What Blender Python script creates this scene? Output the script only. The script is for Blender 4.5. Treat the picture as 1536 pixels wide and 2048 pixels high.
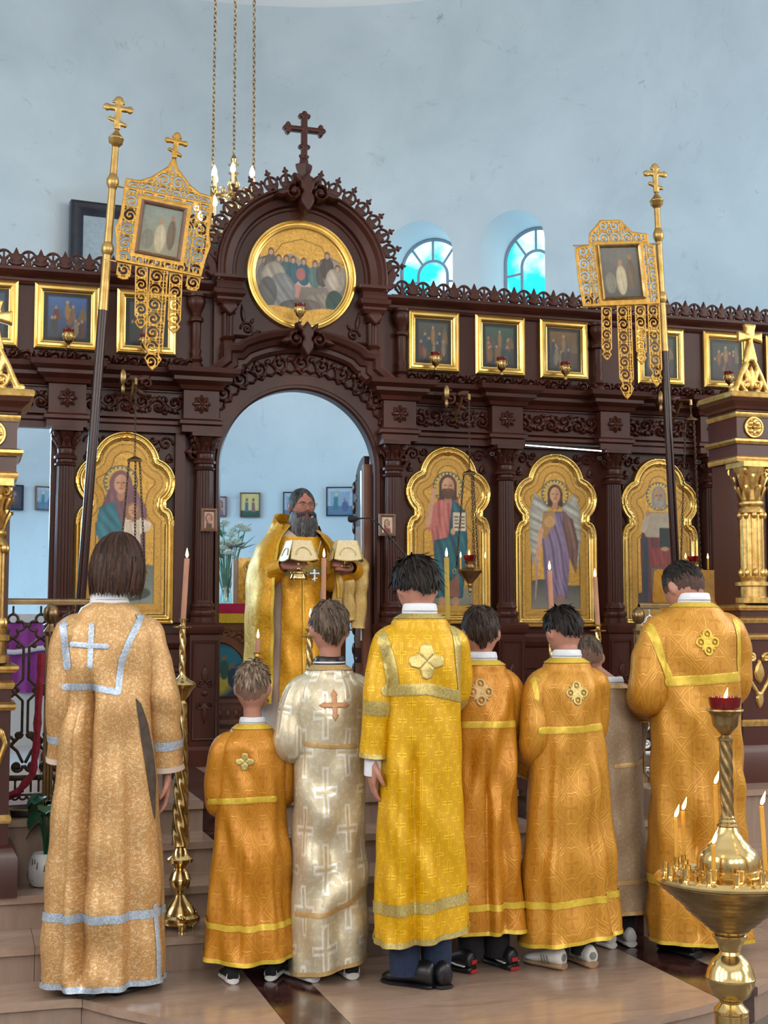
import bpy, math, random
import numpy as np
from mathutils import Vector, Matrix, Quaternion

for o in list(bpy.data.objects): bpy.data.objects.remove(o)
scene = bpy.context.scene
COL = scene.collection
PI = math.pi
rnd = random.Random(7)

# ------------------------------------------------------------------ camera
F_PX = 2700.0
YAW = math.atan(.31); PITCH = math.atan(226/F_PX)
CAM = np.array([0., -8.36, .85])
cd = bpy.data.cameras.new('camera'); cam = bpy.data.objects.new('camera', cd); COL.objects.link(cam)
cam.location = CAM; cam.rotation_euler = (PI/2+PITCH, 0, -YAW)
cd.sensor_width = 36; cd.lens = F_PX/2048*36; cd.clip_start = .05; cd.clip_end = 200
scene.camera = cam

# ------------------------------------------------------------------ sky and added lamps
world = bpy.data.worlds.new('sky'); scene.world = world; world.use_nodes = True
_nt = world.node_tree; _bg = _nt.nodes['Background']
_tc = _nt.nodes.new('ShaderNodeTexCoord'); _no = _nt.nodes.new('ShaderNodeTexNoise')
_no.inputs['Scale'].default_value = 26; _no.inputs['Detail'].default_value = 5
_cr = _nt.nodes.new('ShaderNodeValToRGB')
_cr.color_ramp.elements[0].position = .42; _cr.color_ramp.elements[0].color = (.01, .46, .72, 1)
_cr.color_ramp.elements[1].position = .60; _cr.color_ramp.elements[1].color = (.85, .95, 1, 1)
_nt.links.new(_tc.outputs['Generated'], _no.inputs['Vector']); _nt.links.new(_no.outputs['Fac'], _cr.inputs['Fac'])
_nt.links.new(_cr.outputs['Color'], _bg.inputs['Color']); _bg.inputs['Strength'].default_value = 2.5

def area(name, loc, rot, sx, sy, power, color):
    l = bpy.data.lights.new(name, 'AREA'); l.shape = 'RECTANGLE'; l.size = sx; l.size_y = sy
    l.energy = power; l.color = color
    o = bpy.data.objects.new(name, l); o.location = loc; o.rotation_euler = rot; COL.objects.link(o); return o
# lamps added along the nave walls in place of daylight; no windows are built
NAVE_L, NAVE_R, NAVE_B, NAVE_H = -6.0, 10.0, -15.0, 8.4
for i, y in enumerate((-3.2, -6.6, -10.0)):
    area('nave_fill_light', (NAVE_L+.15, y, 4.4), (0, -PI/2, 0), 3.6, 1.6, 160, (1., .97, .93))
    area('nave_fill_light', (NAVE_R-.15, y, 4.4), (0, PI/2, 0), 3.6, 1.6, 165, (1., .97, .93))
for x in (-1.5, 2.0, 5.5):
    area('nave_fill_light', (x, NAVE_B+.15, 4.6), (PI/2, 0, 0), 1.6, 3.4, 195, (1., .96, .9))
for th in (-38, -62, 70):                                    # unseen lamps added to brighten the apse; no windows are here
    t_ = math.radians(th); area('apse_fill_light', (2.03+4.05*math.sin(t_), .6+4.05*math.cos(t_), 1.9), (PI/2-.45, 0, PI-t_), .9, 2.2, 135, (.42, .76, 1.))
scene.view_settings.view_transform = 'Standard'; scene.view_settings.look = 'None'
scene.view_settings.exposure = 0.0; scene.view_settings.gamma = 1; scene.view_settings.use_curve_mapping = False
scene.cycles.max_bounces = 7; scene.cycles.diffuse_bounces = 4; scene.cycles.transparent_max_bounces = 12
scene.cycles.caustics_reflective = False; scene.cycles.caustics_refractive = False
scene.cycles.sample_clamp_indirect = 4

# ------------------------------------------------------------------ photo pixel -> place
_s, _c = math.sin(YAW), math.cos(YAW)
_R = np.array([_c, -_s, 0]); _F0 = np.array([_s, _c, 0]); _U0 = np.array([0, 0, 1.])
_F = _F0*math.cos(PITCH)+_U0*math.sin(PITCH); _U = _U0*math.cos(PITCH)-_F0*math.sin(PITCH)
def ray(x, y): return _R*(x-768)/F_PX+_U*(1024-y)/F_PX+_F
def onY(x, y, Y=0.):
    d = ray(x, y); return CAM+d*((Y-CAM[1])/d[1])
def onZ(x, y, Z=0.):
    d = ray(x, y); return CAM+d*((Z-CAM[2])/d[2])
APX, APY, APR = 2.03, .6, 4.2           # apse circle
def onApse(x, y, R=APR):
    d = ray(x, y); o = CAM
    a = d[0]**2+d[1]**2; b = 2*((o[0]-APX)*d[0]+(o[1]-APY)*d[1]); c = (o[0]-APX)**2+(o[1]-APY)**2-R*R
    return o+d*((-b+math.sqrt(b*b-4*a*c))/2/a)

# ------------------------------------------------------------------ mesh helpers
class MB:
    def __init__(s): s.v = []; s.f = []; s.uv = []
    def add(s, vs, fs, uv=None, M=None):
        n = len(s.v)
        if M is not None: vs = [tuple(M @ Vector(v)) for v in vs]
        s.v += [tuple(v) for v in vs]; s.f += [tuple(i+n for i in f) for f in fs]
        s.uv += list(uv) if uv is not None else [(v[0], v[2]) for v in vs]
        return s
    def box(s, x0, x1, y0, y1, z0, z1, M=None):
        v = [(x, y, z) for x in (x0, x1) for y in (y0, y1) for z in (z0, z1)]
        return s.add(v, [(0,1,3,2),(4,6,7,5),(0,4,5,1),(2,3,7,6),(0,2,6,4),(1,5,7,3)], M=M)
    def lathe(s, prof, seg=24, c=(0, 0, 0), M=None, mod=None):
        vs = []; fs = []; uv = []
        n = len(prof)
        for i, (r, z) in enumerate(prof):
            for j in range(seg):
                a = 2*PI*j/seg; rr = r*(mod(a, z) if mod else 1)
                vs.append((c[0]+rr*math.cos(a), c[1]+rr*math.sin(a), c[2]+z)); uv.append((a*.05, z))
        for i in range(n-1):
            for j in range(seg):
                k = (j+1) % seg
                fs.append((i*seg+j, i*seg+k, (i+1)*seg+k, (i+1)*seg+j))
        if prof[0][0] > 1e-6: fs.append(tuple(range(seg))[::-1])
        if prof[-1][0] > 1e-6: fs.append(tuple((n-1)*seg+j for j in range(seg)))
        return s.add(vs, fs, uv, M)
    def tube(s, pts, rad, seg=8, cap=True, M=None, flat=1.0, up=None, closed=False):
        pts = [Vector(p) for p in pts]; n = len(pts)
        if not hasattr(rad, '__len__'): rad = [rad]*n
        vs = []; fs = []; uv = []; L = 0
        t0 = (pts[1]-pts[0]).normalized()
        ref = Vector(up) if up else (Vector((0, 0, 1)) if abs(t0.z) < .9 else Vector((1, 0, 0)))
        for i, p in enumerate(pts):
            if closed: t = pts[(i+1) % n]-pts[i-1]
            else: t = pts[min(i+1, n-1)]-pts[max(i-1, 0)]
            t = t.normalized() if t.length > 1e-9 else t0
            a = ref-t*ref.dot(t)
            a = a.normalized() if a.length > 1e-6 else t.orthogonal().normalized()
            b = t.cross(a); ref = a if not up else ref
            if i: L += (pts[i]-pts[i-1]).length
            for j in range(seg):
                an = 2*PI*j/seg
                vs.append(tuple(p+(a*math.cos(an)*flat+b*math.sin(an))*rad[i])); uv.append((an*rad[i], L))
        m = n if closed else n-1
        for i in range(m):
            for j in range(seg):
                k = (j+1) % seg; q = (i+1) % n
                fs.append((i*seg+j, i*seg+k, q*seg+k, q*seg+j))
        if cap and not closed:
            fs.append(tuple(range(seg))[::-1]); fs.append(tuple((n-1)*seg+j for j in range(seg)))
        return s.add(vs, fs, uv, M)
    def ball(s, c, r, seg=14, rings=9, M=None):
        if not hasattr(r, '__len__'): r = (r, r, r)
        vs = []; fs = []
        for i in range(rings+1):
            th = PI*i/rings
            for j in range(seg):
                a = 2*PI*j/seg
                vs.append((c[0]+r[0]*math.sin(th)*math.cos(a), c[1]+r[1]*math.sin(th)*math.sin(a), c[2]+r[2]*math.cos(th)))
        for i in range(rings):
            for j in range(seg):
                k = (j+1) % seg
                fs.append((i*seg+j, (i+1)*seg+j, (i+1)*seg+k, i*seg+k))
        return s.add(vs, fs, None, M)
    def prism(s, poly, y0, y1, M=None):
        n = len(poly)
        vs = [(x, y0, z) for x, z in poly]+[(x, y1, z) for x, z in poly]
        fs = [tuple(range(n)), tuple(range(n, 2*n))[::-1]]+[(i, i+n, (i+1) % n+n, (i+1) % n) for i in range(n)]
        return s.add(vs, fs, None, M)
    def slab(s, poly, z0, z1):
        n = len(poly)
        vs = [(x, y, z0) for x, y in poly]+[(x, y, z1) for x, y in poly]
        fs = [tuple(range(n))[::-1], tuple(range(n, 2*n))]+[(i, (i+1) % n, (i+1) % n+n, i+n) for i in range(n)]
        return s.add(vs, fs)
    def sweep(s, path, prof, closed=False, mode='xz', y=0.0, caps=True):
        """sweep a profile [(n, d)] along a 2-D path. mode xz: path in the wall plane, n = outward from the path's
        left, d = towards the room (-Y). mode xy: path in plan, n = offset to the right of travel, d = height."""
        P = [np.array(p, float) for p in path]; n = len(P); m = len(prof)
        vs = []; fs = []
        for i in range(n):
            if closed or 0 < i < n-1: a = P[i]-P[i-1]; b = P[(i+1) % n]-P[i]
            elif i == 0: a = b = P[1]-P[0]
            else: a = b = P[-1]-P[-2]
            a = a/(np.linalg.norm(a)+1e-12); b = b/(np.linalg.norm(b)+1e-12)
            na = np.array([-a[1], a[0]]); nb = np.array([-b[1], b[0]]); q = na+nb
            l = q@q; q = q*(2/l) if l > .25 else na
            for (o, d) in prof:
                p = P[i]+q*o
                vs.append((p[0], y-d, p[1]) if mode == 'xz' else (p[0], p[1], d))
        for i in range(n if closed else n-1):
            k = (i+1) % n
            for j in range(m-1): fs.append((i*m+j, k*m+j, k*m+j+1, i*m+j+1))
        if caps and not closed:
            fs.append(tuple(range(m))); fs.append(tuple((n-1)*m+j for j in range(m))[::-1])
        return s.add(vs, fs)
    def relief(s, F, x0, x1, z0, z1, res, depth=.01, rw=.01, y=0., back=0., fn=None, hf=None):
        """carved or pierced plate: the region F>0, rounded towards the room. back>0 also gives it a rear side."""
        nx = max(2, int(round((x1-x0)/res))); nz = max(2, int(round((z1-z0)/res)))
        X, Z = np.meshgrid(np.linspace(x0, x1, nx+1), np.linspace(z0, z1, nz+1))
        V = F(X, Z); vid = {}; vs = []; fs = []; val = []
        def vert(key, x, z, f):
            if key in vid: return vid[key]
            vid[key] = len(vs); vs.append((x, z)); val.append(f); return vid[key]
        ins = V > 0
        cells = np.argwhere(ins[:-1, :-1] | ins[1:, :-1] | ins[:-1, 1:] | ins[1:, 1:])
        for (i, j) in cells:
            cr = ((i, j), (i, j+1), (i+1, j+1), (i+1, j)); poly = []
            for q in range(4):
                a = cr[q]; b = cr[(q+1) % 4]; fa = V[a]; fb = V[b]
                if fa > 0: poly.append(vert(a, X[a], Z[a], fa))
                if (fa > 0) != (fb > 0):
                    t = fa/(fa-fb); k = (a, b) if a < b else (b, a)
                    poly.append(vert(k, X[a]+(X[b]-X[a])*t, Z[a]+(Z[b]-Z[a])*t, 0.))
            if len(poly) > 2: fs.append(tuple(poly))
        val = np.clip(np.array(val)/rw, 0, 1) if len(val) else np.zeros(0)
        h = depth*np.sqrt(1-(1-val)**2)
        nv = len(vs)
        if not nv: return s
        if hf: pv = np.array(vs); h = hf(pv[:, 0], pv[:, 1])
        if back > 0:
            out = [(p[0], y-back/2-hh, p[1]) for p, hh in zip(vs, h)]+[(p[0], y+back/2+hh*.4, p[1]) for p, hh in zip(vs, h)]
            edges = {}
            for f in fs:
                for a, b in zip(f, f[1:]+f[:1]): edges[(a, b)] = 1
            side = [(b, a, a+nv, b+nv) for (a, b) in edges if (b, a) not in edges]
            fs = fs+[tuple(i+nv for i in f[::-1]) for f in fs]+side
        else: out = [(p[0], y-hh, p[1]) for p, hh in zip(vs, h)]
        if fn: out = [fn(*p) for p in out]
        return s.add(out, fs)

def smooth_mesh(me, ang=40):
    me.polygons.foreach_set('use_smooth', [True]*len(me.polygons)); me.set_sharp_from_angle(angle=math.radians(ang))
WLOC = {}
def link(o, parent=None, at=(0, 0, 0)):
    COL.objects.link(o)
    if parent is not None:
        o.parent = parent; pl = WLOC.get(parent.name, Vector((0, 0, 0))) if not o.get('_loc') else Vector((0, 0, 0))
    else: pl = Vector((0, 0, 0))
    o.location = Vector(at)-pl
    WLOC[o.name] = Vector(at)
    return o
def mesh(name, mb, mat, ang=40):
    me = bpy.data.meshes.new(name); me.from_pydata(mb.v, [], mb.f)
    for m_ in (mat if isinstance(mat, (list, tuple)) else [mat] if mat else []): me.materials.append(m_)
    for (f0, f1, k) in getattr(mb, 'mi', ()):
        for q in range(f0, f1): me.polygons[q].material_index = k
    if mb.uv and len(mb.uv) == len(mb.v):
        uvl = me.uv_layers.new(name='uv'); li = np.zeros(len(me.loops), dtype=np.int32); me.loops.foreach_get('vertex_index', li)
        uvl.data.foreach_set('uv', np.array(mb.uv, dtype=np.float32)[li].ravel())
    me.validate(); smooth_mesh(me, ang); return me
def obj(name, mb, mat, parent=None, at=(0, 0, 0), ang=40, rot=None, local=False):
    me = mb if isinstance(mb, bpy.types.Mesh) else mesh(name, mb, mat, ang)
    o = bpy.data.objects.new(name, me)
    if local:
        COL.objects.link(o); o.parent = parent; o.location = at
    else: link(o, parent, at)
    if rot: o.rotation_euler = rot
    return o
def tag(o, label, cat, group=None, kind=None):
    o['label'] = label
    if cat: o['category'] = cat
    if group: o['group'] = group
    if kind: o['kind'] = kind
    return o
def thing(name, label, cat, loc=(0, 0, 0), group=None, rotz=0):
    o = bpy.data.objects.new(name, None); o.empty_display_size = .1
    link(o, None, loc); o.rotation_euler = (0, 0, rotz); return tag(o, label, cat, group)
def struct(name, mb, mat, label, ang=40):
    return tag(obj(name, mb, mat, ang=ang), label, None, kind='structure')
def copy_tree(o, loc, label=None, rotz=None):
    c = o.copy(); COL.objects.link(c); c.location = loc
    if label: c['label'] = label
    if rotz is not None: c.rotation_euler = (0, 0, rotz)
    for ch in o.children:
        d = ch.copy(); COL.objects.link(d); d.parent = c
        for g in ch.children:
            e = g.copy(); COL.objects.link(e); e.parent = d
    return c

# ------------------------------------------------------------------ distance fields (positive inside)
def f_circ(X, Z, cx, cz, r): return r-np.hypot(X-cx, Z-cz)
def f_ring(X, Z, cx, cz, r, w): return w-np.abs(np.hypot(X-cx, Z-cz)-r)
def f_rect(X, Z, x0, x1, z0, z1): return np.minimum(np.minimum(X-x0, x1-X), np.minimum(Z-z0, z1-Z))
def f_line(X, Z, pts, w, w1=None):
    out = np.full(X.shape, -9.); n = len(pts)-1
    for i in range(n):
        ax, az = pts[i]; bx, bz = pts[i+1]; dx, dz = bx-ax, bz-az; l = dx*dx+dz*dz+1e-12
        t = np.clip(((X-ax)*dx+(Z-az)*dz)/l, 0, 1)
        ww = w if w1 is None else w+(w1-w)*(i+t)/n
        out = np.maximum(out, ww-np.hypot(X-ax-t*dx, Z-az-t*dz))
    return out
def f_leaf(X, Z, cx, cz, ang, L, W):
    u = (X-cx)*math.cos(ang)+(Z-cz)*math.sin(ang); v = -(X-cx)*math.sin(ang)+(Z-cz)*math.cos(ang)
    t = np.clip(u/L, 0, 1)
    return np.minimum(W*np.sin(PI*t**.8)-np.abs(v), np.minimum(u, L-u))
def f_poly(X, Z, pts):
    n = len(pts); ins = np.zeros(X.shape, bool); d = np.full(X.shape, 9.)
    for i in range(n):
        ax, az = pts[i]; bx, bz = pts[(i+1) % n]
        c = ((az > Z) != (bz > Z)) & (X < (bx-ax)*(Z-az)/((bz-az) if abs(bz-az) > 1e-12 else 1e-12)+ax); ins ^= c
        dx, dz = bx-ax, bz-az; t = np.clip(((X-ax)*dx+(Z-az)*dz)/(dx*dx+dz*dz+1e-12), 0, 1)
        d = np.minimum(d, np.hypot(X-ax-t*dx, Z-az-t*dz))
    return np.where(ins, d, -d)
def spiral(cx, cz, r, turns, a0, sgn=1, n=26, r0=.12):
    return [(cx+r*(1-(1-r0)*i/n)*math.cos(a0+sgn*2*PI*turns*i/n), cz+r*(1-(1-r0)*i/n)*math.sin(a0+sgn*2*PI*turns*i/n)) for i in range(n+1)]
def umax(*a):
    o = a[0]
    for b in a[1:]: o = np.maximum(o, b)
    return o
def arc(cx, cz, r, a0, a1, n): return [(cx+r*math.cos(math.radians(a0+(a1-a0)*i/n)), cz+r*math.sin(math.radians(a0+(a1-a0)*i/n))) for i in range(n+1)]
# ------------------------------------------------------------------ materials
class Ex:
    def __init__(s, nt, o): s.nt = nt; s.o = o
    def op(s, op, *a):
        n = s.nt.nodes.new('ShaderNodeMath'); n.operation = op
        for i, v in enumerate((s,)+a):
            if isinstance(v, Ex): s.nt.links.new(v.o, n.inputs[i])
            else: n.inputs[i].default_value = v
        return Ex(s.nt, n.outputs[0])
    def __add__(s, b): return s.op('ADD', b)
    def __sub__(s, b): return s.op('SUBTRACT', b)
    def __mul__(s, b): return s.op('MULTIPLY', b)
    def __truediv__(s, b): return s.op('DIVIDE', b)
    def mn(s, b): return s.op('MINIMUM', b)
    def mx(s, b): return s.op('MAXIMUM', b)
    def ab(s): return s.op('ABSOLUTE')
    def fr(s): return s.op('FRACT')
    def lt(s, b): return s.op('LESS_THAN', b)
    def gt(s, b): return s.op('GREATER_THAN', b)
    def neg(s): return s.op('MULTIPLY', -1.)
    def soft(s, w):                                   # 1 inside (s>0), smooth over w
        n = s.nt.nodes.new('ShaderNodeMapRange'); n.interpolation_type = 'SMOOTHSTEP'
        s.nt.links.new(s.o, n.inputs[0]); n.inputs[1].default_value = -w; n.inputs[2].default_value = w
        return Ex(s.nt, n.outputs[0])
def newmat(name, col=(.8, .8, .8), rough=.5, metal=0., spec=.5):
    m = bpy.data.materials.new(name); m.use_nodes = True; b = m.node_tree.nodes['Principled BSDF']
    b.inputs['Base Color'].default_value = (*col, 1); b.inputs['Roughness'].default_value = rough
    b.inputs['Metallic'].default_value = metal; b.inputs['Specular IOR Level'].default_value = spec
    return m, m.node_tree, b
def mixc(nt, fac, a, b):
    n = nt.nodes.new('ShaderNodeMix'); n.data_type = 'RGBA'
    if isinstance(fac, Ex): nt.links.new(fac.o, n.inputs[0])
    else: n.inputs[0].default_value = fac
    for i, v in ((6, a), (7, b)):
        if isinstance(v, tuple): n.inputs[i].default_value = (*v, 1)
        else: nt.links.new(v, n.inputs[i])
    return n.outputs[2]
def coord(nt, kind='Object', scale=None):
    t = nt.nodes.new('ShaderNodeTexCoord'); o = t.outputs[kind]
    if scale:
        mp = nt.nodes.new('ShaderNodeMapping'); mp.inputs['Scale'].default_value = scale; nt.links.new(o, mp.inputs[0]); o = mp.outputs[0]
    return o
def noise(nt, vec, scale, detail=4, rough=.55, dist=0.):
    n = nt.nodes.new('ShaderNodeTexNoise'); nt.links.new(vec, n.inputs['Vector'])
    n.inputs['Scale'].default_value = scale; n.inputs['Detail'].default_value = detail
    n.inputs['Roughness'].default_value = rough; n.inputs['Distortion'].default_value = dist
    return Ex(nt, n.outputs[0])
def ramp(nt, e, lo, hi):
    n = nt.nodes.new('ShaderNodeMapRange'); nt.links.new(e.o, n.inputs[0]); n.inputs[1].default_value = lo; n.inputs[2].default_value = hi
    return Ex(nt, n.outputs[0])
def bump(nt, b, e, dist=.002, strength=.5):
    n = nt.nodes.new('ShaderNodeBump'); n.inputs['Distance'].default_value = dist; n.inputs['Strength'].default_value = strength
    nt.links.new(e.o, n.inputs['Height']); nt.links.new(n.outputs[0], b.inputs['Normal'])
def vary(name, c1, c2, scale, rough=.5, metal=0., bmp=0., stretch=None, lo=.35, hi=.65, spec=.5, detail=5, kind='Object'):
    m, nt, b = newmat(name, c1, rough, metal, spec)
    e = noise(nt, coord(nt, kind, stretch), scale, detail)
    nt.links.new(mixc(nt, ramp(nt, e, lo, hi), c1, c2), b.inputs['Base Color'])
    if bmp: bump(nt, b, e, bmp)
    return m
def emit(name, col, strength):
    m, nt, b = newmat(name, col, .5); b.inputs['Emission Color'].default_value = (*col, 1); b.inputs['Emission Strength'].default_value = strength
    return m
M = {}
M['wood'] = vary('dark_carved_wood', (.034, .0082, .0050), (.066, .0175, .0110), 3.2, .34, 0, .0008, (1, 1, .12), spec=.26)
M['wood2'] = vary('brown_wood', (.16, .055, .028), (.23, .085, .042), 5, .4, 0, .0006, (1, 1, .1))
M['wood_kiot'] = vary('mahogany_wood', (.055, .0135, .009), (.085, .023, .014), 4, .28, 0, .0004, (1, 1, .1))
M['pole_wood'] = vary('lacquered_pole', (.020, .0050, .0035), (.034, .0085, .006), 4, .22, 0, 0, (1, 1, .1), spec=.35)
M['gold'] = vary('gilded_frame', (.80, .56, .19), (.68, .43, .11), 9, .26, .9, .0)
M['gold2'] = vary('gilt_carving', (.80, .53, .20), (.52, .31, .08), 30, .30, .9, .0006)
M['brass'] = vary('polished_brass', (.78, .58, .27), (.62, .43, .17), 8, .17, 1., 0)
M['brass_dark'] = vary('aged_brass', (.42, .29, .13), (.22, .14, .06), 14, .32, .95, .0004)
M['pole_brass'] = vary('satin_brass_tube', (.50, .33, .12), (.38, .23, .07), 18, .35, .9, .0003)
M['filigree'] = vary('pierced_gilt_sheet', (.50, .28, .06), (.36, .19, .035), 40, .36, .75, .0006)
M['iron'] = vary('dark_iron', (.045, .03, .02), (.09, .065, .04), 25, .45, .6, .0004)
M['silver'] = vary('silvered_iron', (.72, .74, .76), (.5, .52, .55), 25, .35, .7, .0004)
M['black'] = vary('black_leather', (.006, .006, .008), (.012, .012, .015), 30, .35)
M['blackcloth'] = vary('black_trousers', (.006, .006, .009), (.012, .012, .016), 60, .9)
M['greycloth'] = vary('grey_brown_cloth', (.10, .075, .06), (.07, .05, .04), 40, .9)
M['navy'] = vary('navy_trousers', (.010, .020, .055), (.016, .03, .075), 60, .85)
M['white'] = vary('white_cotton', (.80, .82, .87), (.72, .74, .80), 30, .8)
M['sole'] = vary('white_rubber', (.75, .74, .72), (.62, .61, .60), 20, .6)
M['gum'] = vary('gum_rubber', (.36, .22, .13), (.3, .18, .1), 20, .6)
M['grey'] = vary('grey_suede', (.22, .23, .22), (.16, .17, .16), 40, .8)
M['red_rub'] = vary('red_rubber', (.45, .02, .03), (.35, .015, .02), 20, .5)
M['red_rope'] = vary('red_velvet_rope', (.16, .004, .012), (.28, .012, .03), 45, .8, 0, .002)
M['velvet'] = vary('crimson_cloth', (.62, .02, .10), (.5, .012, .07), 12, .8)
M['purple'] = vary('purple_satin', (.36, .05, .36), (.27, .035, .29), 5, .5)
M['cream'] = vary('cream_cloth', (.62, .50, .42), (.54, .42, .35), 14, .8)
M['wax'] = vary('beeswax', (.82, .42, .06), (.72, .33, .04), 12, .4); M['wax'].node_tree.nodes['Principled BSDF'].inputs['Subsurface Weight'].default_value = .25
M['wax_pale'] = vary('pink_wax', (.50, .24, .15), (.42, .19, .11), 12, .45)
M['wax_green'] = vary('ochre_wax', (.42, .29, .03), (.36, .24, .02), 12, .45)
M['lampwax'] = vary('ivory_tube', (.85, .72, .48), (.8, .66, .4), 12, .4)
M['flame'] = emit('candle_flame', (1., .55, .16), 14)
M['flame_core'] = emit('flame_core', (1., .86, .55), 24)
M['bulb'] = emit('lit_bulb', (1., .74, .44), 26)
M['tube'] = emit('lit_tube', (.72, .95, 1.), 5)
M['leaf'] = vary('glossy_leaf', (.012, .07, .035), (.02, .11, .05), 9, .25)
M['leaf2'] = vary('green_leaf', (.10, .30, .16), (.06, .22, .11), 9, .5)
M['petal'] = vary('white_petal', (.78, .86, .82), (.66, .78, .72), 20, .6)
M['pot'] = vary('white_ceramic', (.75, .75, .75), (.68, .68, .68), 10, .3)
M['slit'] = vary('dark_slit', (.05, .05, .055), (.07, .07, .075), 10, .5)
M['frame_dark'] = vary('black_lacquer_frame', (.016, .017, .026), (.03, .03, .042), 12, .35)
M['frame_brown'] = vary('brown_frame', (.13, .065, .04), (.19, .1, .06), 18, .45)
M['silverbraid'] = vary('silver_braid', (.30, .40, .54), (.62, .68, .76), 150, .42, .45, .001)
M['goldbraid'] = vary('gold_braid', (.42, .32, .085), (.62, .50, .19), 130, .4, .5, .001)
M['yellowbraid'] = vary('yellow_satin_braid', (.66, .44, .035), (.78, .54, .07), 60, .38, .3, .0006)
M['tanbraid'] = vary('tan_braid', (.50, .31, .12), (.60, .40, .18), 110, .45, .3, .0006)
M['goldthread'] = vary('gold_thread', (.52, .40, .12), (.70, .56, .24), 150, .38, .55, .001)
M['orangethread'] = vary('copper_thread', (.62, .33, .17), (.5, .24, .11), 120, .5, .2, .001)
M['mute_metal'] = vary('pale_metal', (.6, .62, .64), (.5, .52, .55), 12, .3, .8)
M['mic'] = vary('black_foam', (.004, .005, .007), (.01, .011, .013), 80, .8)
M['skin'] = vary('skin', (.52, .26, .19), (.46, .21, .15), 14, .5, 0, .0004)
M['skin'].node_tree.nodes['Principled BSDF'].inputs['Subsurface Weight'].default_value = .12
M['skin_red'] = vary('ruddy_skin', (.48, .19, .14), (.40, .15, .11), 14, .48, 0, .0004)
HSETS = {}
def hairmat(n, a, b):
    k = [hairmat1(n+t, tuple(x*f for x in a), tuple(x*f for x in b)) for t, f in (('', 1.), ('_dark', .55), ('_light', 1.55))]; return k
def hairmat1(n, a, b):
    m, nt, bs = newmat(n, a, .5, 0, .22)
    e = noise(nt, coord(nt, 'Object', (60, 60, 4)), 3, 4)
    nt.links.new(mixc(nt, ramp(nt, e, .3, .7), a, b), bs.inputs['Base Color']); bump(nt, bs, e, .002, .6); return m
M['h_brown'] = hairmat('brown_hair', (.022, .0095, .0065), (.060, .027, .017))
M['h_dark'] = hairmat('black_hair', (.006, .0045, .0045), (.022, .015, .013))
M['h_mid'] = hairmat('dark_brown_hair', (.018, .010, .008), (.055, .032, .024))
M['h_ash'] = hairmat('ash_brown_hair', (.055, .036, .026), (.12, .085, .06))
M['h_fair'] = hairmat('fair_hair', (.13, .09, .06), (.26, .19, .13))
M['h_grey'] = hairmat('grey_beard_hair', (.035, .03, .03), (.24, .24, .25))
M['h_salt'] = hairmat('greying_hair', (.018, .016, .017), (.11, .11, .12))
M['stubble_fair'] = vary('clipped_fair_hair', (.24, .14, .10), (.17, .10, .07), 90, .8)
M['stubble_dark'] = vary('clipped_dark_hair', (.10, .05, .04), (.05, .028, .022), 90, .8)

def plaster(name, c1, c2, c3):
    m, nt, b = newmat(name, c1, .85, 0, .25)
    co = coord(nt, 'Object'); a = noise(nt, co, .9, 6, .6, .4); s = noise(nt, co, 9, 6, .65); g = noise(nt, co, 3.0, 8, .7, 1.2)
    c = mixc(nt, ramp(nt, a, .35, .7), c1, c2)
    c = mixc(nt, ramp(nt, g, .60, .74)*.5, c, c3); d = noise(nt, co, 5.5, 9, .75, .6); c = mixc(nt, ramp(nt, d, .655, .69)*.75, c, c3)
    nt.links.new(c, b.inputs['Base Color']); bump(nt, b, s*.7+a, .012, .35); return m
M['plaster'] = plaster('old_whitewashed_plaster', (.61, .70, .755), (.50, .585, .64), (.29, .345, .38))
M['plaster_in'] = plaster('white_plaster', (.78, .80, .80), (.72, .75, .76), (.6, .62, .63))
def marble(name, c1, c2, scale, rough, stretch=(1, 1, 1), lo=.35, hi=.65, dist=1.2):
    m, nt, b = newmat(name, c1, rough)
    co = coord(nt, 'Object', stretch); a = noise(nt, co, scale, 7, .65, dist); f = noise(nt, co, scale*9, 5, .7)
    c = mixc(nt, ramp(nt, a*.75+f*.25, lo, hi), c1, c2)
    nt.links.new(c, b.inputs['Base Color']); bump(nt, b, f, .0004, .15); return m
M['marble'] = marble('beige_marble', (.42, .295, .225), (.30, .20, .145), 2.6, .16, (1, 3.2, 3))
M['marble_riser'] = marble('beige_marble_riser', (.38, .27, .21), (.29, .20, .155), 3.0, .3, (5, 1, .7))
M['marble_dark'] = marble('dark_red_marble', (.028, .010, .009), (.12, .052, .045), 9, .14, (1, 1, 1), .42, .68)
M['floor_tile'] = marble('grey_floor', (.20, .17, .16), (.13, .11, .10), 3, .25)
M['altar_floor'] = marble('pale_floor', (.62, .60, .62), (.52, .50, .53), 2, .2)

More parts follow.
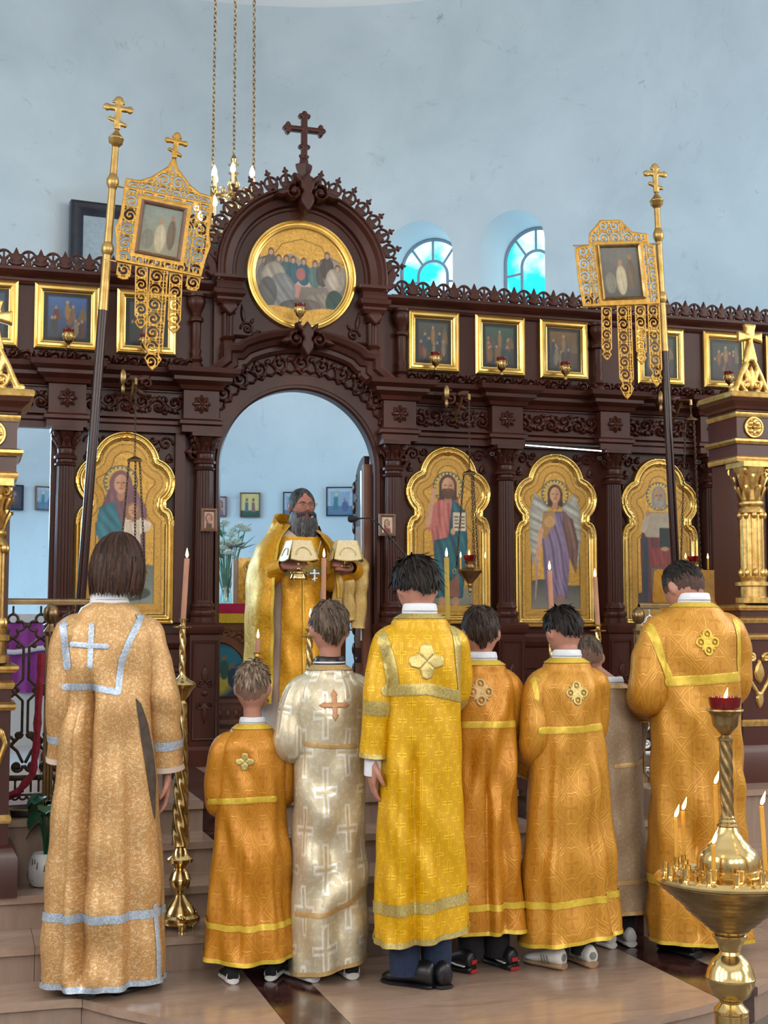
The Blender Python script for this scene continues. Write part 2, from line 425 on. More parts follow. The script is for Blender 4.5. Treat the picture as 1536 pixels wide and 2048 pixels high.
def brocade(name, base, light, dark, pu, pv, kind, rough=.42, metal=.25, spark=.5, sheen=.0):
    m, nt, b = newmat(name, base, rough, metal)
    uv = coord(nt, 'UV'); sp = nt.nodes.new('ShaderNodeSeparateXYZ'); nt.links.new(uv, sp.inputs[0])
    w = noise(nt, uv, 7, 2); wob = (w-.5)*.010
    u = (Ex(nt, sp.outputs[0])+wob)/pu; v = (Ex(nt, sp.outputs[1])+wob)/pv
    x1 = u.fr()-.5; y1 = v.fr()-.5; x2 = (u+.5).fr()-.5; y2 = (v+.5).fr()-.5
    m1 = x1.ab()+y1.ab(); m2 = x2.ab()+y2.ab(); sel = m1.lt(.5)
    inv = sel*-1+1.
    x = x1*sel+x2*inv; y = y1*sel+y2*inv; mm = m1.mn(m2)
    ax, ay = x.ab(), y.ab()
    rr = (x*x+y*y).op('SQRT')
    if kind == 'medallion':
        an = y.op('ARCTAN2', x); sc = (an*8.).op('COSINE')*.018; r2 = rr+sc
        cr1 = (ax*-1+.014+ay*.26).mn(ay*-1+.20); cr2 = (ay*-1+.014+ax*.26).mn(ax*-1+.17)
        ring = ((mm-.455).ab()*-1)+.012; ring2 = ((r2-.285).ab()*-1)+.012; cross = cr1.mx(cr2)
        out = ((cross.ab()*-1)+.010).soft(.010); fl = noise(nt, uv, 60, 3, .6, .8)
        L = ring.mx(ring2).soft(.012); outl = ((r2-.262).ab()*-1+.006).soft(.008)
        pat = L*.75+(r2*-1+.285).soft(.03)*.16+ramp(nt, fl, .52, .60)*.22-cross.soft(.012)*.45+out*.25-outl*.6
    elif kind == 'cross':
        cr1 = (ax*-1+.045).mn(ay*-1+.30); cr2 = (ay*-1+.04).mn(ax*-1+.24)
        cr = cr1.mx(cr2); out = ((cr.ab()*-1)+.020).soft(.014)
        fill = cr.soft(.012); dots = noise(nt, uv, 42, 2)
        key = ramp(nt, dots, .52, .58)
        pat = out*.9+key*.28-fill*.25
    elif kind == 'damask':
        a = noise(nt, uv, 26, 4, .6, 2.2); bb = noise(nt, uv, 90, 3, .6, 1.); e = (a-.52).ab()*-1+.018
        pat = e.soft(.014)*.8+ramp(nt, a, .56, .60)*.4+ramp(nt, bb, .54, .60)*.18-ramp(nt, a, .42, .38)*.35
    else:                                             # fine all-over damask
        a = noise(nt, uv, 85, 3, .6, 1.2); bb = noise(nt, uv, 260, 2)
        pat = ramp(nt, a, .49, .60)*.6+ramp(nt, bb, .5, .62)*.35-.12
    th = nt.nodes.new('ShaderNodeTexWave'); nt.links.new(uv, th.inputs[0]); th.inputs['Scale'].default_value = 300
    gl = noise(nt, uv, 240, 2)
    pos = pat.mx(0.).mn(1.); ng = (pat.neg()).mx(0.).mn(1.)
    c = mixc(nt, pos, base, light); c = mixc(nt, ng, c, dark); c = mixc(nt, ramp(nt, gl, .55, .75)*spark*.5, c, light)
    nt.links.new(c, b.inputs['Base Color'])
    nt.links.new((pos*-.16+rough).o, b.inputs['Roughness'])
    bump(nt, b, pat+gl*.3, .0009, .5)
    b.inputs['Sheen Weight'].default_value = sheen; b.inputs['Sheen Roughness'].default_value = .4
    return m
M['r_server'] = brocade('pale_gold_damask', (.54, .285, .095), (.84, .64, .38), (.44, .21, .055), .1, .12, 'fine', .42, .3, .8)
M['r_orange'] = brocade('amber_medallion_brocade', (.53, .20, .010), (.68, .32, .03), (.34, .115, .008), .155, .20, 'medallion', .42, .25, .3)
M['r_amber'] = brocade('golden_medallion_brocade', (.545, .235, .020), (.72, .37, .05), (.36, .135, .012), .17, .22, 'medallion', .42, .25, .35)
M['r_yellow'] = brocade('vivid_yellow_cross_brocade', (.66, .35, .002), (.86, .54, .01), (.48, .21, .002), .085, .13, 'cross', .45, .2, .3)
M['r_silver'] = brocade('silver_gold_cross_brocade', (.58, .50, .34), (.86, .83, .74), (.50, .36, .13), .24, .30, 'cross', .36, .32, .8)
M['r_beige'] = brocade('beige_brocade', (.36, .25, .15), (.52, .40, .27), (.27, .18, .10), .2, .26, 'fine', .5, .15, .4)
M['r_priest'] = brocade('saffron_brocade', (.72, .30, .004), (.95, .55, .03), (.48, .16, .003), .12, .15, 'damask', .38, .3, .4)
M['r_priest2'] = brocade('pale_gold_lining', (.60, .38, .10), (.80, .62, .30), (.42, .24, .05), .1, .12, 'damask', .38, .3, .5)
M['veil'] = brocade('cream_gold_veil', (.74, .58, .32), (.88, .78, .56), (.58, .40, .15), .05, .05, 'fine', .45, .15, .4)

# clear things
def glass(name, col, tr=.85, rough=.03):
    m = bpy.data.materials.new(name); m.use_nodes = True; nt = m.node_tree; nt.nodes.clear()
    o = nt.nodes.new('ShaderNodeOutputMaterial'); mx = nt.nodes.new('ShaderNodeMixShader'); t = nt.nodes.new('ShaderNodeBsdfTransparent'); g = nt.nodes.new('ShaderNodeBsdfGlossy')
    t.inputs[0].default_value = (*col, 1); g.inputs[0].default_value = (1, 1, 1, 1); g.inputs[1].default_value = rough; mx.inputs[0].default_value = 1-tr
    nt.links.new(t.outputs[0], mx.inputs[1]); nt.links.new(g.outputs[0], mx.inputs[2]); nt.links.new(mx.outputs[0], o.inputs[0]); return m
M['pane'] = glass('window_glass', (.93, .98, 1.), .94)
M['lens'] = glass('spectacle_lens', (.93, .93, .93), .975)
M['vase'] = glass('green_glass', (.72, .9, .85), .85)
m_, nt_, b_ = newmat('ruby_glass', (.30, .002, .008), .06); b_.inputs['Transmission Weight'].default_value = .7; b_.inputs['Emission Color'].default_value = (.5, .0, .01, 1); b_.inputs['Emission Strength'].default_value = .02
M['ruby'] = m_
# painted panels: colour stored per vertex, alpha = how much of it is gold leaf
m_, nt_, b_ = newmat('painted_panel', (.5, .5, .5), .42)
at_ = nt_.nodes.new('ShaderNodeAttribute'); at_.attribute_name = 'paint'; 
al_ = Ex(nt_, at_.outputs['Alpha']); nt_.links.new((al_*.45).o, b_.inputs['Metallic']); nt_.links.new((al_*-.08+.45).o, b_.inputs['Roughness'])
tn_ = noise(nt_, coord(nt_, 'Object'), 90, 3, .6, 1.5); bump(nt_, b_, tn_*al_, .003, .6)
t2_ = noise(nt_, coord(nt_, 'Object'), 75, 4, .7, 2.5); t3_ = noise(nt_, coord(nt_, 'Object'), 30, 4, .6); dk_ = ramp(nt_, t2_, .47, .56)*al_*.6; c_ = mixc(nt_, dk_, at_.outputs['Color'], (.16, .085, .02)); c_ = mixc(nt_, (al_*-1+1.)*ramp(nt_, t3_, .4, .7)*.22, c_, (.05, .04, .035)); nt_.links.new(c_, b_.inputs['Base Color'])
M['paint'] = m_
# ------------------------------------------------------------------ the place: apse wall, windows, nave, steps
WIN = [(onApse(838, 500), 'w'), (onApse(1024, 500), 'w')]
WANG = [math.atan2(p[0]-APX, p[1]-APY) for p, _ in WIN]
W_HALF, W_TOP, W_SILL, W_SPR = .345, 4.88, 3.25, 4.535
def apse_pt(th, z, R=APR): return (APX+R*math.sin(th), APY+R*math.cos(th), z)
def f_win(U, Z, u0):
    return np.minimum(np.where(Z > W_SPR, W_HALF-np.hypot(U-u0, Z-W_SPR), W_HALF-np.abs(U-u0)), Z-W_SILL)
def apse_field(U, Z):
    out = np.full(U.shape, .5)
    for a in WANG: out = np.minimum(out, -f_win(U, Z, a*APR))
    return out
mb = MB(); mb.relief(apse_field, -95/180*PI*APR, 95/180*PI*APR, -.02, 7.2, .06, 0, 1, fn=lambda u, y, z: apse_pt(u/APR, z))
mb.f = [f[::-1] for f in mb.f]
struct('wall_apse', mb, M['plaster'], 'curved whitewashed apse wall behind the altar screen', 60)
# springing ledge and half dome over the apse
mb = MB(); prof = [(0, 7.16), (-.05, 7.2), (-.08, 7.27), (-.14, 7.3), (-.14, 7.36), (0, 7.4)]
n = 60
vs = []; fs = []
for i in range(n+1):
    th = math.radians(-95+190*i/n)
    for (o, z) in prof: vs.append(apse_pt(th, z, APR+o))
m_ = len(prof)
for i in range(n):
    for j in range(m_-1): fs.append((i*m_+j, i*m_+j+1, (i+1)*m_+j+1, (i+1)*m_+j))
mb.add(vs, fs); struct('trim_1', mb, M['plaster_in'], 'plaster ledge at the foot of the apse half dome')
mb = MB(); vs = []; fs = []; nz = 14
for i in range(n+1):
    th = math.radians(-95+190*i/n)
    for j in range(nz+1):
        e = PI/2*j/nz; vs.append((APX+APR*math.sin(th)*math.cos(e), APY+APR*math.cos(th)*math.cos(e), 7.3+APR*.9*math.sin(e)))
for i in range(n):
    for j in range(nz): fs.append((i*(nz+1)+j, i*(nz+1)+j+1, (i+1)*(nz+1)+j+1, (i+1)*(nz+1)+j))
mb.add(vs, fs); struct('ceiling_apse', mb, M['plaster'], 'half dome over the altar apse', 80)

# the two arched windows: reveal, glazing bars, panes
for wi, a in enumerate(WANG):
    root = bpy.data.objects.new('window_%d' % (wi+1), None); link(root, None, apse_pt(a, W_SILL))
    tag(root, ['arched apse window beside the carved gable of the altar screen', 'arched apse window farther from the carved gable'][wi], None, kind='structure')
    DEP = .66; u0 = a*APR
    outl = [(-W_HALF, W_SILL)]+[(p[0], p[1]) for p in arc(0, W_SPR, W_HALF, 180, 0, 30)]+[(W_HALF, W_SILL)]
    ca, sa = math.cos(a), math.sin(a)
    def wp(u, d, z):                                     # window-local: u along wall, d outward
        return (APX+(APR+d)*sa+u*ca, APY+(APR+d)*ca-u*sa, z)
    mb = MB(); vs = []; fs = []; k = len(outl)
    for (u, z) in outl:
        th = a+u/APR; vs.append(apse_pt(th, z, APR-.001)); vs.append(wp(u, DEP, z))
    for i in range(k): j = (i+1) % k; fs.append((2*i, 2*i+1, 2*j+1, 2*j))
    mb.add(vs, fs); obj('window_reveal', mb, M['plaster_in'], root, ang=30)
    def bar(pts, r): 
        mb = MB(); mb.tube([wp(u, DEP-.02, z) for u, z in pts], r, 6); obj('glazing_bar', mb, M['frame_bar'], root)
    if 'frame_bar' not in M: M['frame_bar'] = vary('grey_painted_bars', (.30, .38, .46), (.26, .33, .4), 10, .5)
    bar([(-W_HALF+.01, W_SILL)]+arc(0, W_SPR, W_HALF-.01, 180, 0, 28)+[(W_HALF-.01, W_SILL)], .022)
    ri = .155; zi = W_SPR-.05
    bar([(-ri, W_SILL)]+arc(0, zi, ri, 180, 0, 18)+[(ri, W_SILL)], .016)
    for dg in (90, 47, 133):
        c, s_ = math.cos(math.radians(dg)), math.sin(math.radians(dg))
        bar([(ri*c, zi+ri*s_), (W_HALF*c*.98, W_SPR+W_HALF*s_*.98)], .013)
    for z in (4.40, 3.9):
        bar([(-W_HALF, z), (-ri, z+.02)], .013); bar([(ri, z+.02), (W_HALF, z)], .013)
    bar([(-ri, 3.9), (ri, 3.9)], .013)
    # panes: centre light, side lights, fan lights
    def pane(poly):
        mb = MB(); mb.add([wp(u, DEP-.02, z) for u, z in poly], [tuple(range(len(poly)))]); obj('pane', mb, M['pane'], root)
    pane([(-ri, 3.9)]+arc(0, zi, ri, 180, 0, 16)+[(ri, 3.9)])
    pane([(-ri, W_SILL), (-ri, 3.9), (ri, 3.9), (ri, W_SILL)])
    for sg in (-1, 1):
        for z0, z1 in ((W_SILL, 3.9), (3.9, 4.40)): pane([(sg*ri, z0), (sg*ri, z1), (sg*W_HALF, z1), (sg*W_HALF, z0)])
    lim = [(0, -8), (47, 47), (90, 90), (133, 133), (180, 188)]
    seq = [2, 47, 90, 133, 178]
    for q in range(4):
        A = arc(0, W_SPR, W_HALF, seq[q], seq[q+1], 8); B = arc(0, zi, ri, seq[q], seq[q+1], 8)[::-1]
        if q == 0: A = [(W_HALF, 4.4)]+A; B = B+[(ri, 4.42)]
        if q == 3: A = A+[(-W_HALF, 4.4)]; B = [(-ri, 4.42)]+B
        pane(A+B)

# nave walls (solid, without windows), chancel arch wall, ceiling
def wallbox(name, x0, x1, y0, y1, z0, z1, lab):
    mb = MB(); mb.box(x0, x1, y0, y1, z0, z1); struct(name, mb, M['plaster_in'], lab)
wallbox('wall_left', NAVE_L-.3, NAVE_L, NAVE_B, .9, -.7, NAVE_H, 'white side wall of the nave on the plant side')
wallbox('wall_right', NAVE_R, NAVE_R+.3, NAVE_B, .9, -.7, NAVE_H, 'white side wall of the nave on the lectern side')
wallbox('wall_back', NAVE_L, NAVE_R, NAVE_B-.3, NAVE_B, -.7, NAVE_H, 'white rear wall of the nave')
mb = MB(); mb.box(NAVE_L, APX-APR, .6, .9, -.7, 11.5); mb.box(APX+APR, NAVE_R, .6, .9, -.7, 11.5)
mb.box(APX-APR, APX+APR, .3, .45, 7.6, 11.5)
struct('wall_chancel', mb, M['plaster_in'], 'white wall on both sides of the apse opening')
mb = MB(); mb.box(NAVE_L, NAVE_R, NAVE_B, .9, NAVE_H, NAVE_H+.2); struct('ceiling', mb, M['plaster_in'], 'white nave ceiling')
mb = MB(); mb.box(NAVE_L, NAVE_R, NAVE_B, 0, -.9, -.70); struct('floor', mb, M['floor_tile'], 'grey stone nave floor below the marble steps')
mb = MB(); mb.box(NAVE_L, NAVE_R, .08, 5.2, -.2, 0.0); struct('floor_altar', mb, M['altar_floor'], 'pale floor of the altar behind the screen')

# steps -------------------------------------------------------------------------------------------------
AMB = (2.03, -2.07, 1.83)
XL, XR = -5.98, 9.98
STRIPES = [(1.125, 1.345), (2.765, 2.995)]
PLAT_L, PLAT_R = .62, 3.42                     # the solea comes forward beyond these, two steps high
steps = bpy.data.objects.new('steps', None); link(steps, None, (2.03, -2.5, -.7)); tag(steps, 'broad beige marble steps with dark red marble strips', None, kind='structure')
def fedge(x, base=-3.0, circ=False, inset=0.):
    if circ and abs(x-AMB[0]) < AMB[2]-inset:
        return min(base+inset, AMB[1]-math.sqrt((AMB[2]-inset)**2-(x-AMB[0])**2))
    return base+inset
def cuts(x0, x1, extra=()):
    cs = {x0, x1}
    for a, b in STRIPES: cs |= {a, b}
    for e in extra: cs.add(e)
    return sorted(c for c in cs if x0 <= c <= x1)
def is_dark(x): return any(a < x < b for a, b in STRIPES)
def step(z, base, back, circ=False, x0=XL, x1=XR, riser=.14, extra=()):
    cs = cuts(x0, x1, extra)
    for a, b in zip(cs, cs[1:]):
        dark = is_dark((a+b)/2)
        n = max(1, int((b-a)/.05)) if circ else 1
        xs = [a+.001+(b-a-.002)*i/n for i in range(n+1)]
        poly = [(x, fedge(x, base, circ)) for x in xs]+[(b-.001, back), (a+.001, back)]
        mb = MB(); mb.slab(poly, z-.032, z); obj('tread_slab', mb, M['marble_dark' if dark else 'marble'], steps, ang=25)
        poly = [(x, fedge(x, base, circ, .022)) for x in xs]+[(x, fedge(x, base, circ, .06)) for x in xs[::-1]]
        mb = MB(); mb.slab(poly, z-riser, z-.033); obj('riser_slab', mb, M['marble_dark' if dark else 'marble_riser'], steps, ang=25)
ex = [-4.5, -3.2, -1.9, -.6, .463, 3.597, 4.6, 5.9, 7.2, 8.6]
ex2 = [-4, -2.5, -1.1, .30, .66, 2.06, 3.35, 3.9, 5.2, 6.6, 8]
step(-.56, -3.0, -2.66, True, extra=ex)
step(-.42, -2.72, -2.36, extra=ex2)
step(-.28, -2.41, -2.05, extra=[e+.17 for e in ex2])
step(-.14, -2.10, -1.75, x0=PLAT_L, x1=PLAT_R, extra=(2.06,))
step(0, -1.80, .08, x0=PLAT_L, x1=PLAT_R, extra=(2.06,))
for a, b, lab in ((XL, PLAT_L, 0), (PLAT_R, XR, 1)):
    step(0, -2.15, .08, x0=a, x1=b, riser=.28, extra=[-4, -2.5, -1.2, -.05, 4.4, 5.5, 7])
    e = b-.002 if lab == 0 else a+.002
    mb = MB(); mb.box(min(e, e+(-.04 if lab == 0 else .04)), max(e, e+(-.04 if lab == 0 else .04)), -2.12, -1.8, -.28, -.033); obj('riser_slab', mb, M['marble_riser'], steps)
# ------------------------------------------------------------------ altar screen (iconostasis)
AX = 2.015
ICO = thing('altar_screen', 'tall dark carved wooden icon screen with arched central gateway', 'altar screen', (AX, 0, 0))
W = M['wood']
COLX = [.56, 1.40, 2.625, 3.41, 4.20, 4.965, 5.75]
DR, DZ = .505, 1.845                                # royal doorway radius and springing height
def ip(name, mb, mat=None, parent=None, at=(0, 0, 0), ang=35, rot=None): return obj(name, mb, mat or W, parent or ICO, at, ang, rot)
# the wall of the screen with the three doorways
def f_door(X, Z): return np.where(Z > DZ, DR-np.hypot(X-AX, Z-DZ), DR-np.abs(X-AX))
def f_screen(X, Z):
    d = umax(f_door(X, Z), f_rect(X, Z, -.40, .478, -1, 2.075))
    return np.minimum(f_rect(X, Z, -1.0, 6.4, 0, 2.97), -d)
mb = MB(); mb.relief(f_screen, -1.02, 6.42, -.03, 3.0, .03, 0, 1, y=.03, back=.06); ip('screen_panel', mb)
# entablature: plan path that breaks forward over every column
prof = [(-.02, 2.035), (.035, 2.035), (.035, 2.075), (.05, 2.085), (.05, 2.105), (.025, 2.12), (.025, 2.295), (.045, 2.30), (.055, 2.325), (.095, 2.35),
        (.095, 2.372), (.135, 2.395), (.14, 2.425), (-.02, 2.43)]
def ress(x0, x1, cols, d0=-.02, d1=-.105, hw=.085):
    p = [(x0, d0)]
    for c in cols: p += [(c-hw, d0), (c-hw, d1), (c+hw, d1), (c+hw, d0)]
    p.append((x1, d0)); return p
for x0, x1, cs in ((-1.0, 1.455, [.56, 1.37]), (2.575, 6.4, [2.66]+COLX[3:])):
    pth = ress(x0, x1, cs)
    if x1 < 2: pth = pth[:-3]+[(1.455, -.105), (1.455, -.02)]
    else: pth = [(2.575, -.02), (2.575, -.105)]+pth[3:]
    mb = MB(); mb.sweep([(x, y) for x, y in pth][::-1], prof, mode='xy'); ip('entablature', mb, ang=25)
# upper register: vine strip, cornice
prof2 = [(-.02, 2.915), (.02, 2.915), (.03, 2.935), (.03, 2.95), (.06, 2.97), (.075, 2.99), (.075, 3.005), (-.06, 3.01)]
for x0, x1 in ((-1.0, 1.45), (2.58, 6.4)):
    mb = MB(); mb.sweep([(x1, 0), (x0, 0)], prof2, mode='xy'); ip('top_cornice', mb, ang=25)
def vine(X, Z, w, h, pitch, th=.007, rr=.42):
    n = max(2, int(round(w/pitch))); p = w/n; out = np.full(X.shape, -9.)
    A = h*.20
    xs = np.linspace(0, w, n*10+1)
    out = f_line(X, Z, [(x, h/2+A*math.sin(PI*x/p)) for x in xs], th*.8)
    for i in range(n):
        cx = (i+.5)*p; sg = 1 if i % 2 == 0 else -1
        sp = spiral(cx, h/2-sg*h*.10, min(p*rr, h*.36), 1.25, sg*PI/2, -sg, 22)
        out = umax(out, f_line(X, Z, sp, th, th*.8), f_circ(X, Z, sp[-1][0], sp[-1][1], th*1.5),
                   f_leaf(X, Z, cx-p*.4, h/2+sg*h*.1, sg*1.0, h*.34, h*.09), f_leaf(X, Z, cx+p*.2, h/2-sg*h*.3, -sg*.4, h*.3, h*.08))
        out = umax(out, f_leaf(X, Z, cx, h/2+sg*h*.12, sg*1.5, h*.3, h*.10), f_leaf(X, Z, cx-p*.1, h/2+sg*h*.2, sg*.5, h*.36, h*.08), f_leaf(X, Z, cx+p*.45, h/2-sg*h*.05, -sg*1.3, h*.34, h*.085), f_leaf(X, Z, cx-p*.45, h/2-sg*h*.1, -sg*1.9, h*.3, h*.08))
    return np.minimum(out, f_rect(X, Z, 0, w, 0, h)+.002)
def vine_panel(name, x0, x1, z0, z1, y, pitch, depth=.018, th=.009):
    w, h = x1-x0, z1-z0
    mb = MB(); mb.relief(lambda X, Z: vine(X-x0, Z-z0, w, h, pitch, th), x0, x1, z0, z1, .0065, depth, th*.9, y=y); ip(name, mb, ang=60)
gaps = [(-.9, .46), (.66, 1.265), (2.765, 3.31), (3.51, 4.10), (4.30, 4.865), (5.065, 5.65)]
for a, b in gaps:
    vine_panel('carved_frieze', a, b, 2.135, 2.28, -.045, .105, .028, .0105)
    mb = MB(); q = .012
    mb.sweep([(a, 2.13), (b, 2.13), (b, 2.285), (a, 2.285)], [(0, 0), (0, .02), (-.008, .02), (-.012, .004)], True, y=-.045); ip('frieze_border', mb, ang=25)
for a, b in ((-.9, .7), (.75, 1.35), (2.72, 3.9), (3.95, 5.0), (5.05, 6.2)):
    vine_panel('carved_vine', a, b, 2.432, 2.515, -.055, .085, .03, .008)
# rosettes over the columns
mb = MB()
def f_ros(X, Z):
    a = np.arctan2(Z, X); r = np.hypot(X, Z); return umax((.052+.007*np.cos(8*a))-r)
mb.relief(f_ros, -.062, .062, -.062, .062, .004, .012, .01)
for k in range(8):
    a = k*PI/4; mb.tube([(.012*math.cos(a), -.014, .012*math.sin(a)), (.032*math.cos(a), -.019, .032*math.sin(a)), (.047*math.cos(a), -.012, .047*math.sin(a))], [.006, .012, .005], 6)
mb.ball((0, -.016, 0), .011, 8, 6)
ros = mesh('rosette', mb, W)
for c in [.56, 1.37, 2.66]+COLX[3:]: ip('rosette', ros, at=(c, -.132, 2.21))
# columns -------------------------------------------------------------------------------------------------
def fl(n, d): return lambda a, z: 1-d*max(0, math.cos(n*a))**2
shaft = MB(); shaft.lathe([(.056, 1.0), (.056, 1.02), (.055, 1.3), (.053, 1.6), (.050, 1.80)], 64, mod=fl(16, .10)); shaft = mesh('column_shaft', shaft, W, 60)
base = MB(); base.lathe([(.082, .865), (.082, .895), (.074, .90), (.082, .915), (.078, .935), (.064, .945), (.064, .955), (.070, .965), (.066, .98), (.058, .99), (.056, 1.0)], 24)
base.lathe([(.069, .86), (.069, .866)], 4); base = mesh('column_base', base, W)
neck = MB(); neck.lathe([(.050, 1.80), (.064, 1.805), (.066, 1.815), (.054, 1.825), (.054, 1.84), (.068, 1.845), (.070, 1.86), (.056, 1.87), (.050, 1.88), (.052, 1.905), (.060, 1.91), (.052, 1.92), (.05, 1.93)], 24); neck = mesh('column_neck', neck, W)
cap = MB(); cap.lathe([(.050, 1.93), (.052, 1.95), (.058, 1.975), (.072, 1.995), (.080, 2.005)], 20)
for k in range(8):
    a = k*PI/4
    pts = [(r*math.cos(a), r*math.sin(a), z) for r, z in ((.052, 1.925), (.060, 1.945), (.074, 1.965), (.082, 1.970), (.080, 1.955))]
    cap.tube(pts, [.010, .018, .017, .010, .004], 6, flat=.5, up=(math.cos(a), math.sin(a), 0))
for k in range(4):
    a = PI/4+k*PI/2; e = (math.cos(a), math.sin(a))
    sp = [(.090+.020*(1-i/16*.8)*math.cos(PI/2-i*.55), 1.992+.020*(1-i/16*.8)*math.sin(PI/2-i*.55)) for i in range(17)]
    cap.tube([(r*e[0], r*e[1], z) for r, z in sp], .0075, 6)
cap.box(-.092, .092, -.092, .092, 2.008, 2.035); cap = mesh('column_capital', cap, W)
for i, c in enumerate(COLX):
    col = ip('column', shaft, at=(c, -.085, 0))
    for nme, me in (('column_base', base), ('column_neck', neck), ('column_capital', cap)): obj(nme, me, W, col, at=(c, -.085, 0))
    # pedestal with moulded panel and carved drop
    mb = MB(); mb.box(c-.092, c+.092, -.175, .0, 0, .865)
    mb.sweep([(c+.092, 0.0), (c+.092, -.175), (c-.092, -.175), (c-.092, 0.0)], [(0, 0), (.025, 0), (.025, .10), (.015, .12), (.0, .13)], mode='xy')
    mb.sweep([(c+.092, 0.0), (c+.092, -.175), (c-.092, -.175), (c-.092, 0.0)], [(0, .79), (.012, .80), (.02, .82), (.02, .85), (0, .865)], mode='xy')
    ped = ip('pedestal', mb, ang=25)
    mb = MB(); mb.sweep([(c-.065, .17), (c+.065, .17), (c+.065, .74), (c-.065, .74)], [(0, 0), (0, .010), (-.010, .012), (-.016, 0)], True, y=-.175)
    obj('pedestal_moulding', mb, W, ped, ang=25)
    def f_drop(X, Z):
        x, z = X-c, Z-.42; o = f_circ(x, z, 0, .02, .02)
        for s in (-1, 1):
            o = umax(o, f_line(x, z, spiral(s*.026, .08, .024, 1.2, -PI/2, s), .006), f_line(x, z, spiral(s*.026, -.06, .022, 1.2, PI/2, -s), .006))
        return umax(o, f_leaf(x, z, 0, .08, PI/2, .11, .02), f_leaf(x, z, 0, -.03, -PI/2, .14, .018))
    mb = MB(); mb.relief(f_drop, c-.06, c+.06, .2, .68, .006, .012, .008, y=-.175); obj('carved_drop', mb, W, ped, ang=60)
# slim pilaster beside the doorway and dado panels
for c in (1.255, 2.79, 3.235):
    pass
mb = MB(); mb.box(1.225, 1.285, -.05, 0, .865, 2.035); ip('pilaster', mb)
for a, b in ((.66, 1.30), (2.73, 3.31), (3.51, 4.10), (4.30, 4.86), (5.07, 5.65)):
    mb = MB(); mb.box(a-.02, b+.02, -.05, 0, 0, .80); mb.sweep([(b+.02, -.05), (a-.02, -.05)], [(0, 0), (.02, 0), (.02, .09), (0, .12)], mode='xy')
    mb.sweep([(b+.02, -.05), (a-.02, -.05)], [(0, .70), (.015, .71), (.03, .74), (.03, .77), (.02, .79), (0, .80)], mode='xy')
    mb.sweep([(b+.02, -.05), (a-.02, -.05)], [(0, .56), (.012, .565), (.012, .59), (0, .60)], mode='xy')
    d = ip('dado', mb, ang=25)
    m = .06
    mb = MB(); mb.sweep([(a+m, .18), (b-m, .18), (b-m, .50), (a+m, .50)], [(0, 0), (0, .015), (-.02, .018), (-.03, 0)], True, y=-.05); obj('dado_moulding', mb, W, d, ang=25)
    cx = (a+b)/2
    mb = MB()
    for k in range(7):
        x = cx-.09+k*.03; mb.tube([(x, -.05, .22), (x, -.06, .40), (x, -.05, .46)], [.012, .012, .006], 6)
    obj('carved_flutes', mb, W, d)
# carved spandrels above the large icons
for a, b, c in ((.66, 1.225, .93), (2.735, 3.31, 3.03), (3.51, 4.10, 3.80), (4.30, 4.865, 4.575)):
    for s in (-1, 1):
        x0 = c+s*.155; x1 = a if s < 0 else b
        lo, hi = min(x0, x1), max(x0, x1)
        def f_sp(X, Z):
            x, z = (X-x1)*(-s), 2.025-Z
            o = umax(f_line(x, z, spiral(.055, .055, .045, 1.4, PI, 1), .008), f_line(x, z, spiral(.13, .035, .03, 1.2, PI, -1), .007), f_line(x, z, spiral(.028, .15, .026, 1.3, -PI/2, 1), .007),
                     f_leaf(x, z, .01, .2, PI/2, .08, .012), f_leaf(x, z, .09, .075, .9, .07, .014), f_leaf(x, z, .03, .11, 1.2, .07, .013))
            return np.minimum(o, np.minimum(x, z))
        mb = MB(); mb.relief(f_sp, lo-.02, hi+.02, 1.72, 2.03, .0065, .018, .008, y=-.002); ip('carved_spandrel', mb, ang=60)
# royal doorway arch ---------------------------------------------------------------------------------------
jamb = [(AX-DR, 0), (AX-DR, DZ)]+arc(AX, DZ, DR, 180, 0, 40)[1:-1]+[(AX+DR, DZ), (AX+DR, 0)]
mb = MB(); mb.sweep(jamb, [(0, -.02), (0, .03), (.012, .045), (.03, .045), (.04, .03), (.062, .03), (.07, .015), (.072, -.02)]); ip('doorway_moulding', mb, ang=30)
def f_arcband(X, Z):
    r = np.hypot(X-AX, Z-DZ); a = np.arctan2(Z-DZ, X-AX); n = 15; t = a/PI*n; k = np.floor(t); loc = (t-k-.5)*PI/n*.66; rr = r-.665
    o = umax(f_ring(loc, rr, 0, .004, .040, .009), f_circ(loc, rr, 0, .01, .018), f_line(loc, rr, [(-.07, -.055), (-.03, -.035), (0, -.06), (.03, -.035), (.07, -.055)], .008),
             f_leaf(loc, rr, 0, .02, PI/2, .06, .016), f_circ(loc, rr, -.068, .035, .018), f_circ(loc, rr, .068, .035, .018), f_line(loc, rr, [(-.07, .035), (-.035, -.01)], .007), f_line(loc, rr, [(.07, .035), (.035, -.01)], .007))
    return np.minimum(o, np.minimum(Z-DZ-.02, .075-np.abs(rr)))
mb = MB(); mb.relief(f_arcband, AX-.78, AX+.78, DZ, DZ+.78, .0065, .02, .009, y=-.055, back=.03); ip('carved_arch_band', mb, ang=60)
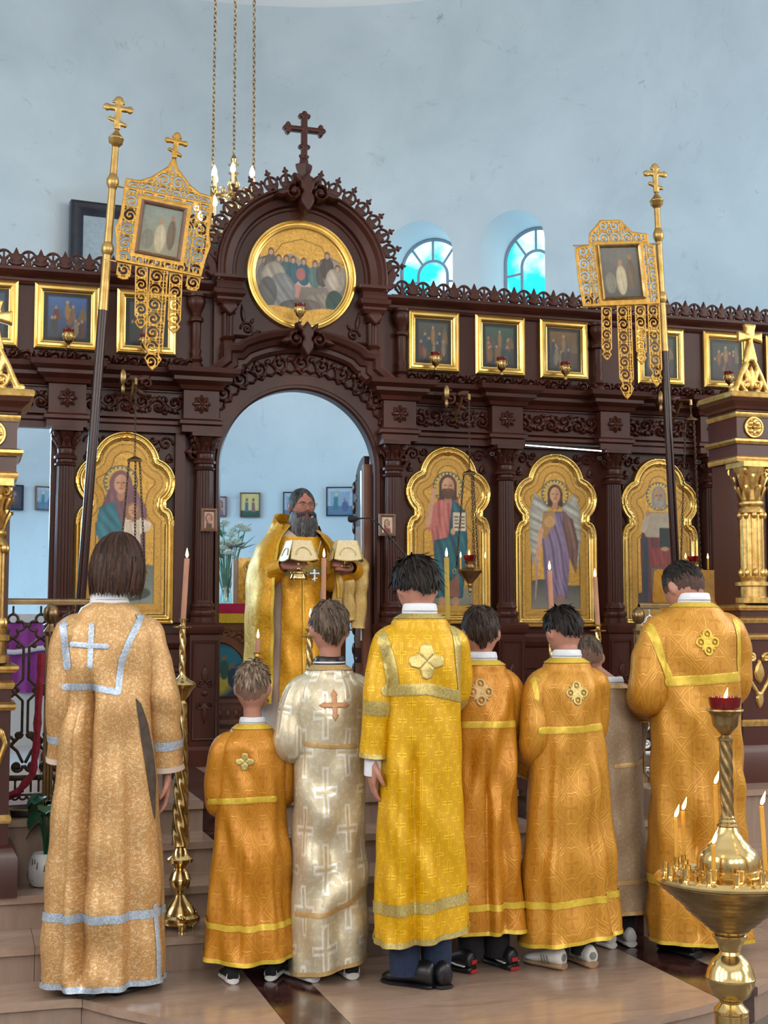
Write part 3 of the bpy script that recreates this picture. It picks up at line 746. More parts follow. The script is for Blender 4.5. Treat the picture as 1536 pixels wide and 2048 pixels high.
# hood moulding over the doorway
L = [(AX-.86, 2.43-.04), (AX-.60, 2.43-.04), (AX-.475, 2.50), (AX-.475, 2.555)]
aR = .83; a0 = 180-math.degrees(math.acos(.40/aR))
zc = 2.575-math.sqrt(aR**2-.40**2)
L = [(AX-.64, 2.385), (AX-.60, 2.385), (AX-.47, 2.49), (AX-.47, 2.555), (AX-.40, 2.56)]
top = arc(AX, zc, aR, a0, 180-a0, 26)
R_ = [(2*AX-x, z) for x, z in L[::-1]]
hood = L+top[1:-1]+R_
mb = MB(); mb.sweep(hood, [(-.10, -.02), (-.10, .10), (-.08, .115), (-.055, .115), (-.045, .13), (-.015, .14), (0, .165), (.03, .175), (.045, .17), (.05, -.02)]); ip('hood_moulding', mb, ang=28)
# filling between arch and hood
def f_fill(X, Z):
    p = f_poly(X, Z, [(AX-.60, DZ+.1)]+[(x, z-.05) for x, z in hood]+[(AX+.60, DZ+.1)])
    return np.minimum(p, np.hypot(X-AX, Z-DZ)-DR-.03)
mb = MB(); mb.relief(f_fill, AX-.75, AX+.75, 1.9, 2.75, .025, .0, .01, y=-.03, back=.05); ip('arch_filling', mb)
def keystone(z, s, y, name):
    def f(X, Z):
        x, q = (X-AX)/s, (Z-z)/s; o = f_leaf(x, q, 0, -.02, PI/2, .16, .05)
        o = umax(o, f_leaf(x, q, 0, .03, -PI/2, .17, .05))
        for k in (-1, 1): o = umax(o, f_line(x, q, spiral(k*.085, 0, .055, 1.5, PI/2, -k), .014), f_circ(x, q, k*.085, 0, .02), f_leaf(x, q, k*.12, .0, PI/2-k*1.9, .10, .025), f_leaf(x, q, k*.03, .05, PI/2-k*.6, .1, .022))
        return o*s
    mb = MB(); mb.relief(f, AX-.28*s, AX+.28*s, z-.2*s, z+.2*s, .006*s+.001, .05*s, .016*s, y=y, back=.04); return ip(name, mb, ang=60)
keystone(2.635, .85, -.20, 'carved_keystone')
# gable -----------------------------------------------------------------------------------------------------
GZ = 3.085
def f_gable(X, Z):
    return np.minimum(umax(f_rect(X, Z, AX-.56, AX+.56, 2.44, 3.05), np.minimum(f_circ(X, Z, AX, GZ, .53), Z-3.0)), np.hypot(X-AX, Z-GZ)-.345)
mb = MB(); mb.relief(f_gable, AX-.58, AX+.58, 2.42, 3.66, .02, 0, 1, y=-.03, back=.06); ip('gable_panel', mb)
mb = MB(); mb.box(AX-.4, AX+.4, -.0, .02, 2.68, 3.48); ip('medallion_backing', mb)
garc = [(AX-.60, 3.0), (AX-.47, 3.0), (AX-.47, GZ)]+arc(AX, GZ, .47, 180, 0, 40)[1:-1]+[(AX+.47, GZ), (AX+.47, 3.0), (AX+.60, 3.0)]
garc = [(AX-.47, 3.0), (AX-.47, GZ)]+arc(AX, GZ, .47, 180, 0, 40)[1:-1]+[(AX+.47, GZ), (AX+.47, 3.0)]
mb = MB(); mb.sweep(garc, [(-.055, 0), (-.055, .05), (-.04, .07), (-.025, .07), (-.015, .10), (.03, .115), (.05, .145), (.065, .145), (.075, .16), (.085, .155), (.085, -.02)]); ip('gable_arch', mb, ang=28)
for s in (-1, 1):
    c = AX+s*.475
    mb = MB(); mb.sweep([(c+.085, 0), (c+.085, -.14), (c-.085, -.14), (c-.085, 0)], [(-.05, 2.86), (-.02, 2.86), (-.005, 2.885), (-.005, 2.90), (.015, 2.92), (.02, 2.945), (.0, 2.955), (-.005, 2.98), (.0, 3.0), (.02, 3.02), (.02, 3.04), (-.05, 3.045)], mode='xy'); ip('gable_impost', mb, ang=25)
    mb = MB(); mb.box(c-.05, c+.05, -.03, 0, 2.5, 2.87); mb.lathe([(.055, 2.50), (.055, 2.55), (.045, 2.56), (.05, 2.60), (.038, 2.625), (.05, 2.645), (.036, 2.655)], 20, (c, -.085, 0))
    mb.lathe([(.034, 2.655), (.034, 2.80)], 48, (c, -.085, 0), mod=fl(12, .14)); mb.lathe([(.036, 2.80), (.048, 2.805), (.038, 2.815), (.04, 2.83), (.055, 2.85), (.058, 2.865)], 20, (c, -.085, 0)); ip('gable_column', mb, ang=50)
    def f_drop2(X, Z):
        x, z = X-c, Z-2.865; return np.minimum(umax(f_leaf(x, z, 0, .02, -PI/2, .11, .05), f_circ(x, z, 0, -.03, .03)), -z)
    mb = MB(); mb.relief(f_drop2, c-.07, c+.07, 2.74, 2.87, .006, .03, .02, y=-.125); ip('carved_pendant', mb, ang=60)
    # corner carving beside the medallion
    def f_cor(X, Z):
        x, z = (AX+s*.40-X)*s, Z-2.66
        o = umax(f_line(x, z, spiral(.05, .06, .042, 1.4, PI, -1), .009), f_line(x, z, spiral(.12, .035, .028, 1.2, PI, 1), .008), f_leaf(x, z, .03, .09, 1.7, .13, .016), f_leaf(x, z, .07, .02, .1, .12, .012), f_leaf(x, z, .07, .09, 1.0, .05, .012))
        return np.minimum(np.minimum(o, np.minimum(x, z)), np.hypot(X-AX, Z-GZ)-.40)
    mb = MB(); mb.relief(f_cor, min(AX+s*.2, AX+s*.41), max(AX+s*.2, AX+s*.41), 2.65, 2.9, .006, .018, .008, y=-.06); ip('carved_corner', mb, ang=60)
mb = MB(); mb.sweep([(AX-.44, 2.655), (AX+.44, 2.655)], [(0, 0), (0, .05), (.01, .06), (.02, .05), (.02, 0)], y=-.03); ip('gable_sill', mb)
# turned half columns of the upper register
tc = MB(); tc.lathe([(.045, 2.43), (.045, 2.47), (.03, 2.485), (.042, 2.50), (.026, 2.53), (.034, 2.56), (.026, 2.575), (.030, 2.70), (.027, 2.735), (.044, 2.745), (.044, 2.765), (.026, 2.78), (.03, 2.80), (.05, 2.84), (.058, 2.87), (.05, 2.895), (.06, 2.90), (.06, 2.915)], 20); tc = mesh('turned_column', tc, W, 50)
for x in (1.345, 2.69, 4.115): ip('turned_column', tc, at=(x, -.055, 0))
# cresting ----------------------------------------------------------------------------------------------------
def f_crest(X, Z):
    lf = umax(f_leaf(X, Z, 0, .0, PI/2, .10, .018), f_leaf(X, Z, 0, .03, PI/2-.75, .055, .014), f_leaf(X, Z, 0, .03, PI/2+.75, .055, .014), f_leaf(X, Z, 0, .01, PI/2-1.1, .05, .012), f_leaf(X, Z, 0, .01, PI/2+1.1, .05, .012), f_circ(X, Z, 0, .05, .022))
    return lf
def f_crest2(X, Z):
    o = np.minimum(f_ring(X, Z, 0, .038, .047, .007), Z-.03)
    o = umax(o, f_line(X, Z, [(0, .0), (0, .085)], .006), f_circ(X, Z, 0, .022, .018), f_leaf(X, Z, -.005, .03, PI*.72, .05, .008), f_leaf(X, Z, .005, .03, PI*.28, .05, .008), f_line(X, Z, [(-.072, .003), (.072, .003)], .004), f_leaf(X, Z, .046, .045, -2.2, .05, .007), f_leaf(X, Z, -.046, .045, -.94, .05, .007))
    return o
mb = MB(); mb.relief(f_crest, -.05, .05, -.004, .105, .0045, .008, .008, back=.014); mb.v = [(x*1.18, y, z*1.22) for x, y, z in mb.v]; c1 = mesh('crest_leaf', mb, W, 60)
mb = MB(); mb.relief(f_crest2, -.073, .073, -.004, .1, .0045, .006, .006, back=.012); mb.v = [(x, y, z*1.15) for x, y, z in mb.v]; c2 = mesh('crest_arch', mb, W, 60)
P_ = .1445
for x0, n in ((-.62, 14), (2.63, 25)):
    for i in range(n):
        x = x0+i*P_
        ip('crest_arch', c2, at=(x+P_/2, -.05, 3.008)); ip('crest_leaf', c1, at=(x+P_, -.05, 3.008))
def f_gcrest(X, Z):
    o = umax(np.minimum(f_ring(X, Z, 0, .045, .036, .006), Z-.01), f_leaf(X, Z, 0, .015, PI/2, .075, .012), f_leaf(X, Z, 0, .02, PI/2-.9, .04, .01), f_leaf(X, Z, 0, .02, PI/2+.9, .04, .01),
             f_line(X, Z, [(0, .08), (0, .112)], .006), f_circ(X, Z, 0, .102, .011), f_circ(X, Z, 0, .118, .006), f_circ(X, Z, -.012, .10, .006), f_circ(X, Z, .012, .10, .006), f_line(X, Z, [(-.05, .002), (.05, .002)], .006))
    for s in (-1, 1): o = umax(o, f_line(X, Z, [(s*.034, .05), (s*.05, .07)], .006), f_line(X, Z, spiral(s*.022, .02, .016, 1, PI/2, s), .0045))
    return o
mb = MB(); mb.relief(f_gcrest, -.056, .056, -.004, .126, .0045, .007, .006, back=.013); mb.v = [(x*1.16, y, z*1.2) for x, y, z in mb.v]; c3 = mesh('gable_crest', mb, W, 60)
RC = .557
for k in range(17):
    dg = 9+k*(162/16.)
    if abs(dg-90) < 7: continue
    a = math.radians(dg)
    ip('gable_crest', c3, at=(AX+RC*math.cos(a), -.10, GZ+RC*math.sin(a)), rot=(0, PI/2-a, 0))
for s in (-1, 1):                                    # spiky end leaves of the gable
    def f_end(X, Z):
        x, z = (X-AX)*s-.56, Z-3.03
        return umax(f_leaf(x, z, 0, 0, 1.25, .17, .03), f_leaf(x, z, .0, .02, .9, .12, .02), f_leaf(x, z, .0, .0, .5, .08, .018), f_circ(x, z, .01, .02, .03))
    mb = MB(); mb.relief(f_end, AX+min(s*.5, s*.68), AX+max(s*.5, s*.68), 3.0, 3.22, .006, .012, .01, y=-.1, back=.02); ip('corner_leaf', mb, ang=60)
keystone(3.585, 1.0, -.17, 'crown_ornament')
mb = MB(); mb.lathe([(.07, 3.60), (.065, 3.64), (.045, 3.68), (.04, 3.74), (.05, 3.765), (.055, 3.785), (.055, 3.80), (.03, 3.81), (.026, 3.84), (.034, 3.85), (.034, 3.86), (.02, 3.87)], 4, (AX, -.12, 0)); ip('cross_pedestal', mb, ang=25)
def f_cross(X, Z):
    x, z = X-AX, Z-4.03
    o = umax(f_rect(x, z, -.019, .019, -.20, .10), f_rect(x, z, -.115, .115, -.018, .018), f_circ(x, z, 0, -.115, .026), f_circ(x, z, -.026, -.115, .013), f_circ(x, z, .026, -.115, .013))
    for cx, cz in ((0, .088), (-.108, 0), (.108, 0)):
        ux, uz = (cx/.108, 0) if cx else (0, 1)
        o = umax(o, f_circ(x, z, cx+ux*.017, cz+uz*.017, .017), f_circ(x, z, cx+uz*.024, cz+ux*.024, .016), f_circ(x, z, cx-uz*.024, cz-ux*.024, .016))
    return o
mb = MB(); mb.relief(f_cross, AX-.16, AX+.16, 3.8, 4.17, .006, .012, .012, y=-.12, back=.03); ip('gable_cross', mb, ang=60)

# open leaf of the royal doors, folded back into the altar ------------------------------------------------------
dl = thing('gate_leaf', 'narrow carved wooden gate leaf swung open inside the central doorway', 'gate', (AX+DR+.0, .08, 0))
xx = AX+DR-.015
def f_leafedge(Y, Z):
    s = f_rect(Y, Z, .1, .34, .03, 1.72); top_ = np.minimum(f_circ(Y, Z, .1, 1.72, .24), np.minimum(Z-1.7, Y-.1))
    edge = .34+.012*np.sin(Z*60)+.01*np.sin(Z*23)
    return umax(np.minimum(s, edge-Y), top_, np.minimum(np.minimum(edge-Y, Y-.1), f_rect(Y, Z, 0, 1, .03, 1.72)))
mb = MB(); mb.relief(f_leafedge, .08, .56, 0, 2.0, .012, .0, 1, back=.035, fn=lambda u, y, z: (xx+y, u, z)); obj('leaf_panel', mb, W, dl, ang=30)
mb = MB(); mb.box(xx-.03, xx+.03, .07, .12, 0.02, 1.9); obj('leaf_stile', mb, M['wood2'], dl)
mb = MB()
for z in [.15+.135*i for i in range(13)]:
    mb.ball((xx-.015, .335, z), (.02, .03, .045), 8, 6); mb.ball((xx-.012, .29, z+.06), (.012, .025, .03), 8, 6)
obj('leaf_carving', mb, W, dl)
for z0, z1 in ((.15, .6), (.7, 1.15), (1.25, 1.5)):
    mb = MB(); mb.box(xx-.028, xx-.017, .14, .27, z0, z1); obj('leaf_inset', mb, M['wood2'], dl)
mb = MB(); mb.tube([(xx-.06, .02, .75), (xx-.06, .02, 1.85)], .008, 8); obj('gap_light_rod', mb, M['mute_metal'], dl)  # pale rod added in place of light showing at the leaf's edge gap
# ------------------------------------------------------------------ painted panels and their frames
def H(s): 
    s = s.lstrip('#'); v = [int(s[i:i+2], 16)/255 for i in (0, 2, 4)]
    return np.array([c/12.92 if c <= .04045 else ((c+.055)/1.055)**2.4 for c in v])
class Canvas:
    def __init__(s, X, Z, base, gold=0.):
        s.X, s.Z = X, Z; s.c = np.tile(np.array(base), (len(X), 1)); s.g = np.full(len(X), gold); s.r = np.random.RandomState(3)
    def put(s, f, col, soft=.004, gold=0., op=1.):
        t = np.clip(f/soft+.5, 0, 1)*op
        col = np.array(col)
        s.c = s.c*(1-t[:, None])+(col if col.ndim == 2 else col[None])*t[:, None]; s.g = s.g*(1-t)+gold*t
    def shade(s, f, lo, hi, dirx, freq, slant=.3):
        q = s.X*dirx+s.Z*slant*.6; w = .5+.26*np.sin(q*freq*1.3+2*np.sin(s.Z*9+3*s.X))+.24*np.sin(q*freq*2.7+1.5*np.sin(s.Z*17))
        w = np.clip(w, 0, 1)*np.clip(f/.035+.15, 0, 1)**.6; col = np.array(lo)[None]*(1-w[:, None])+np.array(hi)[None]*w[:, None]; s.put(f, col)
    def ell(s, cx, cz, rx, rz): return (1-np.hypot((s.X-cx)/rx, (s.Z-cz)/rz))*min(rx, rz)
    def poly(s, pts): return f_poly(s.X, s.Z, pts)
    def line(s, pts, w, w1=None): return f_line(s.X, s.Z, pts, w, w1)
def paintmesh(name, F, x0, x1, z0, z1, res, painter, y=0., parent=None, at=(0, 0, 0), fn=None, local=False):
    mb = MB(); mb.relief(F, x0, x1, z0, z1, res, 0, 1, y=y)
    P = np.array(mb.v); cv = painter(P[:, 0], P[:, 2])
    if fn: mb.v = [fn(*p) for p in mb.v]
    me = mesh(name, mb, M['paint']); ca = me.color_attributes.new('paint', 'FLOAT_COLOR', 'POINT')
    rgba = np.concatenate([np.clip(cv.c, 0, 1), cv.g[:, None]], 1).astype(np.float32)
    if len(rgba) == len(me.vertices): ca.data.foreach_set('color', rgba.ravel())
    return obj(name, me, None, parent, at, local=local)
GOLD = H('#d9a84a'); GOLDD = H('#a3762a')
def tooled(cv, f, base=GOLD, dark=GOLDD, sc=95):
    w = np.sin(cv.X*sc+2.2*np.sin(cv.Z*sc*.6))*np.sin(cv.Z*sc*.9+2.2*np.sin(cv.X*sc*.55)); t = np.clip(w*.25+.75, 0, 1)
    cv.put(f, base[None]*t[:, None]+dark[None]*(1-t[:, None]), gold=.85)
def halo(cv, x, z, r):
    cv.put(cv.ell(x, z, r, r), H('#3f4a3a'), gold=.3); cv.put(cv.ell(x, z, r*.93, r*.93), H('#d8b25a'), gold=.8)
    a = np.arctan2(cv.Z-z, cv.X-x); cv.put(np.minimum(f_ring(cv.X, cv.Z, x, z, r*.86, r*.07), np.sin(a*22)*.01), H('#46606a'), gold=.2); cv.put(cv.ell(x, z, r*.76, r*.76), H('#c99f46'), gold=.8)
def headp(cv, x, z, h, hair, beard=None, veil=None, skin='#c79674'):
    w = h*.36
    if veil is not None: cv.put(cv.ell(x, z-.05*h, w*1.7, h*.78), veil)
    else:
        cv.put(cv.ell(x, z+.05*h, w*1.45, h*.62), hair); cv.put(cv.poly([(x-w*1.4, z), (x+w*1.4, z), (x+w*1.5, z-h*.75), (x-w*1.5, z-h*.75)]), hair)
    cv.put(cv.ell(x, z-h*.62, w*.55, h*.3), H('#a9785a')); cv.put(cv.ell(x, z, w, h*.5), H(skin))
    cv.put(cv.ell(x+w*.45, z-.02*h, w*.5, h*.4), H('#a06f55'), soft=.02, op=.6)
    for s in (-1, 1): cv.put(cv.ell(x+s*w*.42, z+h*.06, w*.22, h*.035), H('#3a2318'))
    cv.put(cv.line([(x, z+h*.05), (x+w*.08, z-h*.12)], h*.018), H('#8a5a44'))
    cv.put(cv.ell(x, z-h*.24, w*.3, h*.035), H('#8d4a40'))
    if beard is not None:
        cv.put(np.minimum(cv.ell(x, z-h*.30, w*.95, h*.40), z-h*.12-cv.Z), beard); cv.put(cv.ell(x, z-h*.22, w*.3, h*.03), H('#8d4a40'))
def bg_icon(cv, w, z0, z1, inner):
    tooled(cv, np.full(len(cv.X), 1.))
    cv.put(np.minimum(.004-np.abs(inner-.075), 1), H('#5d3d12'), gold=.6); cv.put(.003-np.abs(inner-.030), H('#5d3d12'), gold=.6)
    b = np.minimum(inner-.032, .073-inner); pp = np.sin(cv.X*120)*np.sin(cv.Z*120)
    cv.put(b, H('#c2933c'), gold=.8)
def trefoil(c, z0, w, z1, off=0.):
    """outline of the scalloped icon panels; off shrinks it"""
    s = (z1-z0)/1.19; q = w/.614
    half = [(-.307, 0), (-.307, .60)]
    half += [(-.307+.055*(1-math.cos(t)), .60+.125*math.sin(t)) for t in np.linspace(.15, PI/2, 7)]
    half += [(-.152+.158*math.cos(t), .875+.158*math.sin(t)) for t in np.linspace(PI+.98, PI-1.22, 18)][1:]
    top = [(.212*math.cos(t), .978+.212*math.sin(t)) for t in np.linspace(PI-.26, PI/2, 14)]
    half += top
    half = [(x*q, z*s) for x, z in half]
    pts = [(c+x, z0+z) for x, z in half]+[(c-x, z0+z) for x, z in half[::-1][1:]]
    return pts
def big_icon(c, z0, w, z1, painter, label):
    root = thing('scalloped_icon', label, 'icon', (c, -.03, z0), 'large scalloped icons of the altar screen')
    out = trefoil(c, z0, w, z1)
    mb = MB(); fn_, fd_ = [0, .001, .006, .016, .024, .028, .034, .044, .05, .058, .065, .066], [0, .02, .034, .036, .026, .026, .034, .034, .018, .012, .012, 0]
    mb.relief(lambda X, Z: (lambda d: np.minimum(d, .066-d))(f_poly(X, Z, out)), c-w/2-.01, c+w/2+.01, z0-.01, z1+.01, .005, y=0., hf=lambda x, z: np.interp(f_poly(x, z, out), fn_, fd_))
    obj('gilt_frame', mb, M['gold'], root, ang=50)
    inn = [(x, z) for x, z in out]
    def F(X, Z): return f_poly(X, Z, inn)-.055
    def P(X, Z):
        inner = f_poly(X, Z, inn)-.055
        cv = Canvas(X, Z, GOLD, .8); bg_icon(cv, w, z0, z1, inner); painter(cv, c, z0+.055, z1-z0-.11, inner); return cv
    paintmesh('painted_panel', F, c-w/2, c+w/2, z0, z1, .0062, P, y=-.012, parent=root)
    return root
def ground(cv, c, z, h, inner, col='#5f6a62', col2='#8a8f80'):
    f = np.minimum(inner-.075, z+h-cv.Z+.02*np.sin(cv.X*14)); t = np.clip((cv.Z-z)/h, 0, 1)[:, None]
    cv.put(f, H(col2)[None]*(1-t)+H(col)[None]*t)
def p_mother(cv, c, z, h, inner):
    ground(cv, c, z, .30, inner); hx = c-.03; hz = z+h*.755
    halo(cv, hx, hz, .105)
    B = lambda pts: [(c+x, z+q) for x, q in pts]
    cv.shade(cv.poly(B([(-.10, .78), (.05, .80), (.13, .66), (.12, .30), (.10, .13), (-.12, .13), (-.15, .35), (-.17, .60)])), H('#5d3d48'), H('#8b5f66'), 1, 60, .25)
    cv.shade(cv.poly(B([(-.16, .66), (-.07, .70), (-.02, .55), (-.02, .44), (-.12, .42), (-.18, .50)])), H('#1d5a68'), H('#3f90a0'), .6, 55, .6)
    headp(cv, hx, hz-.01, .115, None, veil=H('#7b4f58'))
    cv.put(cv.poly(B([(.0, .60), (.10, .60), (.16, .57), (.15, .53), (.09, .50), (.10, .33), (.01, .31), (-.03, .45)])), H('#d9c9b4')); cv.shade(cv.poly(B([(.0, .58), (.09, .58), (.08, .36), (.02, .34)])), H('#b9a48f'), H('#e0d3c2'), 1, 110)
    headp(cv, c+.045, z+.645, .075, H('#9a6a44')); cv.put(cv.ell(c-.01, z+.47, .045, .018), H('#c79674'))
    for x in (.03, .06): cv.put(cv.line([(c+x, z+.34), (c+x, z+.24)], .016), H('#c79674'))
    cv.put(cv.ell(c, z+.14, .16, .05), H('#3d4440'))
def p_christ(cv, c, z, h, inner):
    ground(cv, c, z, .18, inner, '#8b8a78', '#6c6c5e'); hz = z+h*.80; hx = c
    halo(cv, hx, hz-.005, .105)
    B = lambda pts: [(c+x, z+q) for x, q in pts]
    cv.shade(cv.poly(B([(-.07, .78), (.07, .78), (.11, .62), (.09, .40), (-.10, .40), (-.12, .60)])), H('#9c4a48'), H('#cf7f76'), 1, 70, .15)
    cv.put(cv.poly(B([(-.07, .76), (-.14, .70), (-.16, .60), (-.13, .55), (-.08, .60)])), H('#c06c66')); cv.put(cv.line(B([(-.14, .60), (-.115, .74), (-.10, .80)]), .018, .012), H('#c79674')); cv.put(cv.ell(c-.10, z+.82, .018, .024), H('#c79674'))
    cv.shade(cv.poly(B([(.03, .78), (.12, .70), (.14, .50), (.12, .28), (.10, .12), (-.10, .12), (-.10, .50), (.0, .52)])), H('#0b3d4c'), H('#2a7480'), .8, 60, .5)
    headp(cv, hx, hz, .12, H('#4a2f1e'), beard=H('#5a3a24'))
    cv.put(f_rect(cv.X, cv.Z, c+.03, c+.13, z+.56, z+.69), H('#3c2a1a')); cv.put(f_rect(cv.X, cv.Z, c+.035, c+.125, z+.565, z+.685), H('#d8cdb4'))
    ln = np.sin((cv.Z-z)*260); cv.put(np.minimum(np.minimum(f_rect(cv.X, cv.Z, c+.042, c+.118, z+.575, z+.675), ln*.01), np.abs(cv.X-c-.08)-.004), H('#6d5a48'))
    cv.put(cv.ell(c+.035, z+.56, .016, .022), H('#c79674'))
    for x in (-.045, .05): cv.put(cv.ell(c+x, z+.10, .025, .03), H('#b58467'))
    cv.put(cv.poly(B([(-.02, .13), (.08, .13), (.07, .28), (.0, .22)])), H('#8a5a46'))
def p_angel(cv, c, z, h, inner):
    ground(cv, c, z, .25, inner, '#4a4a48', '#8b877a'); hz = z+h*.79
    B = lambda pts: [(c+x, z+q) for x, q in pts]
    for s in (-1, 1): cv.shade(cv.poly(B([(s*.05, .76), (s*.15, .86), (s*.185, .74), (s*.19, .56), (s*.17, .36), (s*.10, .50), (s*.06, .62)])), H('#7d7f78'), H('#c3c0b2'), .3, 90, 1.)
    halo(cv, c, hz, .10)
    cv.shade(cv.poly(B([(-.08, .73), (.08, .73), (.11, .60), (.10, .35), (.08, .14), (-.07, .13), (-.09, .35), (-.10, .58)])), H('#5d4a66'), H('#9482a0'), 1, 75, .35)
    cv.put(cv.poly(B([(-.09, .72), (.0, .73), (-.03, .62), (-.07, .54), (-.11, .56)])), H('#a07a46')); cv.put(cv.ell(c-.04, z+.66, .04, .04), H('#b8905a'))
    cv.shade(cv.poly(B([(.05, .74), (.13, .68), (.17, .52), (.15, .30), (.10, .42), (.06, .6)])), H('#5e3f3c'), H('#8b6a5c'), 1, 70, .2)
    cv.put(cv.line(B([(-.105, .60), (-.13, .45), (-.135, .38)]), .018, .012), H('#c79674')); cv.put(cv.line(B([(-.135, .40), (-.15, .14)]), .010, .004), H('#a88a80'))
    headp(cv, c, hz-.005, .105, H('#3d2818')); cv.put(cv.ell(c-.03, z+.12, .03, .045), H('#8a6a60')); cv.put(cv.ell(c+.035, z+.13, .03, .04), H('#8a6a60'))
def p_bishop(cv, c, z, h, inner):
    ground(cv, c, z, .2, inner, '#2c2f2e', '#4a4d46'); hz = z+h*.80
    B = lambda pts: [(c+x, z+q) for x, q in pts]
    halo(cv, c, hz, .10)
    cv.shade(cv.poly(B([(-.08, .74), (.08, .74), (.14, .60), (.14, .10), (-.14, .10), (-.15, .55)])), H('#4a1a1c'), H('#7c3030'), 1, 60, .1)
    cv.put(cv.poly(B([(-.10, .74), (.10, .74), (.13, .62), (.10, .57), (-.10, .57), (-.13, .62)])), H('#a89a86'))
    cv.put(cv.poly(B([(-.13, .57), (-.09, .57), (-.09, .10), (-.13, .10)])), H('#1c3440')); cv.shade(cv.poly(B([(-.07, .50), (.07, .50), (.08, .36), (-.08, .36)])), H('#6d2222'), H('#963c38'), 1, 80); cv.shade(cv.poly(B([(-.07, .36), (.07, .36), (.06, .12), (-.06, .12)])), H('#5a5048'), H('#80705e'), 1, 110)
    headp(cv, c, hz, .105, H('#8a8478'), beard=H('#9a9488'), skin='#b08868')
    cv.put(f_rect(cv.X, cv.Z, c+.0, c+.095, z+.50, z+.635), H('#0d2320')); cv.put(cv.ell(c+.04, z+.49, .03, .014), H('#b08868'))
    cv.put(cv.line(B([(-.12, .62), (-.09, .72)]), .02), H('#b8a890')); cv.put(cv.ell(c-.09, z+.73, .016, .022), H('#b08868'))
big_icon(.928, .85, .614, 2.043, p_mother, 'scalloped gilt icon of a veiled woman holding a child')
big_icon(3.03, .85, .60, 2.03, p_christ, 'scalloped gilt icon of a bearded figure holding an open book')
big_icon(3.80, .83, .615, 2.012, p_angel, 'scalloped gilt icon of a winged angel in lilac')
big_icon(4.585, .83, .60, 2.008, p_bishop, 'scalloped gilt icon of a grey-bearded figure with a dark closed book')

# round painting in the gable
rp = thing('round_painting', 'round gilt-framed painting of a supper table in the gable', 'painting', (AX, -.07, GZ-.37))
mb = MB(); mb.sweep(arc(AX, GZ, .365, 0, 354, 59)[::-1], [(0, 0), (0, .02), (-.008, .035), (-.02, .038), (-.028, .026), (-.034, .026), (-.040, .034), (-.052, .030), (-.058, .012), (-.064, .010), (-.066, 0)], True, y=-.06); obj('gilt_frame', mb, M['gold'], rp, ang=30)
def p_supper(X, Z):
    cv = Canvas(X, Z, H('#8f8578')); rr_ = np.random.RandomState(5); u = lambda x: AX+x; v = lambda z: GZ+z
    tooled(cv, cv.Z-v(.10)+.04*np.sin(cv.X*25), sc=110)
    t = np.clip((v(.1)-cv.Z)/.4, 0, 1)[:, None]; cv.put(v(.0)-cv.Z, H('#8d8376')[None]*(1-t)+H('#4d4842')[None]*t, soft=.06)
    cv.put(.003-np.abs(f_poly(cv.X, cv.Z, [(u(x), v(z)) for x, z in ((-.28, .09), (-.17, .14), (-.13, .20), (0, .24), (.13, .20), (.17, .14), (.28, .09), (.28, .5), (-.28, .5))])), H('#6b4a1c'), gold=.5)
    cv.put(cv.poly([(u(-.10), v(.0)), (u(.16), v(.0)), (u(.26), v(-.06)), (u(.0), v(-.07)), (u(-.12), v(-.03))]), H('#b9aa98')); cv.put(cv.poly([(u(-.08), v(-.04)), (u(.0), v(-.07)), (u(-.02), v(-.15)), (u(-.07), v(-.13))]), H('#b07c74'))
    fig = [(-.24, .05, '#6f6a64'), (-.20, .11, '#5b5450'), (-.15, .07, '#77706a'), (-.10, .07, '#3d5c5e'), (-.055, .065, '#2f5a66'), (.015, .06, '#2a5a6c'), (.09, .05, '#53706c'), (.14, .06, '#4d4640'), (.19, .05, '#8f8274'), (.24, .03, '#a89c8c'), (.17, .11, '#4a403a')]
    for x, z, col in fig:
        cv.shade(cv.ell(u(x), v(z-.05), .045, .075), H(col)*.7, H(col)*1.2, 1, 90); cv.put(cv.ell(u(x), v(z+.035), .019, .026), H('#4a3526')); cv.put(cv.ell(u(x), v(z+.03), .013, .018), H('#b08a70'))
    cv.put(cv.ell(u(-.005), v(.01), .03, .04), H('#a2605c'))
    for x, z, w, h_, col in ((-.18, -.03, .08, .11, '#9c9484'), (-.13, -.11, .09, .12, '#7d7f80'), (-.22, -.12, .06, .1, '#5c5a58'), (.21, -.02, .05, .08, '#b0a494'), (.13, -.16, .10, .06, '#8c7f72'), (.22, -.17, .06, .09, '#27463e'), (.05, -.20, .08, .05, '#6c625a'), (-.05, -.22, .1, .06, '#555049')):
        cv.shade(cv.ell(u(x), v(z), w, h_), H(col)*.6, H(col)*1.25, .7, 70, .7)
    tooled(cv, v(-.235)+.03*np.abs(np.sin((cv.X-AX)*9))-cv.Z, sc=110)
    return cv
paintmesh('painted_panel', lambda X, Z: f_circ(X, Z, AX, GZ, .305), AX-.31, AX+.31, GZ-.31, GZ+.31, .0055, p_supper, y=-.07, parent=rp)

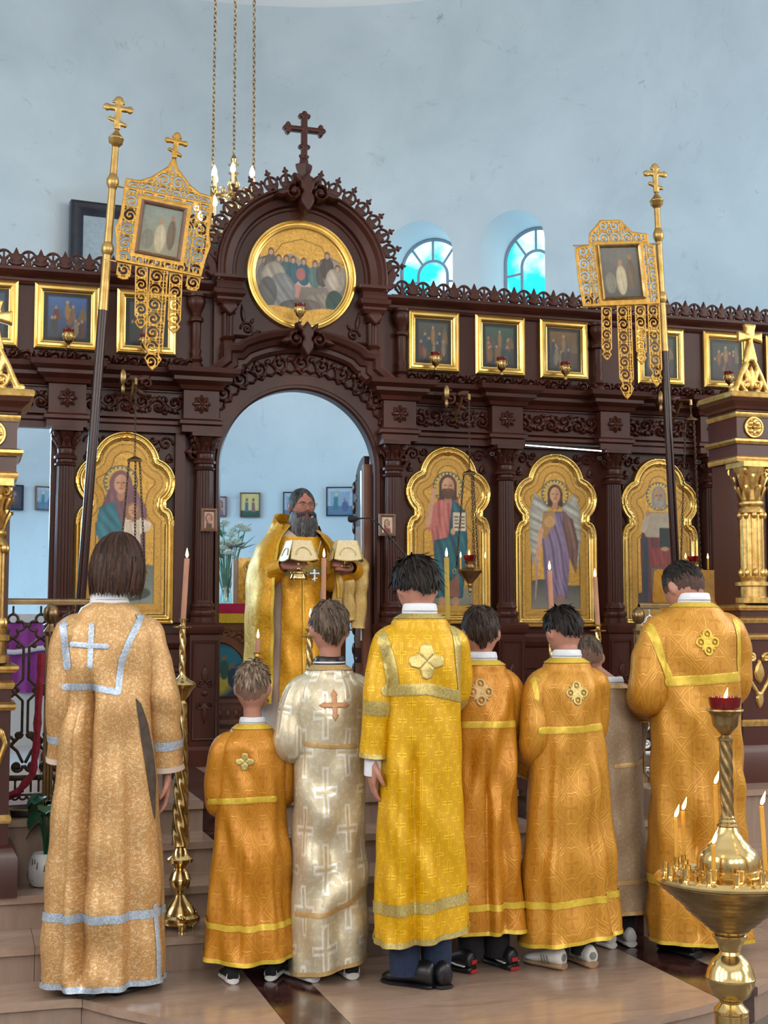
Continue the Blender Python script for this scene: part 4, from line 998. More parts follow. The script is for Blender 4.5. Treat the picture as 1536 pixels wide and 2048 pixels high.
# festal row icons -----------------------------------------------------------------------------------------
def p_feast(seed, sky, ppl):
    def P(X, Z):
        r = np.random.RandomState(seed); x0, x1, z0, z1 = X.min(), X.max(), Z.min(), Z.max(); w, h = x1-x0, z1-z0
        cv = Canvas(X, Z, H('#15181b'))
        b = f_rect(X, Z, x0+w*.12, x1-w*.12, z0+h*.10, z1-h*.10); t = np.clip((Z-z0)/h, 0, 1)[:, None]
        cv.put(b, H('#2b2420')[None]*(1-t)+H(sky)[None]*t)
        for k in range(3): cv.put(np.minimum(b, cv.poly([(x0+w*(.2+.25*k), z0+h*.45), (x0+w*(.3+.25*k), z0+h*r.uniform(.7, .88)), (x0+w*(.42+.25*k), z0+h*.45)])), H(['#4a4a44', '#3d4a52', '#6b5a3c'][k]))
        for k in range(ppl):
            x = x0+w*r.uniform(.18, .82); z = z0+h*r.uniform(.22, .55); c = H(r.choice(['#6d3028', '#2f4a58', '#7a6a50', '#3c3a38', '#8c7a62', '#8f5a38', '#27403a']))
            cv.shade(np.minimum(b, cv.ell(x, z, w*.055, h*.15)), c*.6, c*1.1, 1, 150); cv.put(np.minimum(b, cv.ell(x, z+h*.17, w*.026, h*.032)), H('#a5815f'))
        x = x0+w*.5; cv.put(np.minimum(b, cv.ell(x, z0+h*.62, w*.05, h*.16)), H('#8f6a3c')); cv.put(np.minimum(b, cv.ell(x, z0+h*.8, w*.028, h*.034)), H('#b08a64'))
        sp = np.sin(X*300)*np.sin(Z*260); cv.put(np.minimum(b, sp*.01), H('#55524c'), op=.18)
        return cv
    return P
FE = [(-.12, .265), (.362, .753), (.856, 1.227), (2.748, 3.109), (3.225, 3.585), (3.696, 4.055), (4.432, 4.797), (4.953, 5.321), (5.46, 5.82)]
feat = ['framed icon above the side doorway, beside the gilt shrine cross', 'framed icon with a blue-lit sky and four standing figures', 'framed icon half hidden by the tall gilt banner by the gable', 'gilt-framed dark icon beside the gable, lit along one edge', 'gilt-framed dark icon of a crowd under a green sky', 'gilt-framed dark icon with an ochre sky and a lone figure', 'gilt-framed dark icon hidden behind the pierced banner tails', 'gilt-framed dark icon with red-robed figures by the gilt shrine', 'gilt-framed dark icon behind the carved shrine cross']
for i, (a, b) in enumerate(FE):
    z0, z1 = 2.523, 2.928
    root = thing('festal_icon', feat[i], 'icon', ((a+b)/2, -.01, z0), 'square icons in the upper row')
    mb = MB(); mb.sweep([(a, z0), (a, z1), (b, z1), (b, z0)], [(0, 0), (0, .022), (-.010, .03), (-.018, .026), (-.022, .032), (-.034, .034), (-.044, .026), (-.048, .014), (-.054, .012), (-.056, 0)], True, y=-.005); obj('gilt_frame', mb, M['gold'], root, ang=25)
    paintmesh('painted_panel', lambda X, Z: f_rect(X, Z, a+.045, b-.045, z0+.045, z1-.045), a+.04, b-.04, z0+.04, z1-.04, .006, p_feast(11+i, ['#31506a', '#3f67a0', '#39424a', '#4a4c44', '#3a5a50', '#7a5a2c', '#33403c', '#2f4038', '#33403c'][i], 9), y=-.012, parent=root)

# small framed images beside the doorway
def small_pic(px, py, w, h, Y, label, painter, frame, fw=.02):
    p = onY(px, py, Y); c, z = p[0], p[2]
    root = thing('small_icon', label, 'icon', (c, Y, z-h/2), None)
    mb = MB(); mb.sweep([(c-w/2, z-h/2), (c-w/2, z+h/2), (c+w/2, z+h/2), (c+w/2, z-h/2)], [(0, -.012), (0, .012), (-fw*.5, .016), (-fw, .004)], True, y=Y); mb.box(c-w/2+.004, c+w/2-.004, Y, Y+.01, z-h/2+.004, z+h/2-.004); obj('picture_frame', mb, frame, root, ang=25)
    paintmesh('painted_panel', lambda X, Z: f_rect(X, Z, c-w/2+fw*.8, c+w/2-fw*.8, z-h/2+fw*.8, z+h/2-fw*.8), c-w/2, c+w/2, z-h/2, z+h/2, .004, painter, y=Y-.003, parent=root); return root
def p_bust(bgc, robe, veil=None):
    def P(X, Z):
        cv = Canvas(X, Z, H(bgc)); c = (X.min()+X.max())/2; z = (Z.min()+Z.max())/2; h = Z.max()-Z.min(); w = X.max()-X.min()
        cv.put(cv.poly([(c-w*.32, z-h*.5), (c-w*.25, z-h*.1), (c, z+h*.1), (c+w*.25, z-h*.1), (c+w*.32, z-h*.5)]), H(robe)); headp(cv, c-.02*w, z+h*.12, h*.34, H('#4a2f1e'), veil=H(veil) if veil else None)
        cv.put(cv.ell(c+w*.16, z-h*.12, w*.1, h*.08), H('#c79674')); return cv
    return P
small_pic(418, 1040, .098, .140, -.17, 'small framed image of a veiled figure hung on the doorway column by the candle', p_bust('#b99a86', '#4a2a2c', '#6d3a40'), M['frame_brown'])
small_pic(774, 1050, .108, .140, -.17, 'small pale framed image of a figure in red on the doorway column by the microphone', p_bust('#cdbba6', '#7c2c30'), M['frame_brown'])
# pictures on the apse wall behind the doorways
def wall_pic(px, py, w, h, label, painter, frame, fw=.012):
    p = onApse(px, py, APR-.02); th = math.atan2(p[0]-APX, p[1]-APY)
    root = thing('wall_icon', label, 'icon', tuple(p-np.array([0, 0, h/2])), 'icons on the apse wall', rotz=-th)
    mb = MB(); mb.sweep([(-w/2, 0), (-w/2, h), (w/2, h), (w/2, 0)], [(0, -.02), (0, .012), (-fw*.5, .016), (-fw, .004)], True); mb.box(-w/2+.004, w/2-.004, 0, .018, .004, h-.004); obj('picture_frame', mb, frame, root, ang=25, local=True)
    paintmesh('painted_panel', lambda X, Z: f_rect(X, Z, -w/2+fw*.8, w/2-fw*.8, fw*.8, h-fw*.8), -w/2, w/2, 0, h, .008, painter, y=-.003, parent=root, local=True)
def p_two(X, Z):
    cv = Canvas(X, Z, H('#d8c88c')); w = X.max()-X.min(); h = Z.max()-Z.min(); z = Z.min(); cv.put(z+h*.25-Z, H('#2f5a52'))
    for s, c in ((-.18, '#6a7a90'), (.18, '#a07878')): cv.shade(cv.poly([(s*w-w*.11, z+h*.2), (s*w-w*.09, z+h*.62), (s*w+w*.09, z+h*.62), (s*w+w*.11, z+h*.2)]), H(c)*.7, H(c), 1, 120); cv.put(cv.ell(s*w, z+h*.73, w*.09, h*.09), H('#c8a040')); cv.put(cv.ell(s*w, z+h*.72, w*.055, h*.065), H('#7a5a48'))
    return cv
def p_scene(X, Z):
    cv = Canvas(X, Z, H('#aebfce')); w = X.max()-X.min(); h = Z.max()-Z.min(); z = Z.min(); cv.put(f_rect(X, Z, -w*.38, w*.38, z+h*.12, z+h*.86), H('#8ea6be')); cv.put(z+h*.34-Z-.0*X, H('#5c7c9c'))
    cv.put(cv.poly([(-w*.27, z+h*.2), (-w*.23, z+h*.68), (-w*.08, z+h*.68), (-w*.06, z+h*.2)]), H('#3c7c86')); cv.put(cv.ell(-w*.15, z+h*.75, w*.07, h*.07), H('#c8c090')); cv.put(cv.ell(w*.2, z+h*.32, w*.13, h*.2), H('#51648c')); cv.put(cv.ell(w*.18, z+h*.55, w*.05, h*.055), H('#8a7a78')); return cv
def p_dark(X, Z):
    cv = Canvas(X, Z, H('#26283c')); c = (X.min()+X.max())/2; z = (Z.min()+Z.max())/2; h = Z.max()-Z.min(); cv.put(cv.ell(c-.02, z, h*.2, h*.32), H('#4a3a50')); cv.put(cv.ell(c-.02, z+h*.15, h*.07, h*.09), H('#9a7a70')); return cv
wall_pic(500, 1010, .20, .245, 'wall icon of two standing robed figures on yellow ground', p_two, M['frame_brown'])
wall_pic(680, 1003, .275, .29, 'pale blue wall icon of two figures beside the open gate leaf', p_scene, M['frame_dark'])
wall_pic(588, 1012, .22, .28, 'wall icon mostly hidden behind the head of the bearded person', p_scene, M['frame_dark'])
wall_pic(440, 1013, .13, .2, 'pinkish wall icon at the edge of the central doorway', p_bust('#b9a4b4', '#8a6a7a'), M['frame_brown'])
wall_pic(33, 995, .13, .235, 'dark blue wall icon seen through the side doorway', p_dark, M['frame_dark'])
wall_pic(92, 997, .20, .225, 'reddish-framed pale wall icon seen through the side doorway', p_scene, M['frame_brown'])
# large black-framed picture high on the apse wall
p0 = onApse(140, 405, APR-.05); p1 = onApse(432, 440, APR-.05)
def p_grey(X, Z):
    cv = Canvas(X, Z, H('#9fb0ba')); cv.put(cv.poly([(X.min()+.15, Z.min()), (X.min()+.55, Z.min()+.62), (X.max(), Z.min()+.5), (X.max(), Z.min())]), H('#c3d2da')); return cv
cx_ = (p0+p1)/2; wL = float(np.hypot(p1[0]-p0[0], p1[1]-p0[1])); th_ = math.atan2(p1[1]-p0[1], p1[0]-p0[0])
root = thing('large_picture', 'large picture in a heavy black frame high on the apse wall', 'picture', (cx_[0], cx_[1]-.07, 3.3), None, rotz=th_)
hz_ = p0[2]-3.3
mb = MB(); mb.sweep([(-wL/2, 0), (-wL/2, hz_), (wL/2, hz_), (wL/2, 0)], [(0, -.05), (0, .04), (-.03, .06), (-.06, .05), (-.10, .03), (-.125, .0), (-.13, -.03)], True); obj('picture_frame', mb, M['frame_dark'], root, ang=25, local=True)
paintmesh('painted_panel', lambda X, Z: f_rect(X, Z, -wL/2+.12, wL/2-.12, .12, hz_-.12), -wL/2, wL/2, 0, hz_, .04, p_grey, y=.01, parent=root, local=True)
# ------------------------------------------------------------------ lamps, candles, chandelier, banners
def flame(parent, x, y, z, s=1., lean=(0, 0)):
    pr = [(.0005, 0), (.0045, .004), (.0062, .011), (.0052, .020), (.0028, .030), (.0004, .040)]
    def shear(p): return (p[0]+lean[0]*p[2]**1.5*4, p[1], p[2])
    mb = MB(); mb.lathe([(r*s, q*s) for r, q in pr], 10); mb.v = [(x+p[0]+lean[0]*p[2]*1.0, y+p[1], z+p[2]) for p in mb.v]; obj('flame', mb, M['flame'], parent)
    return parent
def wick(parent, x, y, z): mb = MB(); mb.tube([(x, y, z-.004), (x, y, z+.008)], .0012, 5); obj('wick', mb, M['black'], parent)
def chain_pts(mb, a, b, link=.02, r=.0022):
    a, b = Vector(a), Vector(b); d = b-a; n = max(2, int(d.length/(link*.8))); t = d.normalized(); s = t.orthogonal().normalized(); q = t.cross(s)
    for i in range(n):
        c = a+d*((i+.5)/n); w = s if i % 2 else q
        mb.tube([c+t*(link*.55*math.cos(k*PI/3))+w*(link*.26*math.sin(k*PI/3)) for k in range(6)], r, 4, closed=True)
# icon lamps: pierced brass cup with ruby glass on a short bracket
def cup_mesh():
    mb = MB(); mb.lathe([(.006, -.06), (.013, -.05), (.010, -.04), (.006, -.032), (.010, -.022), (.022, -.012), (.030, .004), (.033, .022), (.034, .04), (.036, .044), (.033, .046)], 20)
    for k in range(9):
        a = 2*PI*k/9; mb.tube([(.034*math.cos(a), .034*math.sin(a), .012), (.036*math.cos(a+.18), .036*math.sin(a+.18), .026), (.035*math.cos(a), .035*math.sin(a), .038)], .0035, 5)
    br = MB(); br.tube([(0, 0, -.055), (0, .05, -.075), (0, .13, -.07)], .006, 6)
    gl = MB(); gl.lathe([(.028, .03), (.033, .048), (.035, .066), (.032, .066), (.030, .05), (.001, .045)], 20)
    return mesh('lamp_cup', mb, M['brass']), mesh('lamp_bracket', br, M['brass_dark']), mesh('ruby_glass_cup', gl, M['ruby'])
CUP = cup_mesh()
for px, py, nm in ((137, 680, 'brass icon lamp with ruby glass before the blue-sky framed icon'), (291, 690, 'brass icon lamp with ruby glass behind the gilt banner tail'), (600, 628, 'brass icon lamp with ruby glass before the round painting'), (871, 725, 'brass icon lamp with ruby glass before the framed icon next to the gable'),
                   (1003, 735, 'brass icon lamp with ruby glass before the green-sky framed icon'), (1131, 744, 'brass icon lamp with ruby glass before the ochre-sky framed icon'), (1322, 752, 'brass icon lamp with ruby glass behind the banner pole'), (1458, 762, 'brass icon lamp with ruby glass beside the gilt shrine cross')):
    Y = -.24 if px == 600 else -.15
    p = onY(px, py, Y); rt = thing('icon_lamp', nm, 'lamp', (p[0], Y, p[2]-.06), 'small ruby glass lamps before the icons')
    for n_, me in zip(('lamp_cup', 'lamp_bracket', 'ruby_glass'), CUP): obj(n_, me, None, rt, at=(p[0], Y, p[2]))
# hanging lamps ------------------------------------------------------------------------------------------------
def hanging_lamp(px_, py_bowl, py_hood, brx, bry, Y, label, lit=True):
    b = onY(px_, py_bowl, Y); hd = onY(px_, py_hood, Y); br = onY(brx, bry, -.25); x = b[0]; top = br[2]-.03
    rt = thing('hanging_lamp', label, 'lamp', (x, Y, b[2]-.12), 'lamps hung on chains before the large icons')
    mb = MB(); mb.lathe([(.003, -.135), (.008, -.13), (.006, -.115), (.012, -.105), (.008, -.09), (.016, -.075), (.014, -.062), (.022, -.05), (.034, -.035), (.05, -.02), (.062, 0), (.075, .012), (.08, .018), (.075, .024), (.055, .03), (.03, .042), (.022, .06), (.03, .07), (.038, .078), (.026, .084)], 24, (x, Y, b[2]))
    bowl = obj('lamp_bowl', mb, M['brass_dark'], rt)
    for k in range(3):
        a = PI/6+k*2*PI/3; e = (math.cos(a), math.sin(a)); mb = MB()
        sp = spiral(.095, .022, .02, 1.3, PI, 1, 16); mb.tube([(x+e[0]*.07, Y+e[1]*.07, b[2]+.018)]+[(x+e[0]*r, Y+e[1]*r, b[2]+z) for r, z in sp], .0045, 6); obj('scroll_arm', mb, M['brass_dark'], bowl)
        mb = MB(); chain_pts(mb, (x+e[0]*.085, Y+e[1]*.085, b[2]+.04), (x+e[0]*.036, Y+e[1]*.036, hd[2]-.005), .024, .0026); obj('chain', mb, M['iron'], rt)
    mb = MB(); mb.lathe([(.028, .08), (.038, .10), (.042, .118), (.039, .118), (.034, .10), (.001, .09)], 20, (x, Y, b[2])); obj('ruby_glass', mb, M['ruby'], rt)
    if lit:
        flame(rt, x-.005, Y, b[2]+.115, .9)
        for dx in (-.066, .10):
            mb = MB(); mb.lathe([(.006, .03), (.006, .10)], 8, (x+dx, Y-.01, b[2])); obj('small_candle', mb, M['wax'], rt); flame(rt, x+dx, Y-.01, b[2]+.102, .9)
    mb = MB(); mb.lathe([(.044, -.012), (.045, -.006), (.036, .002), (.014, .012), (.006, .02), (.004, .03)], 20, (x, Y, hd[2])); obj('lamp_hood', mb, M['brass_dark'], rt)
    mb = MB(); chain_pts(mb, (x, Y, hd[2]+.03), (x, Y, top), .022, .0022); obj('chain', mb, M['iron'], rt)
    # bracket on the cornice
    mb = MB(); mb.tube([(x, -.14, top-.04), (x, (Y-.14)/2, top+.04), (x, Y, top+.02), (x, Y, top-.01)], .010, 8)
    mb.tube([(x, -.15, top-.10), (x, -.24, top-.04), (x, -.3, top+.03)], .008, 6); obj('bracket_arm', mb, M['brass_dark'], rt)
    def fb(X, Z):
        o = f_line(X, Z, spiral(0, 0, .05, 1.6, PI/2, 1), .010)
        return umax(o, f_leaf(X, Z, .04, .02, .3, .10, .02), f_leaf(X, Z, .03, -.03, -.5, .10, .018), f_line(X, Z, spiral(.11, 0, .035, 1.3, PI, -1), .009))
    mb = MB(); mb.relief(fb, -.07, .18, -.09, .09, .006, .016, .01, back=.02); mb.v = [(br[0]+p[0], -.22+p[1], br[2]+p[2]) for p in mb.v]; obj('bracket_scroll', mb, W, rt, ang=60)
    mb = MB(); mb.ball((0, 0, .03), (.022, .022, .05)); mb.ball((0, 0, -.04), (.014, .014, .03)); mb.v = [(br[0]-.035+p[0], -.25+p[1], br[2]+p[2]) for p in mb.v]; obj('counterweight', mb, M['brass_dark'], rt)
    return rt
hanging_lamp(266, 1150, 918, 258, 765, -.42, 'hanging brass lamp on chains before the icon of the veiled woman', False)
hanging_lamp(940, 1148, 945, 903, 795, -.42, 'lit hanging brass lamp before the icon with the open book')
hanging_lamp(1388, 1148, 838, 1330, 805, -.42, 'lit hanging brass lamp before the grey-bearded icon')
# tube light under the cornice
a_ = onY(1035, 889, -.13); b_ = onY(1203, 902, -.13)
rt = thing('tube_light', 'thin lit white tube under the cornice above the angel icon', 'light', tuple(a_))
mb = MB(); mb.tube([a_, b_], .004, 8); obj('lit_tube', mb, M['tube'], rt)
mb = MB(); mb.box(a_[0], b_[0], -.13, -.09, a_[2]+.006, a_[2]+.014); obj('tube_holder', mb, M['black'], rt)
# chandelier -----------------------------------------------------------------------------------------------------
CY = 1.9
cc = onY(467, 400, CY); kx = .0040                                   # metres per photo pixel at that depth
kx = float(onY(468, 400, CY)[0]-cc[0])
ch = thing('chandelier', 'brass chandelier with lit candle bulbs hanging from chains behind the gable', 'chandelier', (cc[0], CY, cc[2]-.15))
cz = cc[2]
mb = MB(); S = kx/.0040
mb.lathe([(r*S, z*S) for r, z in ((.002, -.20), (.02, -.18), (.03, -.15), (.05, -.11), (.07, -.06), (.06, -.03), (.085, 0), (.07, .03), (.03, .05), (.045, .08), (.05, .12), (.03, .16), (.02, .2), (.045, .215), (.02, .225), (.018, .28), (.045, .285), (.02, .30), (.028, .33), (.012, .36), (.005, .38))], 24, (cc[0], CY, cz)); obj('stem', mb, M['brass'], ch)
tiers = [(.17, .06, 6, .30), (.30, -.24, 8, .1)]
for R0, zz, n, ph in tiers:
    for k in range(n):
        a = ph+2*PI*k/n; e = Vector((math.cos(a), math.sin(a), 0)); c0 = Vector((cc[0], CY, cz+zz*S))
        P3 = [c0+e*(.05*S)+Vector((0, 0, -.02)), c0+e*(R0*.45*S)+Vector((0, 0, -.05*S)), c0+e*(R0*.8*S)+Vector((0, 0, -.04*S)), c0+e*(R0*S)]
        mb = MB(); mb.tube(P3, [.012, .010, .009, .010], 7); sp = spiral(R0*.55, .0, .04, 1.3, -PI/2, 1, 14); mb.tube([c0+e*(r*S)+Vector((0, 0, z*S)) for r, z in sp], .006, 5); arm = obj('arm', mb, M['brass'], ch)
        q = c0+e*(R0*S)
        mb = MB(); mb.lathe([(.012, -.03), (.03, 0), (.032, .006), (.012, .01), (.012, .02)], 12, tuple(q)); obj('drip_cup', mb, M['brass'], arm)
        mb = MB(); mb.lathe([(.011, .02), (.011, .10)], 10, tuple(q)); obj('candle_tube', mb, M['lampwax'], arm)
        mb = MB(); mb.lathe([(.006, .10), (.018, .115), (.021, .135), (.015, .16), (.004, .182), (.0004, .192)], 12, tuple(q)); obj('bulb', mb, M['bulb'], arm)
    mb = MB(); mb.tube([(cc[0]+R0*.8*S*math.cos(2*PI*k/40), CY+R0*.8*S*math.sin(2*PI*k/40), cz+(zz-.04)*S) for k in range(40)], .009, 6, closed=True); obj('ring', mb, M['brass'], ch)
for dx, dy, z0 in ((-.165*S, .02, .10*S), (.165*S, .02, .10*S), (0, 0, .38*S)): 
    mb = MB(); chain_pts(mb, (cc[0]+dx, CY+dy, cz+z0), (cc[0]+dx*.9, CY+dy, 7.6), .045, .004)
    if dx: mb.tube([(cc[0]+dx, CY+dy, cz+z0-.45*S), (cc[0]+dx, CY+dy, cz+z0)], .016, 6)
    obj('chain', mb, M['brass_dark'], ch)
mb = MB(); mb.lathe([(.1, 7.6), (.09, 7.64), (.02, 7.7), (.012, 8.4), (.012, 11)], 12, (cc[0], CY, 0)); obj('ceiling_rod', mb, M['brass_dark'], ch)
# church banners -----------------------------------------------------------------------------------------------
def cross3(mb, M_, s, y=0):
    """three-barred cross, upright, foot at the origin"""
    def f(X, Z):
        x, z = X/s, Z/s; o = umax(f_rect(x, z, -.10, .10, 0, 1), f_rect(x, z, -.38, .38, .62, .80), f_rect(x, z, -.2, .2, .86, .96), f_line(x, z, [(-.24, .34), (.24, .18)], .07), f_circ(x, z, 0, .97, .14), f_circ(x, z, -.36, .71, .12), f_circ(x, z, .36, .71, .12)); return o*s
    k = MB(); k.relief(f, -.55*s, .55*s, -.02*s, 1.15*s, .045*s, .006, .01, back=.008); mb.add([tuple(M_ @ Vector(v)) for v in k.v], k.f)
def f_fili(X, Z, sc=1.):
    """holes of the pierced scrollwork (positive where metal stays)"""
    x, z = X/sc, Z/sc; p = .078
    cx = (np.floor(x/p)+.5)*p; czz = (np.floor(z/p)+.5)*p; u, v = x-cx, z-czz; sg = np.where((np.floor(x/p)+np.floor(z/p)) % 2 == 0, 1, -1); u = u*sg
    r = np.hypot(u, v); a = np.arctan2(v, u); t = (r-.0105*((a+PI)/PI)-.004)/.021
    sp = .0046-np.abs((t-np.round(t))*.021); m = umax(np.minimum(sp, .034-r), .0034-np.abs(np.abs(u)-p/2), .0034-np.abs(np.abs(v)-p/2), .005-r, .004-np.abs(np.abs(u)+np.abs(v)-.052))
    return m*sc
def banner(pt, pb, Y, flip, plate, icon, tails, cross_top, label, bands):
    """pt/pb: pole top and bottom in pixels on plane Y; plate: corner pixels; tails: list of (px top mid, px bottom mid, width)"""
    T = onY(*pt, Y); B = onY(*pb, Y); Bv = B+(B-T)*((B[2]-.0)/(T[2]-B[2])); d = Vector(T-Bv); L = d.length
    rt = thing('church_banner', label, 'banner', tuple(Bv))
    def at(f): return Vector(Bv)+d*f
    fz = lambda py: float((onY(pt[0], py, Y)[2]-Bv[2])/(T[2]-Bv[2]))
    zb = fz(bands[-1])
    mb = MB(); mb.tube([at(0), at(zb)], .026, 14); obj('pole', mb, M['pole_wood'], rt)
    mb = MB(); mb.tube([at(zb-.01), at(zb+.001), at(fz(bands[1])), at(fz(bands[0])-.006)], [.028, .026, .020, .018], 14)
    for by in bands[1:-1]:
        f = fz(by); mb.tube([at(f-.012), at(f-.008), at(f-.003), at(f+.003), at(f+.008), at(f+.012)], [.02, .026, .034, .034, .026, .02], 14)
    obj('brass_tube', mb, M['pole_brass'], rt)
    f0 = fz(bands[0]); prof = [(-.012, .018), (-.009, .026), (-.006, .038), (.0, .041), (.0005, .043), (.002, .043), (.0025, .040), (.007, .026), (.012, .012), (.017, .007)]
    mb = MB(); mb.tube([at(f0+a) for a, r in prof], [r for a, r in prof], 18); fin = obj('finial_knob', mb, M['pole_brass'], rt)
    up = d.normalized(); xr = Vector((1, 0, 0)); xr = (xr-up*xr.dot(up)).normalized(); yy = up.cross(xr)
    Mx = Matrix(((xr.x, yy.x, up.x, 0), (xr.y, yy.y, up.y, 0), (xr.z, yy.z, up.z, 0), (0, 0, 0, 1)))
    mb = MB(); cross3(mb, Matrix.Translation(at(f0+.015)) @ Mx, .17); obj('finial_cross', mb, M['pole_brass'], rt, ang=60)
    # sheet, in its own plane, a hand's width before the pole axis
    Yp = Y-.03; Q = [onY(x, y, Yp) for x, y in plate]; Q = [(q[0], q[2]) for q in Q]      # tl, tr, br, bl
    I = [onY(x, y, Yp) for x, y in icon]; I = [(q[0], q[2]) for q in I]
    ux = np.array(Q[2])-np.array(Q[3]); w = float(np.linalg.norm(ux)); ux /= w; uz = np.array([-ux[1], ux[0]]); O = np.array(Q[3])
    h = float((np.array(Q[0])-O)@uz); loc = lambda p: (float((np.array(p)-O)@ux), float((np.array(p)-O)@uz))
    il = [loc(p) for p in I]; ix0, ix1 = (il[0][0]+il[3][0])/2, (il[1][0]+il[2][0])/2; iz0, iz1 = (il[2][1]+il[3][1])/2, (il[0][1]+il[1][1])/2
    wv = np.array(ux); MM = lambda x, y, z: (O[0]+ux[0]*x+uz[0]*z, Yp+y, O[1]+ux[1]*x+uz[1]*z)
    peak = .115 if cross_top else .11; kx_ = h
    outl = [(0, 0), (w, 0), (w+.012, h*.25), (w+.03, h*.45), (w+.012, h*.62), (w+.012, h), (w+.01, h+.05), (w*.86, h+.055)]+[(w*.74, h+.085), (w*.64, h+.13), (w*.56, h+.165), (w*.53, h+.205), (w*.5, h+.225), (w*.47, h+.205), (w*.44, h+.165), (w*.36, h+.13), (w*.26, h+.085)]+[(w*.14, h+.055), (-.01, h+.05), (-.012, h), (-.012, h*.62), (-.03, h*.45), (-.012, h*.25)]
    if not cross_top: outl = [(0, 0), (w, 0), (w+.008, h*.4), (w+.008, h*.97), (w-.03, h), (w-.03, h+.06), (w*.74, h+.075), (w*.66, h+.12), (w*.60, h+.075+peak*.7), (w*.34, h+.075+peak*.7), (w*.28, h+.12), (w*.18, h+.07), (w*.16, h), (-.012, h*.96), (-.012, h*.4)]
    def F(X, Z):
        o = f_poly(X, Z, outl); rim = .009-np.abs(o-.009)
        edge = .016-np.abs(f_rect(X, Z, ix0-.015, ix1+.015, iz0-.015, iz1+.015)*-1-.0)
        m = umax(f_fili(X, Z+.01), rim, edge, f_rect(X, Z, -.02, w+.02, h-.008, h+.008), f_rect(X, Z, -.02, w+.02, .0, .012))
        m = np.minimum(np.minimum(o, m), -f_rect(X, Z, ix0, ix1, iz0, iz1)); return m
    mb = MB(); mb.relief(F, -.04, w+.04, -.002, h+.28, .0038, .002, .004, back=.003); mb.v = [MM(*p) for p in mb.v]; obj('pierced_sheet', mb, M['filigree'], rt, ang=60)
    mb = MB(); mb.sweep([(ix0-.008, iz0-.008), (ix0-.008, iz1+.008), (ix1+.008, iz1+.008), (ix1+.008, iz0-.008)], [(0, -.006), (0, .016), (-.008, .02), (-.016, .012), (-.020, .0), (-.020, -.006)], True); mb.v = [MM(*p) for p in mb.v]; fr = obj('icon_frame', mb, M['frame_brown' if cross_top else 'brass_dark'], rt, ang=25)
    def P(X, Z):
        cv = Canvas(X, Z, H('#7c7a68') if cross_top else H('#5c5850')); x0, x1, z0, z1 = X.min(), X.max(), Z.min(), Z.max(); W_, H_ = x1-x0, z1-z0
        t = np.clip((Z-z0)/H_, 0, 1)[:, None]; cv.put(np.ones(len(X)), (H('#8c8468') if cross_top else H('#4a4640'))[None]*(1-t)+(H('#7f8a82') if cross_top else H('#6f6c64'))[None]*t)
        cv.shade(cv.ell(x0+W_*.5, z0+H_*.35, W_*.13, H_*.28), H('#a89a7a'), H('#c9bd9c'), 1, 130); cv.put(cv.ell(x0+W_*.5, z0+H_*.68, W_*.05, H_*.06), H('#a07a58'))
        cv.shade(cv.ell(x0+W_*.75, z0+H_*.45, W_*.10, H_*.3), H('#5a4a38'), H('#7a6448'), 1, 130); cv.put(cv.ell(x0+W_*.75, z0+H_*.78, W_*.045, H_*.05), H('#906a4c'))
        cv.shade(cv.ell(x0+W_*.22, z0+H_*.3, W_*.14, H_*.2), H('#6c6a5c'), H('#8a8672'), 1, 90); return cv
    paintmesh('painted_panel', lambda X, Z: f_rect(X, Z, ix0, ix1, iz0, iz1), ix0, ix1, iz0, iz1, .005, P, y=.0, parent=fr, at=WLOC[fr.name], fn=MM)
    for (ta, tb, tw) in tails:
        a = loc(tuple(onY(*ta, Yp)[[0, 2]])); b = loc(tuple(onY(*tb, Yp)[[0, 2]])); Lt = math.hypot(b[0]-a[0], b[1]-a[1]); dx, dz = (b[0]-a[0])/Lt, (b[1]-a[1])/Lt; hw = tw/2
        ol = [(-hw, 0), (hw, 0), (hw, -Lt*.78), (hw*.6, -Lt*.83), (hw*.95, -Lt*.88), (hw*.5, -Lt*.955), (0, -Lt), (-hw*.5, -Lt*.955), (-hw*.95, -Lt*.88), (-hw*.6, -Lt*.83), (-hw, -Lt*.78)]
        def Ft(X, Z):
            o = f_poly(X, Z, ol); return np.minimum(o, umax(f_fili(X+tw*.5, Z, min(1., tw/.078)), .007-o, f_circ(X, Z, 0, -Lt*.97, .012)))
        mb = MB(); mb.relief(Ft, -hw-.01, hw+.01, -Lt-.01, .002, .0038, .002, .004, back=.003); mb.v = [MM(a[0]+p[0]*(-dz)+(-p[2])*dx, p[1]-.004, a[1]+p[0]*dx+(-p[2])*dz) for p in mb.v]; obj('pendant_tail', mb, M['filigree'], rt, ang=60)
    for zz in (0, h):
        mb = MB(); mb.tube([MM(-.06 if flip else w+.06, .012, zz), MM(w+.015 if flip else -.015, .008, zz)], .005, 6); obj('hanger_rod', mb, M['brass_dark'], rt)
    if cross_top:
        mb = MB(); cross3(mb, Matrix(((ux[0], 0, uz[0], MM(w*.5, 0, h+.215)[0]), (0, 1, 0, Yp), (ux[1], 0, uz[1], MM(w*.5, 0, h+.215)[2]), (0, 0, 0, 1))), .135); obj('banner_cross', mb, M['filigree'], rt, ang=60)
    mb = MB(); mb.lathe([(.11, 0), (.11, .03), (.05, .06), (.035, .12), (.036, .5), (.03, .5)], 20, tuple(Bv)); obj('pole_socket', mb, M['brass_dark'], rt)
banner((237, 215), (163, 1180), -1.1, True, [(240, 372), (408, 412), (402, 555), (232, 522)], [(281, 400), (367, 421), (361, 520), (278, 505)], [((249, 527), (245, 560), .075), ((283, 533), (281, 660), .068), ((318, 540), (304, 742), .10), ((352, 547), (347, 668), .072), ((388, 553), (383, 583), .075)],
       True, 'gilt pierced metal church banner with a crowning cross on a leaning pole', (280, 365, 500, 610))
